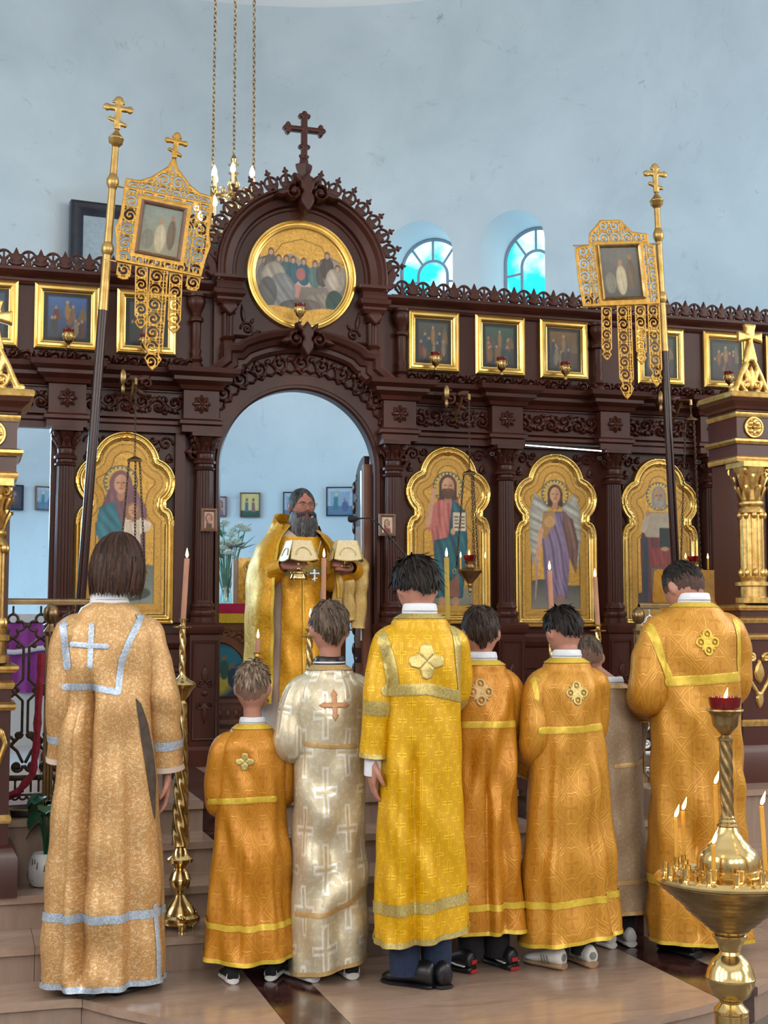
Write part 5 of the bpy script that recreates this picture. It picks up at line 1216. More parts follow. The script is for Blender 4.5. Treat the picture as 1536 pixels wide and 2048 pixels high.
banner((1310, 342), (1352, 1150), -1.0, False, [(1161, 490), (1310, 487), (1320, 608), (1166, 614)], [(1198, 494), (1279, 489), (1284, 594), (1205, 600)], [((1212, 614), (1213, 722), .070), ((1247, 612), (1254, 800), .098), ((1279, 611), (1283, 730), .072), ((1306, 609), (1313, 775), .085)],
       False, 'glittering pierced metal church banner with a flat top on a leaning pole', (403, 470, 595, 690))
# ------------------------------------------------------------------ shrines, railings, candle stands, altar things
M['rail_brass'] = vary('dull_bronze', (.30, .20, .10), (.22, .14, .065), 18, .3, .9, .0003)
K = M['wood_kiot']; G2 = M['gold2']
def shrine(xc, yf, z0, label):
    """tall icon shrine: mahogany body, gilt corner columns, cross acroteria; front at yf"""
    rt = thing('icon_shrine', label, 'shrine', (xc, yf+.15, z0), 'carved and gilt icon shrines')
    o = lambda n, mb, m=None, par=None, ang=30: obj(n, mb, m or K, par or rt, ang=ang)
    w, d = .45, .30; z = lambda v: z0+v
    mb = MB(); mb.box(xc-w, xc+w, yf, yf+d, z0, z(.93)); mb.sweep([(xc+w, yf+d), (xc+w, yf), (xc-w, yf), (xc-w, yf+d)], [(0, z0), (.04, z0), (.04, z(.16)), (.02, z(.20)), (0, z(.21))], mode='xy'); o('plinth', mb)
    def ledge(zz, s=1., mat=G2):
        mb = MB(); mb.sweep([(xc+w, yf+d), (xc+w, yf), (xc-w, yf), (xc-w, yf+d)], [(0, z(zz)), (.012*s, z(zz)), (.022*s, z(zz+.014)), (.022*s, z(zz+.026)), (.0, z(zz+.036))], mode='xy'); o('gilt_ledge', mb, mat)
    for zz, s in ((.30, .5), (.77, 1.), (.86, .6), (.93, 1.3)): ledge(zz, s)
    mb = MB(); mb.box(xc-w+.02, xc+w-.02, yf+.05, yf+d, z(.95), z(1.82)); o('back_case', mb)
    mb = MB(); mb.box(xc-w+.21, xc+w-.21, yf+.035, yf+.05, z(1.02), z(1.75)); o('glazed_icon', mb, M['frame_dark'])
    mb = MB(); mb.box(xc-w, xc+w, yf, yf+d, z(1.75), z(2.06)); o('frieze_block', mb)
    for zz, s in ((1.75, .4), (1.85, 1.2), (2.00, .6)): ledge(zz, s)
    mb = MB(); mb.sweep([(xc+w, yf+d), (xc+w, yf), (xc-w, yf), (xc-w, yf+d)], [(0, z(2.04)), (.015, z(2.045)), (.02, z(2.06)), (.05, z(2.085)), (.055, z(2.10)), (0, z(2.10))], mode='xy'); o('cornice', mb)
    mb = MB(); mb.sweep([(xc+w, yf+d), (xc+w, yf), (xc-w, yf), (xc-w, yf+d)], [(.05, z(2.098)), (.065, z(2.105)), (.068, z(2.125)), (.06, z(2.135)), (-.1, z(2.135))], mode='xy'); o('gilt_cornice', mb, G2)
    for s in (-1, 1):
        cx = xc+s*(w-.105); cy = yf+.045
        mb = MB(); mb.lathe([(.095, .97), (.095, 1.0), (.076, 1.005), (.076, 1.06), (.095, 1.065), (.095, 1.085), (.076, 1.09), (.08, 1.11), (.070, 1.12)], 20, (cx, cy, z0)); col = o('column_foot', mb, G2)
        mb = MB(); mb.lathe([(.070, 1.11), (.070, 1.48)], 60, (cx, cy, z0), mod=lambda a, zz: 1-.09*max(0, math.cos(12*a))**3); mb.lathe([(.072, 1.46), (.080, 1.47), (.072, 1.49), (.062, 1.50), (.074, 1.515), (.072, 1.53), (.06, 1.54)], 24, (cx, cy, z0))
        for k in range(10):
            a = 2*PI*k/10; mb.ball((cx+.070*math.cos(a), cy+.070*math.sin(a), z0+1.135), (.016, .016, .028), 8, 5); mb.ball((cx+.071*math.cos(a), cy+.071*math.sin(a), z0+1.455), (.016, .016, .022), 8, 5)
        o('gilt_column', mb, G2, ang=60)
        mb = MB(); mb.lathe([(.062, 1.54), (.064, 1.58), (.070, 1.64), (.088, 1.70), (.092, 1.72)], 20, (cx, cy, z0)); mb.box(cx-.095, cx+.095, cy-.095, cy+.095, z(1.72), z(1.75))
        for ring, zz, rr in ((8, 1.56, .072), (8, 1.62, .080)):
            for k in range(ring):
                a = 2*PI*(k+.5*(zz > 1.6))/ring; e = (math.cos(a), math.sin(a)); mb.tube([(cx+e[0]*r, cy+e[1]*r, z(q)) for r, q in ((rr-.012, zz-.02), (rr, zz+.02), (rr+.014, zz+.05), (rr+.024, zz+.055), (rr+.024, zz+.04))], [.012, .019, .018, .011, .005], 6, flat=.5, up=(e[0], e[1], 0))
        for k in range(4):
            a = PI/4+k*PI/2; e = (math.cos(a), math.sin(a)); mb.tube([(cx+e[0]*(.098+r), cy+e[1]*(.098+r), z(1.70)+q) for r, q in spiral(0, 0, .024, 1.4, PI/2, -1, 16)], .009, 6)
        o('capital', mb, G2, ang=60)
        mb = MB()
        def fr_(X, Z): a = np.arctan2(Z, X); return .055-np.hypot(X, Z)
        mb.relief(fr_, -.06, .06, -.06, .06, .006, .008, .01)
        for k in range(8): a = k*PI/4; mb.ball((.03*math.cos(a), -.010, .03*math.sin(a)), (.010+.008*abs(math.cos(a)), .007, .010+.008*abs(math.sin(a))), 8, 5)
        mb.tube([(.054*math.cos(2*PI*k/24), -.004, .054*math.sin(2*PI*k/24)) for k in range(24)], .008, 6, closed=True); mb.ball((0, -.012, 0), .012, 8, 6); mb.v = [(cx+p[0], yf-.001+p[1], z(1.945)+p[2]) for p in mb.v]; o('gilt_rosette', mb, G2, ang=60)
        def f_acr(X, Z):
            x, q = X-cx, Z-z(2.135); ot = np.full(X.shape, -9.)
            for k in (-1, 1):
                ot = umax(ot, f_line(x, q, [(k*.012, .20), (k*.03, .17), (k*.06, .11), (k*.085, .05), (k*.10, .02)], .012, .016), f_line(x, q, spiral(k*.115, .018, .018, 1.1, PI if k > 0 else 0, k), .009), f_line(x, q, spiral(k*.034, .05, .03, 1.3, -PI/2, k), .009), f_leaf(x, q, k*.012, .05, PI/2+k*-.25, .12, .02))
            ot = umax(ot, f_rect(x, q, -.11, .11, -.002, .016), f_leaf(x, q, 0, .02, PI/2, .15, .022), f_circ(x, q, 0, .2, .02))
            c = q-.30
            ot = umax(ot, np.minimum(np.abs(c)*.25+.014-np.abs(x), .105-np.abs(c+.01)), np.minimum(np.abs(x)*.25+.014-np.abs(c-.02), .075-np.abs(x)))
            return ot
        mb = MB(); mb.relief(f_acr, cx-.15, cx+.15, z(2.13), z(2.56), .006, .012, .012, y=yf+.02, back=.02); o('cross_ornament', mb, G2, ang=60)
        # gilt scroll ornament on the plinth below the column
        def f_low(X, Z):
            x, q = (X-cx)*s, Z-z(.55); return umax(f_line(x, q, [(-.07, .13), (-.085, .08), (-.06, .0), (-.02, -.06), (0, -.10)], .012), f_line(x, q, spiral(-.045, .12, .03, 1.3, PI, -1), .009), f_line(x, q, [(.07, .13), (.085, .08), (.06, .0), (.02, -.06), (0, -.10)], .012), f_line(x, q, spiral(.045, .12, .03, 1.3, 0, 1), .009), f_leaf(x, q, 0, -.02, PI/2, .14, .03), f_leaf(x, q, 0, -.06, -PI/2, .1, .025))
        mb = MB(); mb.relief(f_low, cx-.11, cx+.11, z(.36), z(.74), .007, .014, .01, y=yf-.001); o('gilt_scroll', mb, G2, ang=60)
    return rt
shrine(.198-.45, -2.395, -.28, 'gilt and mahogany icon shrine on the step beside the potted plant')
shrine(4.06+.45, -1.86, 0.0, 'gilt and mahogany icon shrine beside the cloth-covered lectern')

# brass railings ---------------------------------------------------------------------------------------------------
def f_rail(X, Z, w):
    p = .125; x = X-(np.floor(X/p)+.5)*p; o = np.full(X.shape, -9.)
    # quatrefoil row under the rail
    q = Z-.845
    for dx, dz in ((.03, 0), (-.03, 0), (0, .032), (0, -.032)): o = umax(o, np.minimum(f_ring(x, q, dx, dz, .022, .006), np.hypot(x, q)-.020))
    o = umax(o, f_line(x, q, [(0, .055), (0, .09)], .005), f_line(x, q, [(-.062, 0), (-.05, 0)], .006), f_line(x, q, [(.05, 0), (.062, 0)], .006))
    for s in (-1, 1):
        o = umax(o, f_line(x, Z, [(0, .79), (s*.05, .75), (s*.05, .60), (-s*.05, .50), (-s*.05, .36)], .006), f_line(x, Z, spiral(s*.025, .755, .014, 1, PI/2, -s), .005))
        o = umax(o, f_line(x, Z, [(-s*.05, .36), (-s*.03, .325), (s*.03, .27), (s*.055, .22)], .007), f_line(x, Z, spiral(s*.03, .20, .027, 1.4, 0 if s > 0 else PI, -s), .007), f_line(x, Z, spiral(-s*.035, .345, .018, 1.2, 0 if -s > 0 else PI, s), .006))
    o = umax(o, f_line(x, Z, [(0, .58), (.03, .55), (0, .52), (-.03, .55), (0, .58)], .007), f_line(x, Z, [(0, .335), (.02, .315), (0, .295), (-.02, .315), (0, .335)], .007))
    o = umax(o, f_rect(X, Z, 0, w, .135, .16), f_rect(X, Z, 0, w, .065, .075))
    xx = X-(np.floor(X/.035)+.5)*.035; o = umax(o, np.minimum(.005-np.abs(xx), f_rect(X, Z, 0, w, .08, .14)), np.minimum(f_ring(xx, Z, 0, .065, .016, .005), .066-Z))
    return np.minimum(o, f_rect(X, Z, 0, w, .03, .95))
def railing(x0, x1, y, posts, ironmat, label, rail_ext=0):
    rt = thing('railing', label, 'railing', ((x0+x1)/2, y, 0), 'low brass railings')
    mb = MB(); w = x1-x0; mb.relief(lambda X, Z: f_rail(X-x0, Z, w), x0, x1, .02, .94, .0048, .004, .005, y=y, back=.008); obj('scrollwork', mb, ironmat, rt, ang=60)
    mb = MB(); mb.box(x0, x1+rail_ext, y-.016, y+.016, .945, .962); mb.tube([(x0, y, .962), (x1+rail_ext, y, .962)], .012, 10); obj('hand_rail', mb, M['rail_brass'], rt)
    for px_ in posts:
        mb = MB(); mb.tube([(px_, y-.05, 0), (px_, y-.05, .82)], .019, 12)
        for a in range(4): mb.tube([(px_+.02*math.cos(a*PI/2+.7), y-.05+.02*math.sin(a*PI/2+.7), .02), (px_+.02*math.cos(a*PI/2+.7), y-.05+.02*math.sin(a*PI/2+.7), .8)], .009, 6)
        mb.lathe([(.05, 0), (.05, .03), (.03, .05)], 16, (px_, y-.05, 0)); mb.lathe([(.03, .8), (.034, .82), (.018, .84), (.014, .855), (.03, .87), (.037, .90), (.03, .93), (.012, .945), (.004, .95)], 18, (px_, y-.05, 0)); obj('post', mb, M['rail_brass'], rt)
    return rt
ra = railing(-.72, .52, -1.84, (.385, -.30), M['iron'], 'low brass railing with dark scrollwork behind the potted plant', .1)
p_ = onY(1268, 1215, -1.62)[0]
railing(p_+.03, min(p_+.72, 3.99), -1.62, (p_,), M['silver'], 'low brass railing with silvery scrollwork by the cloth-covered lectern')
mb = MB(); pts = [(.345, -1.925, .72), (.335, -1.925, .5), (.33, -1.925, .3), (.315, -1.925, .17), (.25, -1.925, .09), (.15, -1.925, .055), (.0, -1.925, .04), (-.15, -1.925, .1), (-.27, -1.925, .3), (-.3, -1.925, .7)]
sm = []
for i in range(len(pts)-1):
    for t in np.linspace(0, 1, 5)[:-1]: sm.append(tuple(np.array(pts[i])*(1-t)+np.array(pts[i+1])*t))
mb.tube(sm+[pts[-1]], [.017+.003*math.sin(i*2.4) for i in range(len(sm)+1)], 8)
tag(obj('velvet_rope', mb, M['red_rope']), 'dark red velvet rope swagged from the brass railing post', 'rope')
# cloth-covered lectern
lx = onY(1418, 1180, -1.38); L_ = thing('lectern', 'slope-topped lectern draped with gold brocade cloth', 'lectern', (lx[0], -1.38, 0))
mb = MB(); mb.box(-.03, .03, -.03, .03, 0, .95); mb.box(-.2, .2, -.16, .16, 0, .04); mb.v = [(lx[0]+p[0], -1.38+p[1], p[2]) for p in mb.v]; obj('stand', mb, M['wood_kiot'], L_)
Mr = Matrix.Translation((lx[0], -1.38, 1.06)) @ Matrix.Rotation(.5, 4, 'X')
mb = MB(); mb.box(-.25, .25, -.2, .2, -.015, .015, Mr); obj('desk', mb, M['wood_kiot'], L_)
mb = MB(); n_ = 24; vs = []; fs = []; uv = []
for i in range(n_+1):
    for j in range(n_+1):
        u = -.36+.72*i/n_; v = -.34+.6*j/n_
        x = max(-.26, min(.26, u)); y = max(-.22, min(.21, v)); drop = max(0, abs(u)-.26)+max(0, -.22-v)+max(0, v-.21)
        q = Mr @ Vector((x+math.copysign(.15*max(0, abs(u)-.26), u), y, .02)); vs.append((q.x, q.y, q.z-drop*1.9-.012*math.sin(u*25)*(drop > 0))); uv.append((u, v))
for i in range(n_):
    for j in range(n_): a = i*(n_+1)+j; fs.append((a, a+n_+1, a+n_+2, a+1))
mb.add(vs, fs, uv); obj('brocade_cloth', mb, M['r_amber'], L_, ang=60)
# candle stands -------------------------------------------------------------------------------------------------------
def twist(n, d, k): return lambda a, z: 1+d*math.cos(n*a+k*z)
def candle_stand(x, y, z0, top, label):
    rt = thing('candle_stand', label, 'candle stand', (x, y, z0), 'tall brass candle stands'); hgt = top-z0; s = hgt/1.29; c = (x, y, z0)
    R = lambda pr: [(r, q*s) for r, q in pr]
    mb = MB(); mb.lathe(R([(.085, .025), (.088, .035), (.085, .05), (.07, .06), (.066, .075), (.05, .10), (.03, .125), (.02, .14), (.024, .15)]), 28, c)
    base = obj('base', mb, M['brass'], rt)
    for k in range(3): a = PI/6+k*2*PI/3; mb = MB(); mb.lathe([(.018, 0), (.016, .012), (.02, .03)], 10, (x+.072*math.cos(a), y+.072*math.sin(a), z0)); mb.ball((x+.075*math.cos(a), y+.075*math.sin(a), z0+.05), .018, 8, 6); obj('foot', mb, M['brass'], base)
    mb = MB(); mb.lathe(R([(.02, .145), (.034, .16), (.044, .185), (.045, .20), (.047, .2005), (.047, .205), (.044, .21), (.036, .235), (.022, .25), (.032, .262), (.052, .275), (.055, .29), (.035, .305), (.03, .325), (.024, .335), (.036, .345)]), 24, c); obj('knop', mb, M['brass'], rt)
    mb = MB(); n = 60; mb.lathe(R([(.036-.015*i/n, .345+.60*i/n) for i in range(n+1)]), 32, c, mod=lambda a, z: 1+.10*math.cos(5*a+z*70)); obj('twisted_shaft', mb, M['brass'], rt, ang=70)
    mb = MB(); mb.lathe(R([(.02, .945), (.014, .955), (.02, .965), (.034, .985), (.045, 1.005), (.056, 1.015), (.058, 1.025), (.05, 1.035), (.03, 1.045), (.016, 1.06), (.011, 1.07)]), 28, c); obj('cup', mb, M['brass'], rt)
    mb = MB(); mb.lathe(R([(.013, 1.065+.20*i/24) for i in range(25)]), 20, c, mod=lambda a, z: 1+.22*math.cos(3*a+z*90)); obj('twisted_stem', mb, M['brass'], rt, ang=70)
    mb = MB(); mb.lathe(R([(.012, 1.262), (.04, 1.267), (.041, 1.272), (.014, 1.276), (.010, 1.282), (.014, 1.30), (.022, 1.305)]), 24, c); obj('dish', mb, M['brass'], rt); return rt
def candle(x, y, z0, z1, r, mat, label, group, lean=(0, 0), tilt=(0, 0), fs=1.):
    rt = thing('candle', label, 'candle', (x, y, z0), group); n = 6
    mb = MB(); mb.tube([(x+tilt[0]*i/n, y+tilt[1]*i/n, z0+(z1-z0)*i/n) for i in range(n+1)], r, 12); obj('wax_stick', mb, mat, rt)
    X, Y = x+tilt[0], y+tilt[1]; wick(rt, X, Y, z1); flame(rt, X, Y, z1+.003, fs, lean)
CS = [(366, 1.0, -2.565, -.42, 1245, 1117, 'wax_pale', 374, 'tall brass candle stand on the step beside the long-haired server', 'tall pinkish candle beside the carved door column'),
      (514, 1.0, -2.25, -.28, 1310, 1278, 'wax_pale', 516, 'slim brass candle stand behind the fair-haired small boy', 'short pinkish candle above the fair-haired small boy'),
      (619, 1.0, -2.57, -.42, 1264, 1237, 'wax_pale', 621, 'brass candle stand with a twisted stem beside the head of the boy in silver', 'short pale candle beside the head of the boy in silver'),
      (647, 1.0, -2.22, -.28, 1215, 1116, 'wax_pale', 648, 'brass candle stand before the bearded person, behind the boy in silver', 'tall pale candle before the chest of the bearded person'),
      (896, 1.0, -2.57, -.42, 1245, 1115, 'wax_green', 893, 'brass candle stand behind the shoulder of the boy in vivid yellow', 'tall ochre candle before the icon with the open book'),
      (1103, 1.0, -2.57, -.42, 1226, 1141, 'wax_pale', 1099, 'brass candle stand hidden behind two boys in amber robes', 'pinkish candle before the feet of the angel icon'),
      (1196, 1.0, -2.3, -.28, 1254, 1155, 'wax_pale', 1190, 'brass candle stand with its dish beside the angel icon frame', 'slim pale candle beside the frame of the angel icon')]
for sx, _, Y, z0, yd, yt, mt, tx, l1, l2 in CS:
    p = onY(sx, yd, Y); candle_stand(p[0], Y, z0, p[2], l1); q = onY(tx, yt, Y)
    candle(p[0], Y, p[2]-.004, q[2], .0115, M[mt], l2, 'candles on the tall stands', tilt=(q[0]-p[0], 0), fs=1.05)
# large front candle stand ------------------------------------------------------------------------------------------------
P0 = CAM+ray(1457, 1752)*3.86; fx, fy, fz = P0; kk = F_PX/3.86
zz = lambda y: fz-(y-1752)/kk; rr = lambda r: r/kk
FS = thing('votive_stand', 'large polished brass votive stand with a ruby glass lamp and a tray of candle sockets', 'candle stand', (fx, fy, -.70))
B_ = M['brass']
def lat(name, pr, mat=B_, seg=40, par=None, mod=None, ang=40): mb = MB(); mb.lathe([(rr(r), zz(y)) for r, y in pr], seg, (fx, fy, 0), mod=mod); return obj(name, mb, mat, par or FS, ang=ang)
hb = (zz(2040)+.70)
mb = MB(); mb.lathe([(.20, -.70), (.205, -.68), (.18, -.66), (.14, -.63), (.09, -.60), (.06, -.57), (.05, -.55), (.048, zz(2020))], 36, (fx, fy, 0)); 
obj('foot', mb, B_, FS)
lat('column', [(31, 2060), (31, 2022), (34, 2018), (34, 2012), (26, 2004), (22, 1998), (24, 1992)])
lat('ball_knop', [(24, 1993), (36, 1984), (45, 1965), (48, 1953), (49, 1952), (49, 1949), (48, 1948), (45, 1935), (36, 1917), (26, 1908), (22, 1904)])
lat('ringed_neck', [(22, 1905), (20, 1898), (23, 1893), (24, 1886), (30, 1876), (33, 1872), (34, 1866), (30, 1862)])
bowl = lat('bowl', [(30, 1862)]+[q for i in range(9) for q in ((34+11.6*i, 1858-9.8*i-(3 if i > 4 else 0)), (36+11.6*i, 1857-9.8*i-(3 if i > 4 else 0)), (39+11.6*i, 1857.5-9.8*i-(3 if i > 4 else 0)))]+[(142, 1764), (142, 1762)], M['brass_dark'], 56)
tray = lat('tray', [(142, 1762), (146, 1759), (146, 1755), (142, 1751), (136, 1753), (128, 1757), (110, 1757), (106, 1752), (100, 1752), (96, 1757), (70, 1757), (0.01, 1757)], B_, 56)
lat('dome', [(72, 1757), (72, 1748), (66, 1746), (66, 1738), (62, 1736), (62, 1722), (60, 1710), (52, 1698), (46, 1694), (44, 1690), (32, 1678), (24, 1666), (20, 1655), (22, 1652), (17, 1648), (18, 1644), (14, 1640), (15, 1636), (11, 1632)], B_, 48)
n_ = 50; lat('twisted_stem', [(12.5, 1634-150*i/n_) for i in range(n_+1)], M['brass_dark'], 30, mod=lambda a, z: 1+.10*math.cos(5*a+z*150), ang=70)
lat('stem_collar', [(11, 1486), (15, 1484), (15, 1479), (11, 1476), (8, 1472)], M['brass_dark'])
lat('lamp_cup', [(8, 1474), (14, 1466), (24, 1455), (26, 1448), (27, 1436), (32, 1428), (37, 1424), (36, 1421), (24, 1421)], M['brass_dark'])
lat('ruby_glass', [(10, 1423), (28, 1421), (31, 1410), (33, 1397), (31, 1397), (28, 1409), (24, 1417), (.01, 1419)], M['ruby'])
flame(FS, fx, fy, zz(1402), .85, (.3, 0)); 
sock = MB(); sock.lathe([(.0085, 0), (.0095, .005), (.0065, .013), (.0095, .020), (.0085, .038), (.0098, .043), (.0068, .043), (.005, .02)], 10); sock = mesh('candle_socket', sock, B_)
SP = []; CP = [onZ(a_, b_, zz(1757)) for a_, b_ in ((1355, 1743), (1369, 1739), (1436, 1737), (1428, 1772), (1533, 1772))]
for R0, n, ph in ((.176, 15, .1), (.124, 9, .25)):
    for k in range(n):
        a = ph+2*PI*k/n; SP.append((fx+R0*math.cos(a), fy+R0*math.sin(a)))
        if any((SP[-1][0]-c_[0])**2+(SP[-1][1]-c_[1])**2 < .022**2 for c_ in CP): continue
        obj('candle_socket', sock, None, tray, at=(fx+R0*math.cos(a), fy+R0*math.sin(a), zz(1757)))
def near(px, py):
    q = onZ(px, py, zz(1757)); return min(SP, key=lambda s: (s[0]-q[0])**2+(s[1]-q[1])**2)
for px, py, yt, tl, lb in ((1355, 1743, 1637, (-.004, 0), 'thin lit beeswax candle, the shorter of a pair at the tray edge'), (1369, 1739, 1622, (-.002, 0), 'thin lit beeswax candle, the taller of a pair at the tray edge'), (1436, 1737, 1570, (-.004, 0), 'thin lit beeswax candle behind the twisted stem of the votive stand'), (1428, 1772, 1690, (0, 0), 'short lit beeswax candle stub before the brass dome'), (1533, 1772, 1612, (-.010, 0), 'long lit beeswax candle at the outer rim of the votive stand')):
    s_ = onZ(px, py, zz(1757)); obj('candle_socket', sock, None, tray, at=(s_[0], s_[1], zz(1757))); top_ = onY(px, yt, s_[1])[2]
    candle(s_[0], s_[1], zz(1757)+.012, top_, .0062, M['wax'], lb, 'thin candles on the votive stand', (.35, 0), tl, .95)
# altar table, gospel book, flowers ---------------------------------------------------------------------------------------
AY = 1.35
a0 = onY(425, 1207, AY); AT = thing('altar_table', 'altar table with crimson cover and carved painted front', 'table', (2.3, AY+.4, 0))
x0, x1 = a0[0]-.35, a0[0]+1.0; zt = a0[2]
mb = MB(); mb.box(x0, x1, AY, AY+.8, 0, zt-.14); obj('table_body', mb, M['wood2'], AT)
mb = MB(); mb.box(x0-.03, x1+.03, AY-.03, AY+.83, zt-.075, zt); obj('crimson_cover', mb, M['velvet'], AT)
mb = MB(); mb.box(x0-.035, x1+.035, AY-.036, AY+.83, zt-.14, zt-.072); obj('gold_fringe', mb, M['yellowbraid'], AT)
q0 = onY(432, 1290, AY-.02); q1 = onY(483, 1392, AY-.02)
def p_nat(X, Z):
    cv = Canvas(X, Z, H('#1c3f66')); c = (X.min()+X.max())/2; z = Z.min(); h = Z.max()-z; cv.put(cv.ell(c-.05, z+h*.35, .16, .13), H('#c9b23c'), soft=.05); cv.put(cv.ell(c-.06, z+h*.45, .08, .07), H('#e8dfa0'), soft=.05); cv.put(cv.ell(c, z+h*.75, .2, .08), H('#1f7c96'), soft=.03)
    for dx, dz, col in ((-.1, .5, '#2f66a0'), (.04, .5, '#245a50'), (.1, .35, '#163c5c'), (-.03, .3, '#d8d8c8')): cv.put(cv.ell(c+dx, z+h*dz, .035, .07), H(col)); cv.put(cv.ell(c+dx, z+h*dz+.085, .018, .02), H('#8a6a50'))
    return cv
cxn = q0[0]+.02
paintmesh('painted_front', lambda X, Z: np.minimum(1-np.hypot((X-cxn)/.24, (Z-q1[2])/(q0[2]-q1[2]+.01)), Z-q1[2]), cxn-.25, cxn+.25, q1[2]-.01, q0[2]+.02, .008, p_nat, y=AY-.02, parent=AT)
mb = MB(); mb.sweep([(cxn+.25*math.cos(t), q1[2]+(q0[2]-q1[2]+.02)*math.sin(t)) for t in np.linspace(PI, 0, 24)], [(0, 0), (.0, .03), (.03, .035), (.05, .02), (.05, 0)], y=AY); mb.relief(lambda X, Z: np.minimum(vine(X-cxn+.3, Z-q0[2], .6, .12, .1, .011), 1), cxn-.3, cxn+.3, q0[2], q0[2]+.12, .008, .02, .01, y=AY)
mb.sweep([(cxn-.3, q1[2]-.05), (cxn+.3, q1[2]-.05)], [(0, 0), (0, .03), (.03, .035), (.035, 0)], y=AY); obj('carved_front', mb, M['wood2'], AT, ang=50)
mb = MB()
for i in range(22): mb.ball((x0+.05+i*.06, AY-.01, q1[2]-.12), (.02, .015, .03), 8, 5)
mb.box(x0, x1, AY-.04, AY, q1[2]-.20, q1[2]-.165); mb.box(x0, x1, AY-.06, AY, q1[2]-.27, q1[2]-.23); obj('carved_base', mb, M['wood2'], AT)
b0 = onY(488, 1204, AY+.1)
BK = thing('gospel_book', 'upright book with embossed gold cover on the altar table', 'book', (b0[0], AY+.1, zt))
mb = MB(); mb.box(b0[0]-.085, b0[0]+.10, AY+.08, AY+.14, zt, zt+.33); obj('page_block', mb, M['cream'], BK)
mb = MB(); mb.box(b0[0]-.05, b0[0]+.11, AY+.065, AY+.08, zt, zt+.335)
for q in (.06, .165, .27): mb.relief(lambda X, Z: umax(f_line(X-b0[0]-.03, Z-zt-q, spiral(0, 0, .032, 1.6, 0, 1), .006), f_ring(X-b0[0]-.03, Z-zt-q, 0, 0, .04, .004)), b0[0]-.03, b0[0]+.09, zt+q-.05, zt+q+.05, .006, .008, .005, y=AY+.065)
obj('gold_cover', mb, M['gold2'], BK, ang=50)
v0 = onY(452, 1200, AY+.3); FL = thing('flower_vase', 'white lilies and greenery in a glass vase on the altar table', 'flowers', (v0[0], AY+.3, zt))
mb = MB(); mb.lathe([(.05, zt), (.052, zt+.02), (.03, zt+.12), (.035, zt+.2), (.055, zt+.27), (.05, zt+.27), (.03, zt+.2), (.025, zt+.12), (.04, zt+.02)], 20, (v0[0], AY+.3, 0)); obj('vase', mb, M['vase'], FL)
mb = MB(); r_ = random.Random(4); heads = []
for i in range(34):
    a = r_.uniform(0, 2*PI); R0 = r_.uniform(.02, .17); h_ = r_.uniform(.36, .60); e = (math.cos(a)*R0, math.sin(a)*R0); heads.append((e, h_)); mb.tube([(v0[0]+e[0]*.1, AY+.3+e[1]*.1, zt+.05), (v0[0]+e[0]*.5, AY+.3+e[1]*.5, zt+.28), (v0[0]+e[0], AY+.3+e[1], zt+h_)], .003, 5)
obj('stem_bunch', mb, M['leaf2'], FL)['kind'] = 'stuff'
for i, (e, h_) in enumerate(heads[:28]):
    mb = MB(); c = Vector((v0[0]+e[0], AY+.3+e[1], zt+h_))
    for k in range(22):
        a = 2*PI*k*.382; el = .1+1.3*k/22; d = Vector((math.cos(a)*math.cos(el), math.sin(a)*math.cos(el), math.sin(el))); R0 = .052-.012*k/22; mb.tube([c, c+d*R0*.6, c+d*R0], [.004, .013, .004], 5, flat=.4, up=(0, 0, 1))
    obj('blossom', mb, M['petal'], FL)
for i in range(14):
    a = r_.uniform(0, 2*PI); c = Vector((v0[0]+.08*math.cos(a), AY+.3+.08*math.sin(a), zt+r_.uniform(.30, .55))); d = Vector((math.cos(a), math.sin(a), r_.uniform(.2, .9))); mb = MB(); mb.tube([c, c+d*.05, c+d*.10, c+d*.14], [.004, .022, .018, .002], 6, flat=.2, up=(0, 0, 1)); obj('leaf', mb, M['leaf2'], FL)
# purple-covered side table seen through the side doorway
t0 = onY(15, 1228, 1.6); t1 = onY(110, 1385, 1.6); ST = thing('side_table', 'side table under a purple satin cover seen through the side doorway', 'table', (t0[0]+.1, 1.9, 0))
mb = MB(); mb.box(-.55, t1[0]+.2, 1.62, 2.2, 0, t0[2]-.02); obj('table_body', mb, M['plaster_in'], ST)
mb = MB(); n_ = 90; xs = np.linspace(-.58, t1[0]+.23, n_)
path = [(x, 1.60+.012*math.sin(x*55)+.008*math.sin(x*23)) for x in xs]; vs = []; fs = []
for i, (x, y) in enumerate(path):
    for z in (t1[2], (t1[2]+t0[2])/2, t0[2]-.01): vs.append((x, y if z < t0[2]-.05 else 1.605, z))
for i in range(n_-1):
    for j in range(2): a = i*3+j; fs.append((a, a+3, a+4, a+1))
mb.add(vs, fs); mb.box(-.58, t1[0]+.23, 1.60, 2.22, t0[2]-.015, t0[2]); obj('satin_cover', mb, M['purple'], ST, ang=60)
mb = MB(); mb.box(-.585, t1[0]+.235, 1.585, 1.6, t0[2]-.06, t0[2]-.0); obj('lace_edge', mb, M['white'], ST)
zw = onY(60, 1300, 1.6)[2]; mb = MB(); mb.tube([(x, 1.578, zw+.015*math.sin(x*14)) for x in xs[::3]], .018, 8); obj('white_cord', mb, M['white'], ST)
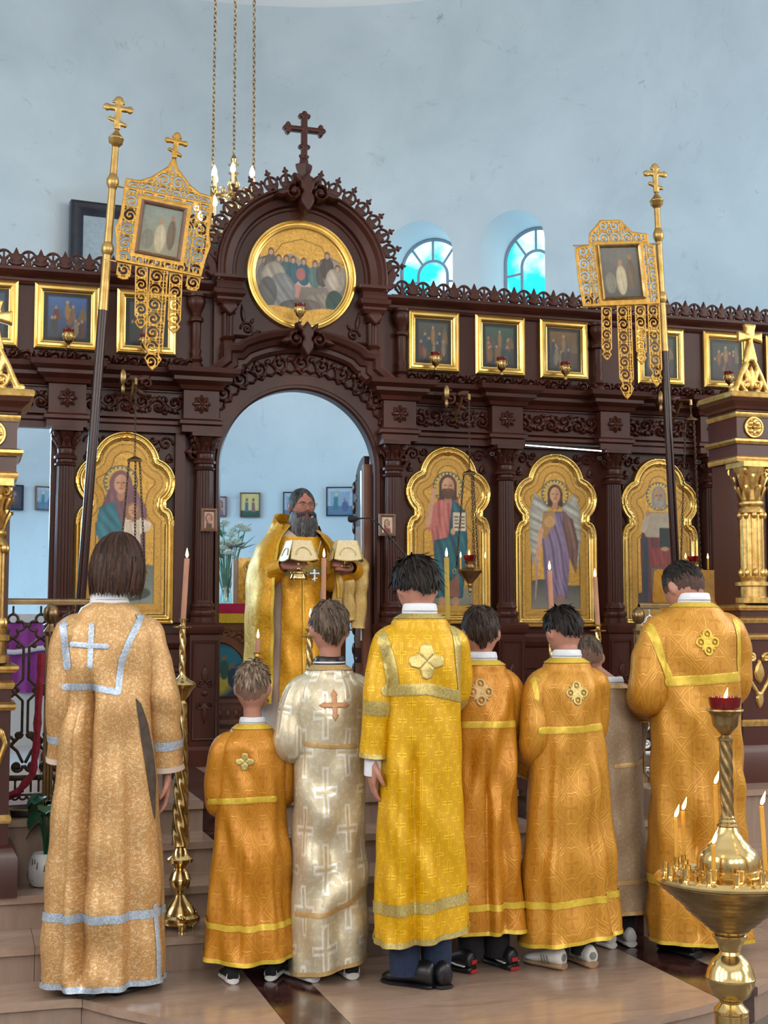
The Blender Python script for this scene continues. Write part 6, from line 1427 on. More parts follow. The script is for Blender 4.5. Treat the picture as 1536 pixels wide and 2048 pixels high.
# potted plant on the step
pp = onZ(86, 1772, -.28); PT = thing('potted_plant', 'leafy green plant in a white slotted pot on the step', 'plant', (pp[0]+.005, pp[1], -.28)); px_, py_ = pp[0]+.005, pp[1]
mb = MB(); mb.lathe([(.035, 0), (.055, .006), (.072, .04), (.074, .075), (.064, .115), (.05, .142), (.046, .138), (.055, .1), (.01, .09)], 32, (px_, py_, -.28)); pot = obj('pot', mb, M['pot'], PT)
for i in range(26):
    a = r_.uniform(PI, 2*PI); q = r_.uniform(.03, .11); R0 = float(np.interp(q, [.0, .04, .075, .115, .142], [.05, .073, .075, .065, .052])); mb = MB(); mb.tube([(px_+R0*math.cos(a), py_+R0*math.sin(a), -.28+q), (px_+(R0+.001)*math.cos(a+.03), py_+(R0+.001)*math.sin(a+.03), -.28+min(q+.03, .125))], [.0022, .0015], 4); obj('slot', mb, M['slit'], pot)
for i in range(15):
    a = 2*PI*i/15+r_.uniform(-.2, .2); up = r_.uniform(.12, .30); out = r_.uniform(.05, .13); c = Vector((px_, py_, -.17)); e = Vector((math.cos(a), math.sin(a), 0)); out *= .35 if e.x < -.2 else 1; t = c+e*out+Vector((0, 0, up)); L0 = r_.uniform(.11, .16)*(.45 if e.x < -.2 else 1); d = (e+Vector((0, 0, r_.uniform(-.5, .3)))).normalized()
    mb = MB(); mb.tube([c, c+e*out*.4+Vector((0, 0, up*.6)), t], .0025, 5); n = 7; up_ = Vector((0, 0, 1))-d*d.z; side = d.cross(Vector((0, 0, 1))).normalized(); vs = []; fs = []
    for k in range(n+1):
        f = k/n; wd = .036*math.sin(PI*min(1, f*.92+.06))**.8*(1 if f < 1 else .05); p = t+d*L0*f+Vector((0, 0, -.05*f*f)); vs += [tuple(p+side*wd+Vector((0, 0, .008))), tuple(p), tuple(p-side*wd+Vector((0, 0, .008)))]
    for k in range(n):
        for q in range(2): b = k*3+q; fs.append((b, b+3, b+4, b+1))
    mb.add(vs, fs); obj('leaf', mb, M['leaf'], PT, ang=70)
# microphone on a gooseneck stand
m0 = onY(703, 1038, -1.0); m1 = onY(740, 1036, -1.0); m2 = onY(775, 1068, -1.0); m3 = onY(812, 1112, -1.0)
MC = thing('microphone', 'black gooseneck microphone on a slim stand', 'microphone', (m3[0], -1.0, 0))
pts = [(m3[0], -1.0, 0.02), (m3[0], -1.0, m3[2]-.12), tuple(m3), tuple(m2), ((m1[0]+m2[0])/2, -1.0, (m1[2]+m2[2])/2+.012), tuple(m1), (m0[0]+.03, -1.0, m0[2]+.003)]
mb = MB(); mb.tube(pts[:3], .007, 8); mb.tube(pts[2:], .0045, 8); mb.lathe([(.12, 0), (.12, .012), (.02, .02)], 20, (m3[0], -1.0, 0)); obj('gooseneck', mb, M['black'], MC)
mb = MB(); a = Vector(m0); d = (Vector(m1)-a).normalized(); mb.tube([a-d*.022, a-d*.018, a-d*.005, a+d*.012, a+d*.03, a+d*.045], [.004, .015, .021, .020, .011, .005], 14); obj('foam_head', mb, M['mic'], MC)
# dark oval tray on the platform edge
ty = onZ(62, 1622, 0.01); DT = thing('drip_tray', 'dark oval tray with a gold rim on the platform edge above the potted plant', 'tray', (ty[0], -2.02, 0))
mb = MB(); mb.lathe([(.10, .002), (.13, .004), (.142, .03), (.14, .034), (.128, .012), (.001, .010)], 36); mb.v = [(ty[0]+p[0]*1.05, -2.02+p[1]*.62, p[2]) for p in mb.v]; obj('tray_body', mb, M['black'], DT)
mb = MB(); mb.tube([(ty[0]+.1491*math.cos(2*PI*k/48), -2.02+.088*math.sin(2*PI*k/48), .034) for k in range(48)], .004, 6, closed=True); obj('tray_rim', mb, M['brass_dark'], DT)
from mathutils.bvhtree import BVHTree
# ------------------------------------------------------------------ people
def sstep(x, a, b): t = min(1, max(0, (x-a)/(b-a))); return t*t*(3-2*t)
def head_pt(a, dz, h, face=0.):
    """surface point of a head of height h; azimuth a (PI/2 = face), dz = cosine of polar angle"""
    s = math.sqrt(max(0, 1-dz*dz)); cx, cy = s*math.cos(a), s*math.sin(a)
    low = max(0, -dz)
    rx = .345*h*(1-.24*low**1.4); ry = (.41 if cy > 0 else .46*(1-.30*low**1.2))*h
    x, y, z = rx*cx, ry*cy+.01*h, .5*h*dz
    if cy > 0:
        z -= .015*h*low*cy
        y -= .05*h*max(0, dz)**2*cy
        if face:
            X, Z = x/h, z/h; g = lambda px, pz, sx, sz: math.exp(-((X-px)/sx)**2-((Z-pz)/sz)**2)
            fr = sstep(cy, .25, .7)
            y += h*fr*(.115*g(0, -.10, .055, .055)+.07*g(0, -.02, .035, .10)+.03*g(0, .10, .26, .035)-.045*g(.14, .035, .075, .05)-.045*g(-.14, .035, .075, .05)
                       +.02*g(.14, .03, .045, .028)+.02*g(-.14, .03, .045, .028)+.028*g(0, -.225, .09, .02)+.032*g(0, -.27, .075, .022)-.02*g(0, -.247, .08, .01)+.045*g(0, -.40, .10, .06)+.02*g(.2, -.10, .07, .07)+.02*g(-.2, -.10, .07, .07))
    return Vector((x, y, z))
def xf(c, yaw, bow, roll=0.): return Matrix.Translation(c) @ Matrix.Rotation(yaw, 4, 'Z') @ Matrix.Rotation(-bow, 4, 'X') @ Matrix.Rotation(roll, 4, 'Y')
def add_head(mb, h, T, face=0.):
    nl, na = (40, 56) if face else (22, 30); vs = []; fs = []
    for i in range(nl+1):
        dz = math.cos(PI*i/nl)
        for j in range(na): vs.append(T @ head_pt(2*PI*j/na, dz, h, face))
    for i in range(nl):
        for j in range(na): k = (j+1) % na; fs.append((i*na+j, (i+1)*na+j, (i+1)*na+k, i*na+k))
    mb.add([tuple(v) for v in vs], fs)
    for s in (-1, 1):
        E_ = T @ Matrix.Translation((s*.352*h, -.03*h, -.03*h)) @ Matrix.Rotation(s*-.45, 4, 'Z') @ Matrix.Rotation(-.15, 4, 'X')
        mb.ball((0, 0, 0), (.030*h, .075*h, .135*h), 12, 8, E_); mb.ball((s*.012*h, -.01*h, .0), (.030*h, .080*h, .10*h), 10, 8, E_)
def add_hand(mb, wr, d, n, L, curl, side, spread=.10, thumb=.8):
    """wr wrist, d pointing direction, n palm normal, side +1/-1 thumb side along d x n"""
    d = Vector(d).normalized(); n = Vector(n); n = (n-d*n.dot(d)).normalized(); s = d.cross(n)*side; wr = Vector(wr); r = L*.048
    for i in range(4):                                  # thumb side is +s
        off = (1.5-i)*L*.118; k = wr+d*(L*(.50 if i < 3 else .46))+s*off
        mb.tube([wr-d*L*.04+s*off*.45, wr+d*L*.25+s*off*.85, k], [L*.10, L*.082, L*.064], 8)
        ln = [.44, .50, .46, .36][i]*L; ang = spread*(1.5-i)*.5; dd = (d*math.cos(ang)+s*math.sin(ang)).normalized(); p = k; pts = [p]; c = 0
        for q, fr in enumerate((.45, .32, .23)):
            c += curl*(.9, 1.1, .8)[q]; e = dd*math.cos(c)+n*math.sin(c); p = p+e*ln*fr; pts.append(p)
        mb.tube(pts, [r*1.12, r*1.05, r*.95, r*.72], 8)
    t0 = wr+d*L*.12+s*L*.16; td = (d*.65+s*.75+n*.35*thumb).normalized(); t1 = t0+td*L*.2; td2 = (d*.9+s*.15+n*.5*thumb).normalized(); t2 = t1+td2*L*.17; t3 = t2+(td2+n*.3*thumb).normalized()*L*.13
    mb.tube([wr+d*L*.02+s*L*.04, t0, t1, t2, t3], [L*.08, L*.085, L*.066, L*.058, L*.04], 8)
def remeshed(name, mb, vox, mat):
    me = mesh(name, mb, mat); o = bpy.data.objects.new(name, me); COL.objects.link(o)
    m = o.modifiers.new('r', 'REMESH'); m.mode = 'VOXEL'; m.voxel_size = vox; m.use_smooth_shade = True
    s = o.modifiers.new('s', 'SMOOTH'); s.factor = .4; s.iterations = 2
    dg = bpy.context.evaluated_depsgraph_get(); dg.update(); nm = bpy.data.meshes.new_from_object(o.evaluated_get(dg)); bpy.data.objects.remove(o)
    nm.name = name; nm.polygons.foreach_set('use_smooth', [True]*len(nm.polygons))
    if not nm.materials: nm.materials.append(mat)
    return nm
class Robe:
    def __init__(s, keys, folds, seed, hemv=(0, 0), creases=(), wrinkle=.0035, cy=0., power=2.3, waves=()):
        k = sorted(keys); s.z = [q[0] for q in k]; s.a = [q[1] for q in k]; s.b = [q[2] for q in k]; s.c = [q[3] if len(q) > 3 else 0. for q in k]
        s.z0, s.z1 = s.z[0], s.z[-1]; r = random.Random(seed); s.folds = folds; s.hemv = hemv; s.cr = creases; s.cy = cy; s.p = power; s.waves = waves
        s.w = [(r.uniform(-40, 40), r.uniform(-30, 30), r.uniform(0, 6.3), wrinkle*r.uniform(.4, 1.)) for _ in range(9)]
    def hem(s, phi): return s.hemv[0]*math.cos(phi-s.hemv[1])
    def S(s, phi, z, off=0.):
        a = float(np.interp(z, s.z, s.a)); b = float(np.interp(z, s.z, s.b)); c = float(np.interp(z, s.z, s.c))
        co, si = math.cos(phi), math.sin(phi); e = (abs(co)**s.p+abs(si)**s.p)**(-1/s.p)
        t = (s.z1-z)/(s.z1-s.z0); w = t**1.1; dr = 0.
        sw_ = .22+.78*abs(si)
        for n, p, A, d in s.folds: dr += A*w*sw_*math.cos(n*phi+p+d*z)
        for (u, v, p, A) in s.w: dr += A*min(1, t*5)*sw_*math.sin(u*phi*.2+v*z+p)
        for (p0, wd, dp, za, zb) in s.cr:
            q = (phi-p0+PI) % (2*PI)-PI; dr -= dp*math.exp(-(q/wd)**2)*sstep(z, za, za+.06)*(1-sstep(z, zb-.12, zb)) if zb > za else 0
        x, y = (a*e+dr)*co, (b*e+dr)*si
        for (kx, kz, p, A, zc, zw) in s.waves:
            if si < .3: y += A*math.sin(kx*x+kz*z+p)*math.exp(-((z-zc)/zw)**2)
        if off: x += off*co; y += off*si
        return (x, y+s.cy+c, z)
    def build(s, mb, nphi=110, nz=70, p0=0., p1=2*PI):
        vs = []; fs = []; uv = []; zs = [s.z0+(s.z1-s.z0)*(i/nz) for i in range(nz+1)]
        A = float(np.mean(s.a))*1.0+float(np.mean(s.b))*.6
        for i, z in enumerate(zs):
            for j in range(nphi+1):
                phi = p0+(p1-p0)*j/nphi; k = 1-i/nz; p = s.S(phi, z); vs.append((p[0], p[1], z+s.hem(phi)*k**2)); uv.append((phi*.19, z))
        for i in range(nz):
            for j in range(nphi): a = i*(nphi+1)+j; fs.append((a, a+1, a+nphi+2, a+nphi+1))
        mb.add(vs, fs, uv)
    def band(s, mb, za, zb, p0=0., p1=2*PI, n=110, off=.004, hem=False):
        vs = []; fs = []; uv = []
        for i in range(3):
            z = za+(zb-za)*i/2
            for j in range(n+1):
                phi = p0+(p1-p0)*j/n; p = s.S(phi, z, off); k = (1-(z-s.z0)/(s.z1-s.z0))**2; vs.append((p[0], p[1], z+s.hem(phi)*k)); uv.append((phi*.19, z))
        for i in range(2):
            for j in range(n): a = i*(n+1)+j; fs.append((a, a+1, a+n+2, a+n+1))
        mb.add(vs, fs, uv)
    def back(s, x, z, off=.0035):
        """point of the back of the robe at (x, z)"""
        if getattr(s, 'bvh', None):
            hit = s.bvh.ray_cast(Vector((x, -1.2, z)), Vector((0, 1, 0)))
            if hit[0] is None: q = s.bvh.find_nearest(Vector((x, -.1, z))); return (q[0].x, q[0].y-off, q[0].z)
            return (x, hit[0].y-off, z)
        lo, hi = PI, 2*PI
        for _ in range(24):
            m = (lo+hi)/2
            if s.S(m, z)[0] < x: lo = m
            else: hi = m
        p = s.S((lo+hi)/2, z, off); k = (1-(z-s.z0)/(s.z1-s.z0))**2
        return (x, p[1], z)
    def patch(s, F, x0, x1, z0, z1, res=.005, off=.0035, dep=.0006):
        mb = MB(); mb.relief(F, x0, x1, z0, z1, res, dep, .004, fn=lambda x, y, z: (lambda q: (q[0], q[1]+y, q[2]))(s.back(x, z, off))); return mb
    def ribbon(s, pts, w, off=.0035): return s.patch(lambda X, Z: f_line(X, Z, pts, w/2) if True else 0, min(p[0] for p in pts)-w, max(p[0] for p in pts)+w, min(p[1] for p in pts)-w, max(p[1] for p in pts)+w, .006, off)
def sleeve(mb, pts, rad, seed, nseg=22, n=40, flat=1., wr=.05):
    r = random.Random(seed); P = [np.array(p, float) for p in pts]; cum = [0.]
    for i in range(1, len(P)): cum.append(cum[-1]+float(np.linalg.norm(P[i]-P[i-1])))
    L = cum[-1]; C = []; Rr = []
    for i in range(n+1):
        t = L*i/n; k = max(0, min(len(P)-2, int(np.searchsorted(cum, t)-1))); f = (t-cum[k])/(cum[k+1]-cum[k]+1e-9)
        m0 = P[k] if k == 0 else P[k-1]; m3 = P[k+1] if k+2 >= len(P) else P[k+2]
        q = .5*((2*P[k])+(-m0+P[k+1])*f+(2*m0-5*P[k]+4*P[k+1]-m3)*f*f+(-m0+3*P[k]-3*P[k+1]+m3)*f**3)
        C.append(Vector(q)); Rr.append(float(np.interp(t, cum, rad)))
    w = [(r.uniform(20, 60), r.choice([0, 1, 2, 1]), r.uniform(0, 6.3), r.uniform(.3, 1)) for _ in range(5)]
    ref = Vector((0, 1, 0)); vs = []; fs = []; uv = []
    for i, c in enumerate(C):
        t = (C[min(i+1, n)]-C[max(i-1, 0)]).normalized(); a = (ref-t*ref.dot(t)); a = a.normalized() if a.length > 1e-4 else t.orthogonal(); b = t.cross(a); ref = a
        for j in range(nseg+1):
            an = 2*PI*j/nseg; q = 1+wr*sum(A*math.sin(k*L*i/n+m*an+p) for k, m, p, A in w)/2.0
            vs.append(tuple(c+(a*math.cos(an)*flat+b*math.sin(an))*Rr[i]*q)); uv.append((an*.085, L*i/n))
    for i in range(n):
        for j in range(nseg): k = i*(nseg+1)+j; fs.append((k, k+1, k+nseg+2, k+nseg+1))
    base = len(mb.v); mb.add(vs, fs, uv)
    def cuff(mb2, t0, t1, off=1.045):
        i0, i1 = int(t0*n), max(int(t0*n)+1, int(t1*n)); vv = []; ff = []; u2 = []
        for i in range(i0, i1+1):
            for j in range(nseg+1): q = Vector(vs[i*(nseg+1)+j]); vv.append(tuple(C[i]+(q-C[i])*off)); u2.append(uv[i*(nseg+1)+j])
        for i in range(i1-i0):
            for j in range(nseg): k = i*(nseg+1)+j; ff.append((k, k+1, k+nseg+2, k+nseg+1))
        mb2.add(vv, ff, u2)
    return cuff
def hair_cap(h, T, bl, sl, fl, vol, seed, ncl, ln, wcl=.03, edge=.3, whorl=.25, lift=.02):
    """hair mesh: a cap over the skull with combed clumps"""
    r = random.Random(seed); mb = MB(); na, nt = 64, 18; ph = [r.uniform(0, 6.3) for _ in range(6)]
    def cut(a):
        s, c = math.sin(a), math.cos(a); return c*c*sl+s*s*(fl if s > 0 else bl)
    def pt(a, t, up=0.):
        lim = cut(a)+.045*math.sin(7*a+ph[0])+.035*math.sin(17*a+ph[1])+.03*math.sin(31*a+ph[4]); th = math.acos(max(-1, min(1, lim)))*t; p = head_pt(a, math.cos(th), h)
        v = vol*(1-(1-edge)*sstep(t, .55, 1.))*(1+.10*math.sin(9*a+ph[2]+4*t)+.07*math.sin(23*a+ph[3]-3*t)); q = p*(1+(v+up)/p.length*h); return q
    vs = []; fs = []
    for i in range(nt+1):
        for j in range(na): vs.append(T @ pt(2*PI*j/na, max(.001, i/nt)))
    for i in range(nt):
        for j in range(na): k = (j+1) % na; fs.append((i*na+j, (i+1)*na+j, (i+1)*na+k, i*na+k))
    mb.add([tuple(v) for v in vs], fs); mb.mi = []
    for _ in range(ncl):
        a = r.uniform(0, 2*PI); t0 = r.uniform(0.02, .8)**.8; L = ln*r.uniform(.7, 1.25); pts = []; sw = r.uniform(-1, 1)*whorl+whorl*.4; lf = lift*r.uniform(.2, 1.)*(2.2 if r.random() < .10 else 1.)
        for k in range(5):
            f = k/4; t = min(1.04, t0+L*f); pts.append(T @ pt(a+sw*f*(1.-.5*t), t, lf*(.15+f*f*.8 if r.random() < .9 else f)))
        w = h*wcl*r.uniform(.6, 1.2); nrm = (pts[2]-T.translation).normalized(); f0 = len(mb.f); mb.tube(pts, [w*.5, w, w*.9, w*.6, w*.08], 4, flat=.45, up=tuple(nrm)); mb.mi.append((f0, len(mb.f), r.choice((0, 1, 2))))
    return mb
def shoe(L, side_y, style, parent, x, y, rot, name='shoe'):
    w = L*.185; T = Matrix.Translation((x, y, 0)) @ Matrix.Rotation(rot, 4, 'Z')
    yy = [-.30, -.27, -.18, -.02, .15, .32, .48, .60, .66, .69]; ww = [.55, .75, .86, .82, .86, 1.0, 1.04, .86, .55, .15]
    hh = [.38, .43, .46, .45, .38, .29, .23, .19, .155, .10]; sneaker = style != 'leather'
    st = .115 if sneaker else .07
    def loft(zlo, zhi, ex, mat, nm, par):
        mb = MB(); seg = 12; vs = []; fs = []
        for i in range(len(yy)):
            for j in range(seg):
                an = 2*PI*j/seg; cx = math.copysign(abs(math.cos(an))**.7, math.cos(an)); cz = math.sin(an)
                z = zlo+(zhi(i)-zlo)*(.5+.5*cz); taper = 1-.35*max(0, cz)*(1 if zhi(i)-zlo > .05 else 0); vs.append((cx*ww[i]*w*ex*taper, yy[i]*L*(1.03 if ex > 1 else 1), z))
        for i in range(len(yy)-1):
            for j in range(seg): k = (j+1) % seg; fs.append((i*seg+j, i*seg+k, (i+1)*seg+k, (i+1)*seg+j))
        fs.append(tuple(range(seg))[::-1]); fs.append(tuple((len(yy)-1)*seg+j for j in range(seg)))
        mb.add([tuple(T @ Vector(v)) for v in vs], fs); return obj(nm, mb, mat, par, ang=60, local=True)
    mats = {'leather': ('black', 'black'), 'runner': ('blackcloth', 'sole'), 'stripe': ('black', 'black'), 'court': ('sole', 'gum'), 'dark': ('black', 'black'), 'pale': ('sole', 'sole')}[style]
    up = loft(st*L*.7, lambda i: hh[i]*L, 1., M[mats[0]], name, parent)
    loft(.001, lambda i: st*L*(1.25 if i < 3 and sneaker else 1.), 1.09, M[mats[1]], 'sole', up)
    if style == 'court':
        mb = MB(); mb.ball((0, -.27*L, .25*L), (.62*w, .05*L, .10*L), 12, 8, T); obj('heel_tab', mb, M['grey'], up, local=True)
        for k in range(3):
            for s in (-1, 1): mb = MB(); mb.tube([T @ Vector((s*w*.98, (-.02+.07*k)*L, .11*L)), T @ Vector((s*w*.86, (.03+.07*k)*L, .27*L))], .02*L, 4, flat=.3); obj('side_stripe', mb, M['grey'], up, local=True)
    if style == 'stripe':
        mb = MB(); mb.box(-.40*w, .40*w, -.335*L, -.29*L, .19*L, .27*L, T); obj('heel_tab', mb, M['red_rub'], up, local=True)
        mb = MB(); mb.box(-.60*w, .60*w, -.34*L, -.20*L, .004, .016, T); obj('heel_edge', mb, M['red_rub'], up, local=True)
        for s in (-1, 1): mb = MB(); mb.tube([T @ Vector((s*w*.90, -.20*L, .15*L)), T @ Vector((s*w*.93, .0, .16*L)), T @ Vector((s*w*.90, .18*L, .19*L)), T @ Vector((s*w*.70, .30*L, .25*L))], [.045*L, .05*L, .04*L, .012*L], 5, flat=.3, up=(0, 0, 1)); obj('side_stripe', mb, M['sole'], up, local=True)
    if style == 'runner':
        for s in (-1, 1): mb = MB(); mb.tube([T @ Vector((s*w*.88, -.20*L, .13*L)), T @ Vector((s*w*.78, -.24*L, .26*L))], [.05*L, .012*L], 5, flat=.35); obj('heel_wing', mb, M['sole'], up, local=True)
    return up
def person(label, loc, H_, h, zn, sw, hw, hem, *, robe, folds, hair, arms, shoes, yaw=0., bow=0., hy=.0, hx=0., collar='white', trouser='blackcloth', skin='skin', tw=None, depth=1., trims=None, hemv=(0, 0), creases=(), seed=1, waves=(), wrinkle=.0035, lean=0., keys=None, turn=0., ch=1.):
    rt = thing('person', label, 'person', (loc[0], loc[1], loc[2]), 'servers in brocade robes'); rt.rotation_euler = (0, 0, turn)
    WLOC.pop(rt.name, None)
    sc = zn/1.5; tw = tw or sw*.97; nr = .058*sc+.006
    T = xf((hx, hy, H_-h*.5), yaw, bow)
    body = MB(); add_head(body, h, T)
    nk = T @ Vector((0, -.06*h, -.30*h)); body.tube([(0, -.01+lean*.0, zn-.10), (0, -.005+hy*.2, zn), tuple(nk)], [.075*sc, .056*sc, .052*sc], 14)
    body.tube([(0, 0, zn-.02), (0, 0, zn-.10), (0, 0, zn-.3), (0, 0, zn*.55)], [.05, sw*.62, sw*.62, sw*.55], 14, flat=.62, up=(0, 1, 0))
    for s in (-1, 1):
        hpx = sw*.40; A = arms[0 if s < 0 else 1]
        body.tube([(s*hpx, 0, zn*.60), (s*hpx, 0, zn*.33), (s*hpx, -.01, .05)], [.085*sc, .058*sc, .042*sc], 12)
        body.tube([(s*sw*.66, 0, zn-.11), A[0], A[1]], [.05*sc, .040*sc, .029*sc], 12)
        wr, el = Vector(A[1]), Vector(A[0]); d = (wr-el).normalized() if len(A) < 3 else Vector(A[2])
        nrm = Vector((-s, 0, 0)) if abs(d.z) > .6 else Vector((0, 0, -1)); add_hand(body, wr+d*.01, d, nrm, .185*sc, .28, -s if abs(d.z) > .6 else s)
    obj('body', remeshed('body', body, .0075*max(.85, sc), M[skin]), None, rt, local=True)
    # trousers and shoes
    for i, s in enumerate((-1, 1)):
        mb = MB(); x = s*sw*.40; mb.tube([(x, -.0, .045), (x, -.0, .09), (x, .0, .25), (x*.9, 0, zn*.55)], [.050*sc+.008, .054*sc+.008, .066*sc, .08*sc], 16); obj('trouser_leg', mb, M[trouser], rt, local=True)
        sh = shoes[i]; shoe(.238*sc, 0, sh[0], rt, x+sh[2], sh[3]-.0, sh[1])
    # robe
    if keys is None:
        b0 = .125*sc*depth
        keys = [(zn+.004, nr+.010, nr+.008), (zn-.022*sc, nr+.055*sc, nr+.030*sc), (zn-.050*sc, sw*.70, b0*.72), (zn-.085*sc, sw*.90, b0*.86), (zn-.13*sc, sw*.99, b0*.97), (zn-.22*sc, sw, b0*1.05), (zn-.38*sc, tw, b0*1.05), (zn*.55, (tw+hw)/2-.008, b0*1.12), (zn*.28, hw*.96, b0*1.25), (hem, hw, b0*1.36)]
    rb = Robe(keys, folds, seed, hemv, creases, wrinkle, waves=waves); mb = MB(); rb.build(mb)
    cuffs = []
    for i, s in enumerate((-1, 1)):
        A = arms[i]; wr = Vector(A[1]); el = Vector(A[0]); R0 = A[3] if len(A) > 3 else .085*sc
        cuffs.append(sleeve(mb, [(s*sw*.52, 0, zn-.075*sc), (s*sw*.84, -.004, zn-.12*sc), (s*(sw*.97+abs(el.x)*.03), el.y*.3, (zn-.12*sc)*.6+el.z*.4), tuple(el), tuple(el*.45+wr*.55), tuple(wr)], [.045*sc, .066*sc, R0*.96, R0*1.04, R0*.98, R0], seed*3+i))
    obj('robe', mb, M[robe], rt, ang=80, local=True); rb.bvh = BVHTree.FromPolygons([Vector(v) for v in mb.v], mb.f)
    if collar:
        mb = MB(); vs = []; fs = []; n = 40; prof = [(nr+.006+.012*(ch-1), zn-.012), (nr+.007, zn+.020*sc*ch), (nr+.003, zn+.042*sc*ch), (nr-.004, zn+.046*sc*ch), (nr-.006, zn+.03*sc)]
        for (r, z) in prof:
            for j in range(n): a = 2*PI*j/n; vs.append((r*1.04*math.cos(a), r*math.sin(a)+(z-zn)*hy*1.2, z-(.018*sc if math.sin(a) > 0 else 0)*max(0, math.sin(a))))
        for i in range(len(prof)-1):
            for j in range(n): k = (j+1) % n; fs.append((i*n+j, i*n+k, (i+1)*n+k, (i+1)*n+j))
        mb.add(vs, fs); co = obj('shirt_collar', mb, M['white' if collar == 'white' else 'black'], rt, local=True, ang=60)
        if collar == 'striped':
            for k, (q0, q1) in enumerate(((.012, .020), (.0, .0))):
                if q1 <= q0: continue
                mb = MB(); mb.lathe([((nr+.0085)*1.03, zn+q0*sc), ((nr+.0085)*1.03, zn+q1*sc)], 40); obj('white_stripe', mb, M['white'], co, local=True)
        if collar == 'white': 
            mb = MB(); mb.lathe([((nr+.0085)*1.03, zn+.014*sc), ((nr+.0085)*1.03, zn+.0155*sc)], 40); obj('collar_seam', mb, M['grey'], co, local=True)
    for hm in hair(h, T):
        obj(hm[0], hm[1], M[hm[2]], rt, local=True, ang=70)
    if trims: trims(rt, rb, cuffs, loc)
    return rt, rb
def PL(loc, px, py, yb=-.14):
    p = onY(px, py, loc[1]+yb); return (float(p[0]-loc[0]), float(p[2]-loc[2]))
def T_obj(rt, name, mb, mat, ang=70): return obj(name, mb, M[mat], rt, ang=ang, local=True)
Z0 = -.56
# the long-haired server ------------------------------------------------------------------------------------------------
def hair_long(h, T):
    r = random.Random(5); mb = hair_cap(h, T, -.5, -.45, .50, .075, 3, 190, .5, .028, .9, .1, .012)
    lo = -.58*h
    def P(a, t):
        z = .12*h+(lo-.12*h)*t; s = 1.0-.0*t; R_ = .425*h*(1+.08*math.sin(PI*min(1, t*1.1))-.05*t); return Vector((R_*.96*math.cos(a), R_*1.12*math.sin(a)-.02*h, z))
    na = 46; nt = 14; vs = []; fs = []; A0, A1 = math.radians(128), math.radians(412)
    for i in range(nt+1):
        for j in range(na+1):
            a = A0+(A1-A0)*j/na; t = i/nt*(.93+.05*math.sin(j*2.1)+.04*math.sin(j*5.3)); vs.append(tuple(T @ (P(a, t)*(1+.012*math.sin(j*3.7)))))
    for i in range(nt):
        for j in range(na): k = i*(na+1)+j; fs.append((k, k+na+1, k+na+2, k+1))
    mb.add(vs, fs)
    for _ in range(230):
        a = r.uniform(A0, A1); t1 = r.uniform(.78, 1.03); ph = r.uniform(-.12, .12); pts = [T @ (P(a+ph*f, f*t1)*(1.02+.03*r.random())) for f in (0, .25, .5, .75, 1)]; w = h*.030*r.uniform(.5, 1.1); f0 = len(mb.f); mb.tube(pts, [w*.5, w, w, w*.8, w*.1], 4, flat=.4, up=tuple((pts[1]-T.translation).normalized())); mb.mi.append((f0, len(mb.f), r.choice((0, 1, 2))))
    return [('hair', mb, 'h_brown')]
def trims_server(rt, rb, cuffs, loc):
    q = lambda x, y: PL(loc, x, y)
    for pts in ([(127, 1232), (131, 1275), (137, 1335)], [(132, 1376), (180, 1374), (232, 1384)], [(290, 1228), (262, 1278), (245, 1320), (236, 1384)]): T_obj(rt, 'yoke_braid', rb.ribbon([q(*p) for p in pts], .026), 'silverbraid')
    T_obj(rt, 'cross_braid', rb.ribbon([q(185, 1250), (q(182, 1292)), q(180, 1334)], .020, .006), 'silverbraid'); T_obj(rt, 'cross_braid', rb.ribbon([q(146, 1289), q(180, 1291), q(213, 1293)], .020, .008), 'silverbraid')
    mb = MB(); rb.band(mb, .285, .318); T_obj(rt, 'hem_braid', mb, 'silverbraid'); mb = MB(); rb.band(mb, rb.z0, rb.z0+.022); T_obj(rt, 'hem_braid', mb, 'silverbraid')
    T_obj(rt, 'slit_braid', rb.ribbon([q(313, 1815), q(318, 1890), q(320, 1962)], .018), 'silverbraid')
    def slit(X, Z): return f_poly(X, Z, [q(272, 1395), q(284, 1408), q(300, 1450), q(312, 1510), q(318, 1560), q(314, 1650), q(300, 1580), q(284, 1480)])
    xs_ = [q(266, 1400)[0], q(324, 1400)[0]]; T_obj(rt, 'side_opening', rb.patch(slit, xs_[0], xs_[1], q(290, 1660)[1], q(290, 1390)[1], .005, .003), 'greycloth')
    for c in cuffs: mb = MB(); c(mb, .80, .855); T_obj(rt, 'cuff_braid', mb, 'silverbraid'); mb = MB(); c(mb, .965, 1.0); T_obj(rt, 'cuff_lining', mb, 'cream')
loc = (.550, -2.90, Z0)
person('tall server with shoulder-length brown hair in a pale gold robe with silver braid', loc, 1.766, .232, 1.495, .178, .235, .035, robe='r_server', folds=[(9, .4, .016, .3), (15, 1.7, .009, -.4), (5, 2.2, .014, .2)], hair=hair_long,
       arms=[((-.180, -.005, 1.12), (-.168, .06, .88), (0, .15, -1), .058), ((.212, -.02, 1.13), (.240, .02, .835), (0, .2, -1), .066)], shoes=[('dark', .1, -.0, -.06), ('dark', -.9, .02, -.06)], yaw=-.75, bow=.10, hy=.02, hx=.035, tw=.172, ch=1.55, trims=trims_server, creases=[(4.22, .10, .055, 0.03, 1.25), (4.0, .07, -.015, 0.03, 1.1), (4.5, .10, -.015, .03, 1.2)], seed=3, trouser='blackcloth')
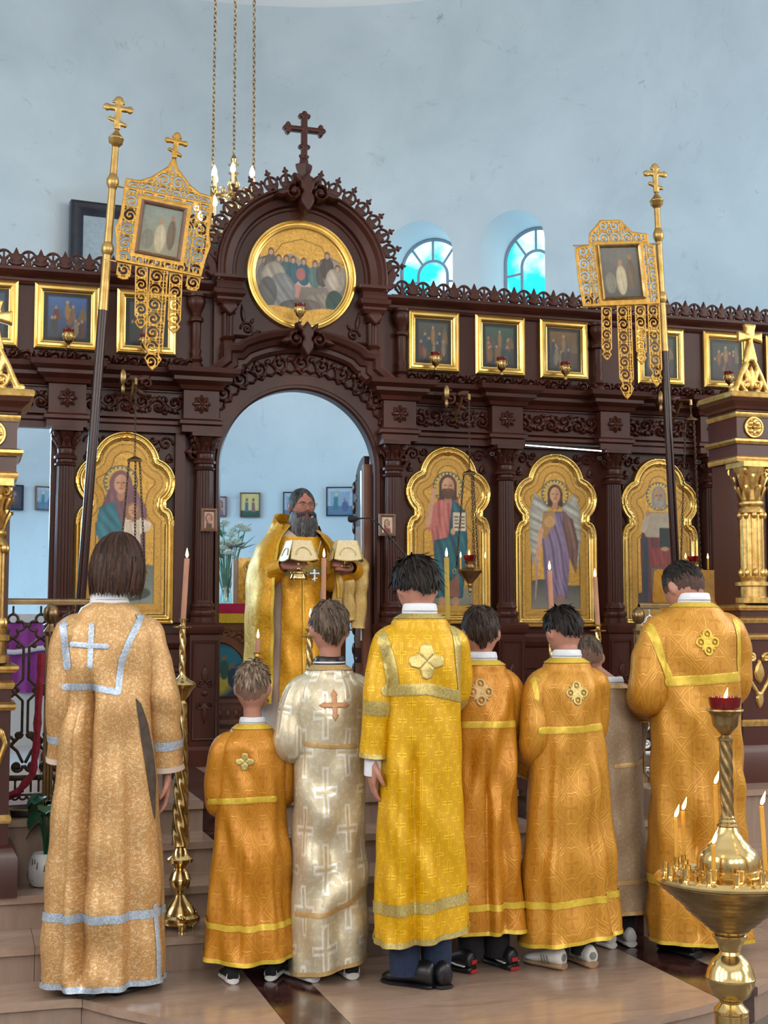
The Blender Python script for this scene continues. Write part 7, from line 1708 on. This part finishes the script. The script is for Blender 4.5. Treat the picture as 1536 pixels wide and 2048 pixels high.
# boys ---------------------------------------------------------------------------------------------------------------------
def short_hair(mat, vol=.05, bl=-.62, sl=-.12, fl=.5, n=420, ln=.32, seed=1, lift=.03, stub=None, wcl=.028, whorl=.25):
    def f(h, T):
        out = []
        if stub: out.append(('clipped_hair', hair_cap(h, T, bl, sl-.12, fl, .012, seed+50, 0, .1), stub))
        out.append(('hair', hair_cap(h, T, bl+(.42 if stub else 0), sl+(.22 if stub else 0), fl, vol, seed, n, ln, wcl, .12, whorl, lift), mat)); return out
    return f
def simple_trims(waist, low, mat, cross=None, crossmat='goldthread', neck='yellowbraid', hemw=.016, ww=.03, yoke=None, ymat=None, yw=.03):
    def f(rt, rb, cuffs, loc):
        q = lambda x, y: PL(loc, x, y)
        for pts in waist: T_obj(rt, 'yoke_braid', rb.ribbon([q(*p) for p in pts], ww), mat)
        if yoke:
            for pts in yoke: T_obj(rt, 'shoulder_braid', rb.ribbon([q(*p) for p in pts], yw), ymat or mat)
        if low is not None: mb = MB(); rb.band(mb, low, low+ww*.95, off=.004); T_obj(rt, 'hem_braid', mb, mat)
        mb = MB(); rb.band(mb, rb.z0, rb.z0+hemw, off=.003); T_obj(rt, 'hem_edge', mb, mat); mb = MB(); rb.band(mb, rb.z1-.020, rb.z1-.001, off=.003); T_obj(rt, 'neck_braid', mb, neck)
        for c in cuffs: mb = MB(); c(mb, .955, 1.0, 1.03); T_obj(rt, 'cuff_braid', mb, mat)
        if cross:
            cx, cy, s, kind = cross; X0, Zc = q(cx, cy)
            def F(X, Z):
                x, z = (X-X0)/s, (Z-Zc)/s; o = np.full(X.shape, -9.)
                if kind == 'quatre':
                    for ux, uz in ((0, 1), (0, -1), (1, 0), (-1, 0)): o = umax(o, f_poly(x, z, [(0, 0), (ux*.45+uz*.42, uz*.45+ux*.42), (ux*.95+uz*.30, uz*.95+ux*.30), (ux*1.05, uz*1.05), (ux*.95-uz*.30, uz*.95-ux*.30), (ux*.45-uz*.42, uz*.45-ux*.42)]))
                elif kind == 'thin':
                    for ux, uz in ((0, 1), (0, -1), (1, 0), (-1, 0)):
                        e = f_line(x, z, [(0, 0), (ux*.75, uz*.75)], .16); o = umax(o, np.minimum(e, .10-np.abs(e-.05) if False else e), f_poly(x, z, [(ux*.62+uz*.24, uz*.62+ux*.24), (ux*1.05, uz*1.05), (ux*.62-uz*.24, uz*.62-ux*.24)]))
                else:
                    for ux, uz in ((0, 1), (0, -1), (1, 0), (-1, 0)): o = umax(o, f_ring(x, z, ux*.58, uz*.58, .30, .08), f_circ(x, z, ux*.58, uz*.58, .12))
                    o = umax(o, f_circ(x, z, 0, 0, .2), f_line(x, z, [(-.55, -.55), (.55, .55)], .06), f_line(x, z, [(-.55, .55), (.55, -.55)], .06))
                return o*s
            T_obj(rt, 'back_cross', rb.patch(F, X0-1.15*s, X0+1.15*s, Zc-1.15*s, Zc+1.15*s, .0036, .004, .003), crossmat)
    return f
# small fair boy
loc = (1.130, -2.905, Z0)
person('small fair-haired boy in an amber brocade robe and black trainers with white soles', loc, 1.252, .198, 1.008, .138, .186, .10, robe='r_orange', folds=[(7, .9, .012, 1.), (11, .2, .008, -1.), (4, 0, .008, .5)], hair=short_hair('h_fair', .05, -.50, -.02, .5, 460, .25, 4, .07, 'stubble_fair'),
       arms=[((-.132, .03, .70), (-.08, .15, .66), (.4, 1, 0), .052), ((.132, .03, .72), (.08, .15, .66), (-.4, 1, 0), .054)], shoes=[('runner', .05, -.03, -.03), ('runner', -.45, .03, -.03)], yaw=-.35, bow=.05, hx=.0,
       trims=simple_trims([[(427, 1612), (500, 1603), (556, 1600)]], .225, 'yellowbraid', (494, 1526, .034, 'quatre'), 'goldthread', ww=.024), hemv=(.02, 1.3), seed=11, wrinkle=.005, creases=[(4.3, .09, .018, .1, .6), (5.2, .1, .018, .1, .55)], waves=[(6, 22, 0, .006, .5, .3)], depth=1.2)
# boy in silver
loc = (1.435, -2.975, Z0)
person('boy with brown hair in a silvery white robe with a copper cross', loc, 1.500, .215, 1.245, .150, .158, .055, robe='r_silver', folds=[(4, 1.2, .010, 2.), (7, .5, .008, 3.)], hair=short_hair('h_ash', .055, -.56, .10, .5, 640, .30, 8, .05, None, .028, .45),
       arms=[((-.165, .0, .94), (-.10, .15, .86), (.5, 1, 0), .066), ((.135, .02, .93), (.09, .16, .86), (-.5, 1, 0), .058)], shoes=[('runner', .35, -.035, -.02), ('runner', .0, .02, -.02)], yaw=-.05, bow=.08, collar='striped',
       trims=simple_trims([[(622, 1491), (665, 1494), (715, 1494)]], None, 'tanbraid', (673, 1411, .062, 'thin'), 'orangethread', neck='tanbraid', ww=.02, yoke=[[(590, 1838), (640, 1832), (690, 1815), (735, 1785)]], yw=.02), hemv=(.03, 0.2), seed=21, waves=[(14, 26, .5, .013, .62, .16), (-18, 30, 1.5, .010, .38, .14), (22, 18, 0, .007, .85, .2)], wrinkle=.005, tw=.145)
# tall boy in vivid yellow
loc = (1.750, -3.20, Z0)
def trims_tall(rt, rb, cuffs, loc):
    simple_trims([[(783, 1383), (855, 1378), (932, 1395)]], .315, 'goldbraid', (856, 1323, .068, 'quatre'), 'goldthread', neck='goldbraid', ww=.045, hemw=.022, yoke=[[(774, 1258), (788, 1320), (795, 1382)], [(925, 1262), (928, 1330), (933, 1395)]], yw=.040)(rt, rb, cuffs, loc)
    for c in cuffs: mb = MB(); c(mb, .58, .68, 1.03); T_obj(rt, 'sleeve_braid', mb, 'goldbraid')
    mb = MB(); mb.tube([(-.196, -.008, .91), (-.198, .0, .82)], [.036, .034], 14); T_obj(rt, 'shirt_cuff', mb, 'white')
person('tall dark-haired boy in a vivid yellow robe with broad gold braid and navy trousers', loc, 1.672, .228, 1.452, .165, .190, .20, robe='r_yellow', folds=[(8, .3, .012, .2), (13, 2.4, .007, -.3), (3, 1.0, .008, 0)], hair=short_hair('h_dark', .080, -.34, .0, .45, 760, .36, 6, .10, None, .030, .45),
       arms=[((-.184, -.02, 1.13), (-.196, -.01, .89), (-.03, .15, -1), .056), ((.168, .05, 1.13), (.10, .20, 1.02), (-.5, 1, 0), .060)], shoes=[('leather', .75, .05, -.02), ('leather', .1, .0, -.03)], yaw=.12, bow=.30, hy=.035, trouser='navy', trims=trims_tall, creases=[(4.30, .09, .030, .1, .98), (4.05, .10, -.018, .1, .95)], hemv=(.028, .3), seed=31)
# boy in amber behind him
loc = (2.085, -3.03, Z0)
person('dark-haired boy in an amber robe and black trainers with red heels', loc, 1.480, .212, 1.26, .142, .165, .145, robe='r_orange', folds=[(8, .1, .013, .5), (13, 1.2, .007, .3)], hair=short_hair('h_mid', .06, -.52, .12, .5, 620, .30, 9, .055, None, .028, .35),
       arms=[((-.13, .05, .95), (-.08, .17, .88), (.4, 1, 0), .056), ((.13, .05, .95), (.08, .17, .88), (-.4, 1, 0), .058)], shoes=[('stripe', .55, -.05, -.02), ('stripe', .25, .03, -.02)], yaw=-.30, bow=.12, hy=.015, trims=simple_trims([[(935, 1452), (985, 1450), (1042, 1450)]], .245, 'yellowbraid', (968, 1385, .060, 'ring'), 'tanbraid', ww=.028), hemv=(.015, 4.7), seed=41, creases=[(4.55, .08, .020, .12, .95), (5.1, .09, .018, .12, .8)], wrinkle=.005)
# boy in gold with court shoes
loc = (2.445, -3.09, Z0)
person('dark-haired boy in a golden medallion robe and pale court shoes with gum soles', loc, 1.480, .204, 1.268, .150, .215, .115, robe='r_amber', folds=[(7, 1.9, .014, .4), (12, .6, .008, -.6)], hair=short_hair('h_dark', .06, -.40, .10, .5, 620, .30, 14, .075, None, .028, .4),
       arms=[((-.158, -.01, .93), (-.12, .14, .80), (.4, 1, -.2), .062), ((.138, .05, .95), (.08, .18, .88), (-.4, 1, 0), .056)], shoes=[('court', .5, -.03, -.02), ('court', .1, .0, -.02)], yaw=.10, bow=.32, hy=.03, trims=simple_trims([[(1095, 1464), (1150, 1461), (1215, 1456)]], .265, 'yellowbraid', (1160, 1387, .052, 'ring'), 'goldthread', ww=.03, yoke=[[(1085, 1330), (1090, 1400)]], yw=.02), hemv=(.022, .0), seed=51, tw=.150, creases=[(4.25, .08, .022, .1, .9), (5.05, .07, .020, .1, .85), (5.5, .1, .02, .1, .8)], wrinkle=.005)
# small boy in beige, bending, mostly hidden
loc = (2.785, -2.82, Z0)
person('small boy in a plain beige robe bending forward beside the broad-shouldered man', loc, 1.36, .19, 1.145, .135, .165, .15, robe='r_beige', folds=[(4, .2, .012, .3), (7, 1.4, .008, .2)], hair=short_hair('h_ash', .03, -.55, -.05, .5, 380, .25, 19, .02, 'stubble_fair'),
       arms=[((-.12, .05, .85), (-.08, .15, .80), (.4, 1, 0), .05), ((.125, .05, .85), (.08, .15, .80), (-.4, 1, 0), .055)], shoes=[('pale', .2, 0, -.02), ('pale', -.1, 0, -.02)], yaw=-.25, bow=.30, hy=.04, hx=-.09, trims=simple_trims([[(1240, 1535), (1280, 1530), (1320, 1520)]], .28, 'tanbraid', ww=.02, neck='tanbraid'), seed=61)
# broad-shouldered man
loc = (3.075, -3.06, Z0)
person('broad-shouldered dark-haired man in a golden medallion robe by the votive stand', loc, 1.690, .232, 1.505, .212, .228, .055, robe='r_amber', folds=[(7, .5, .013, .3), (12, 2., .009, .2)], hair=short_hair('h_dark', .03, -.42, -.02, .5, 480, .22, 24, .025, 'stubble_dark', .024),
       arms=[((-.232, .0, 1.12), (-.15, .20, 1.06), (.5, 1, 0), .086), ((.205, .04, 1.13), (.13, .20, 1.06), (-.5, 1, 0), .076)], shoes=[('dark', .2, 0, -.03), ('dark', -.1, 0, -.03)], yaw=.30, bow=.42, hy=.05, hx=-.02, skin='skin', trims=simple_trims([[(1350, 1364), (1420, 1359), (1492, 1353)]], .30, 'yellowbraid', (1418, 1285, .060, 'ring'), 'yellowbraid', ww=.042, yoke=[[(1320, 1252), (1332, 1300), (1349, 1352)], [(1490, 1245), (1494, 1350)]], yw=.036), seed=71, hemv=(.01, 4.), creases=[(4.3, .07, .022, .06, 1.05), (4.95, .08, .018, .06, .9), (5.4, .08, .02, .06, .9)], wrinkle=.005)
# ------------------------------------------------------------------ the bearded priest holding two covered vessels
PX, PY = 2.055, .17
def LP(px, py, Y):
    p = onY(px, py, Y); return Vector((-(p[0]-PX), -(p[1]-PY), p[2]))
rt = thing('person', 'bearded person in glasses and saffron vestments holding two veiled vessels in the gateway', 'person', (PX, PY, 0)); rt.rotation_euler = (0, 0, PI); WLOC.pop(rt.name, None)
h = .232; hc = LP(603, 1014, PY-.02); T = xf(hc, .16, -.02, .02)
HY = -.17
hl = LP(586, 1124, HY); hr = LP(694, 1128, HY)
body = MB(); add_head(body, h, T, 1.); zn = 1.475
body.tube([(0, -.02, zn-.12), (0, -.01, zn), tuple(T @ Vector((0, -.04*h, -.30*h)))], [.09, .062, .058], 16)
body.tube([(0, 0, zn-.02), (0, 0, zn-.1), (0, 0, zn-.35), (0, 0, .85)], [.06, .13, .14, .13], 16, flat=.65, up=(0, 1, 0))
for s, hp_ in ((1, hl), (-1, hr)):
    body.tube([(s*.08, 0, .9), (s*.09, 0, .5), (s*.09, -.01, .06)], [.09, .06, .045], 12)
    el = Vector((s*.23, .05, 1.13)); wr = hp_+Vector((s*.035, -.055, -.015)); body.tube([(s*.15, 0, zn-.1), tuple(el), tuple(wr)], [.055, .042, .03], 12)
    add_hand(body, wr, (-s*.75, .75, .12), (0, .35, -.2) if False else (-s*.75, -.75, .0), .175, .62, s, .06, 1.)
obj('body', remeshed('body', body, .0058, M['skin_red']), None, rt, local=True)
# robes
inner = Robe([(zn, .075, .07), (zn-.05, .15, .10), (zn-.15, .19, .13), (1.0, .185, .14), (.5, .21, .16), (.03, .24, .19)], [(6, .3, .010, .4), (9, 1., .007, .2)], 5)
mb = MB(); inner.build(mb); obj('under_robe', mb, M['cream'], rt, ang=80, local=True)
for s, hp_ in ((1, hl), (-1, hr)):
    mb = MB(); sleeve(mb, [(s*.12, 0, zn-.07), (s*.2, .0, 1.3), (s*.22, .05, 1.13), tuple(hp_+Vector((s*.07, -.11, -.03)))], [.06, .08, .07, .05], 40+s); obj('inner_sleeve', mb, M['r_priest'], rt, ang=80, local=True)
for s, hp_ in ((1, hl), (-1, hr)):
    mb = MB(); sleeve(mb, [tuple(hp_+Vector((s*.10, -.15, -.045))), tuple(hp_+Vector((s*.045, -.07, -.02)))], [.056, .042], 60+s, n=10); obj('cuff', mb, M['r_priest'], rt, ang=80, local=True)
mb = MB(); n1, n2 = 24, 50; vs = []; fs = []; uv = []
for i in range(n2+1):
    z = .06+(zn-.06-.06)*i/n2
    for j in range(n1+1): wz = 24*sstep(z, 1.12, 1.2); a = math.radians(52-wz+(78+2*wz)*j/n1); p = inner.S(a, z, .012); vs.append(p); uv.append((a*.19, z))
for i in range(n2):
    for j in range(n1): k = i*(n1+1)+j; fs.append((k, k+1, k+n1+2, k+n1+1))
mb.add(vs, fs, uv); obj('stole', mb, M['r_priest'], rt, ang=80, local=True)
mb = MB(); inner.band(mb, 1.165, 1.225, off=.018); obj('belt', mb, M['goldbraid'], rt, local=True)
for a0 in (88, 94):
    mb = MB(); 
    for zz in (): pass
mb = MB()
pts = [inner.S(math.radians(91), z, .020) for z in np.linspace(.1, 1.36, 30)]; mb.tube(pts, .007, 6); obj('stole_seam', mb, M['yellowbraid'], rt, local=True)
# phelonion: open in front, longer behind and on one side, gathered over the other forearm
cape = Robe([(1.50, .085, .08), (1.47, .13, .10), (1.43, .20, .14), (1.36, .265, .18), (1.25, .305, .23), (1.1, .325, .26), (.8, .335, .26), (.3, .34, .25)], [(5, .8, .018, .6), (8, 2., .012, -.5), (13, .2, .006, .3)], 9, wrinkle=.006, waves=())
mb = MB(); nA, nB = 120, 60; vs = []; fs = []; uv = []
def zlow(a):
    d = math.degrees(a)
    return 1.02-.66*sstep(d, 196, 250)
for i in range(nB+1):
    t = i/nB
    for j in range(nA+1):
        a = math.radians(125+(415-125)*j/nA); z0 = zlow(a); z = z0+(1.50-z0)*t
        e = a if j < nA*.8 else a-math.radians(10)*(1-t)*0
        p = cape.S(e, z); vs.append((p[0], p[1], z)); uv.append((a*.3, z))
for i in range(nB):
    for j in range(nA): k = i*(nA+1)+j; fs.append((k, k+1, k+nA+2, k+nA+1))
mb.add(vs, fs, uv); obj('cape', mb, M['r_priest'], rt, ang=80, local=True)
def edge(amin, nm, off=.008, w=3.2, z_=None):
    mb = MB(); vs = []; fs = []
    for i in range(41):
        a = math.radians(amin); z0 = zlow(a); z = z0+(1.49-z0)*i/40
        for q in (0, 1): p = cape.S(a+math.radians(w)*(q-.5), z, off); vs.append((p[0], p[1], z))
    for i in range(40): fs.append((2*i, 2*i+1, 2*i+3, 2*i+2))
    mb.add(vs, fs); obj(nm, mb, M['yellowbraid'], rt, ang=80, local=True)
edge(413.5, 'cape_edge'); edge(126.5, 'cape_edge')
mb = MB(); vs = []; fs = []; n1 = 50
for i, (r1, r2, z, dz) in enumerate(((.235, .15, 1.405, 0), (.20, .145, 1.455, .0), (.165, .14, 1.505, .01), (.150, .135, 1.545, .012), (.142, .125, 1.545, .012), (.155, .13, 1.50, .01))):
    for j in range(n1+1):
        a = math.radians(168+(402-168)*j/n1); up = max(0, -math.sin(a-.55)); vs.append((r1*math.cos(a), r2*math.sin(a)-.02, z+dz*3*up-.05*(1-up)))
for i in range(5):
    for j in range(n1): k = i*(n1+1)+j; fs.append((k, k+1, k+n1+2, k+n1+1))
mb.add(vs, fs, [(v[0], v[2]) for v in vs]); obj('stiff_collar', mb, M['r_priest'], rt, ang=70, local=True)
for (xa, ya, xb, yb, r0, r1, sd) in ((722, 1135, 716, 1256, .055, .050, 1), (694, 1150, 700, 1240, .046, .040, 2), (678, 1150, 672, 1225, .030, .036, 3)):
    a = LP(xa, ya, -.02); b = LP(xb, yb, .0); mb = MB(); sleeve(mb, [tuple(a+Vector((.02, -.06, .04))), tuple(a), tuple(a*.5+b*.5), tuple(b)], [r0*.6, r0, (r0+r1)/2, r1], sd*7, n=26, flat=.55, wr=.16); obj('gathered_fold', mb, M['r_priest2'], rt, ang=80, local=True)
# beard, moustache, hair
r_ = random.Random(2); mb = MB(); prof = [(-.10, .30, .34, .02), (-.20, .335, .375, .03), (-.34, .37, .42, .03), (-.50, .40, .42, .05), (-.70, .41, .39, .06), (-.92, .36, .31, .06), (-1.12, .22, .17, .05)]
vs = []; fs = []; n1 = 40
for (z, a, b, c) in prof:
    for j in range(n1): an = 2*PI*j/n1; vs.append(tuple(T @ Vector((a*h*math.cos(an)*(1+.05*math.sin(5*an+z*9)), (b*h*math.sin(an)*(1 if math.sin(an) > 0 else .25)+c*h)*(1+.04*math.sin(7*an)), z*h))))
# open where the face is: keep only the rows below the mouth in front
for i in range(len(prof)-1):
    for j in range(n1):
        an = 2*PI*(j+.5)/n1
        if i < 2 and math.sin(an) > .55: continue
        if math.sin(an) < -.2 and i < 3: continue
        k = (j+1) % n1; fs.append((i*n1+j, (i+1)*n1+j, (i+1)*n1+k, i*n1+k))
mb.add(vs, fs)
bm = []
for _ in range(520):
    an = r_.uniform(math.radians(-5), math.radians(185)); z0 = -.14 if abs(an-PI/2) > .85 else -.30; z0 += -r_.random()*.25; L = r_.uniform(.4, .72); pts = []
    for k in range(5):
        f = k/4; z = max(-1.2, z0-L*1.1*f); a = float(np.interp(-z, [-p[0] for p in prof], [p[1] for p in prof])); b = float(np.interp(-z, [-p[0] for p in prof], [p[2] for p in prof])); e = 1.01+.04*r_.random(); pts.append(T @ Vector((a*e*h*math.cos(an), b*e*h*math.sin(an)+.045*h, z*h)))
    w = h*.020*r_.uniform(.5, 1.2); f0 = len(mb.f); mb.tube(pts, [w*.5, w, w, w*.7, w*.1], 4, flat=.5, up=(math.cos(an), math.sin(an), 0)); bm.append((f0, len(mb.f), 1 if abs(an-PI/2) < .55+.3*r_.random() else r_.choice((0, 0, 2))))
mb.mi = bm; obj('beard', mb, M['h_grey'], rt, ang=70, local=True)
mb = MB()
for s in (-1, 1):
    for q in range(16):
        x0 = s*(.01+.012*q)*h*1.2; p = [Vector((x0, .46*h-.0016*q*q*.2*h, -.165*h-.002*q*h)), Vector((x0+s*.03*h, .465*h-.004*q*h, -.20*h-.004*q*h)), Vector((x0+s*.07*h, .44*h-.007*q*h, -.25*h-.006*q*h))]; mb.tube([T @ v for v in p], [h*.014, h*.018, h*.004], 5)
obj('moustache', mb, M['h_salt'], rt, ang=70, local=True)
obj('hair', hair_cap(h, T, -.65, -.22, .74, .028, 33, 360, .4, .022, .4, .1, .008), M['h_salt'], rt, ang=70, local=True)
for s in (-1, 1):
    mb = MB(); mb.ball((s*.135*h, .408*h, .030*h), (.034*h, .022*h, .016*h), 10, 8, T); e = obj('eye', mb, M['cream'], rt, local=True); mb = MB(); mb.ball((s*.128*h, .424*h, .030*h), (.014*h, .010*h, .014*h), 8, 6, T); obj('iris', mb, M['black'], e, local=True)
    mb = MB(); mb.tube([T @ Vector((s*x*h, (.425-.25*(x-.05)**2)*h, z*h)) for x, z in ((.05, .085), (.11, .10), (.18, .10), (.24, .075))], [h*.010, h*.016, h*.014, h*.006], 6); obj('eyebrow', mb, M['h_salt'], rt, local=True)
gl = MB()
mbl = []
for s in (-1, 1):
    ring = [Vector((s*(.15+.105*math.cos(t)*(1)), .475-.12*max(0, abs(.15+.105*math.cos(t))-.1), .02+.075*math.copysign(abs(math.sin(t))**.7, math.sin(t)))) * h for t in np.linspace(0, 2*PI, 25)[:-1]]
    gl.tube([T @ v for v in ring], .0017, 5, closed=True); mbl.append(ring)
    gl.tube([T @ (Vector((s*.255, .455, .05))*h), T @ (Vector((s*.34, .38, .055))*h), T @ (Vector((s*.375, .0, .03))*h)], .0014, 5)
gl.tube([T @ (Vector((-.045, .475, .04))*h), T @ (Vector((0, .485, .05))*h), T @ (Vector((.045, .475, .04))*h)], .0014, 5)
g = obj('glasses', gl, M['brass_dark'], rt, local=True)
for ring in mbl: mb = MB(); mb.add([tuple(T @ v) for v in ring], [tuple(range(len(ring)))]); obj('lens', mb, M['lens'], g, local=True)
for px, py in ((0, 0),):
    a = LP(618, 1088, -.05); b = LP(628, 1138, -.06); mb = MB(); mb.tube([tuple(LP(606, 1080, -.02)), tuple(a), tuple(b), tuple(LP(642, 1082, -.03))], .0028, 6); obj('neck_chain', mb, M['mute_metal'], rt, local=True)
    mb = MB(); cross3(mb, Matrix.Translation(LP(629, 1164, -.065)), .075); obj('pendant_cross', mb, M['mute_metal'], rt, ang=60, local=True)
for s in (-1, 1): mb = MB(); mb.ball((s*.09, .06, .035), (.05, .13, .04), 12, 8); obj('shoe', mb, M['black'], rt, local=True)
# veiled vessels (world space)
def vessel(px, py, label, kind, yaw):
    c = onY(px, py, HY); x, y, z = c
    rt = thing('veiled_vessel', label, 'chalice' if kind == 0 else 'paten', (x, y, z-.10), 'vessels under stiff cloth covers'); Tm = Matrix.Translation((x, y, z)) @ Matrix.Rotation(yaw, 4, 'Z')
    mb = MB()
    if kind == 0: mb.lathe([(.055, -.10), (.058, -.09), (.055, -.08), (.05, -.065), (.056, -.06), (.056, -.05), (.02, -.04), (.012, -.02), (.018, 0), (.012, .02), (.03, .05), (.045, .08), (.05, .12), (.048, .12), (.04, .08)], 28, (0, 0, 0), Tm)
    else: mb.lathe([(.04, -.05), (.042, -.04), (.015, -.03), (.012, .0), (.03, .015), (.075, .03), (.085, .045), (.083, .047), (.03, .03)], 28, (0, 0, .03), Tm)
    obj('gilt_cup', mb, M['brass'], rt)
    # stiff cross-shaped cover: square top and four curved flaps
    s = .062; zt = .145; L = .125
    mb = MB(); mb.box(-s, s, -s, s, zt-.006, zt, Tm); top = obj('cover_top', mb, M['veil'], rt, ang=30)
    for k in range(4):
        R_ = Tm @ Matrix.Rotation(k*PI/2, 4, 'Z'); mb = MB(); n1, n2 = 12, 8; vs = []; fs = []
        for i in range(n2+1):
            f = i/n2
            for j in range(n1+1):
                u = -1+2*j/n1; wd = s+f*.026; ln = L*f*(1+.10*(1-u*u)); vs.append(tuple(R_ @ Vector((u*wd, -s-ln*.30, zt-ln*.95))))
        for i in range(n2):
            for j in range(n1): q = i*(n1+1)+j; fs.append((q, q+n1+1, q+n1+2, q+1))
        mb.add(vs, fs, [(v[0]+v[1], v[2]) for v in vs]); fl = obj('cover_flap', mb, M['veil'], rt, ang=60)
        mb = MB(); edge_ = [vs[n2*(n1+1)+j] for j in range(n1+1)]; mb.tube(edge_, .0035, 5); mb.tube([vs[i*(n1+1)] for i in range(n2+1)], .003, 5); mb.tube([vs[i*(n1+1)+n1] for i in range(n2+1)], .003, 5)
        arcp = [tuple(R_ @ Vector((.05*math.cos(t), -s-(L*(.80-.42*math.sin(t)))*.30-.003, zt-L*(.80-.42*math.sin(t))*.95))) for t in np.linspace(0, PI, 14)]; mb.tube(arcp, .003, 5); obj('gold_piping', mb, M['goldbraid'], fl)
vessel(597, 1128, 'veiled gilt chalice held in the raised hand beside the gospel book', 0, .12)
vessel(691, 1128, 'veiled gilt paten held in the raised hand beside the gate leaf', 1, -.1)
# ground under the steps
mb = MB(); mb.box(PLAT_L-.05, PLAT_R+.05, -1.75, .07, -.7, -.034); mb.box(XL, PLAT_L-.05, -2.1, .07, -.7, -.034); mb.box(PLAT_R+.05, XR, -2.1, .07, -.7, -.034); mb.box(XL, XR, -2.04, -1.75, -.7, -.18); mb.box(XL, XR, -2.35, -2.04, -.7, -.32); mb.box(XL, XR, -2.65, -2.35, -.7, -.46)
obj('step_core', mb, M['marble_riser'], steps)
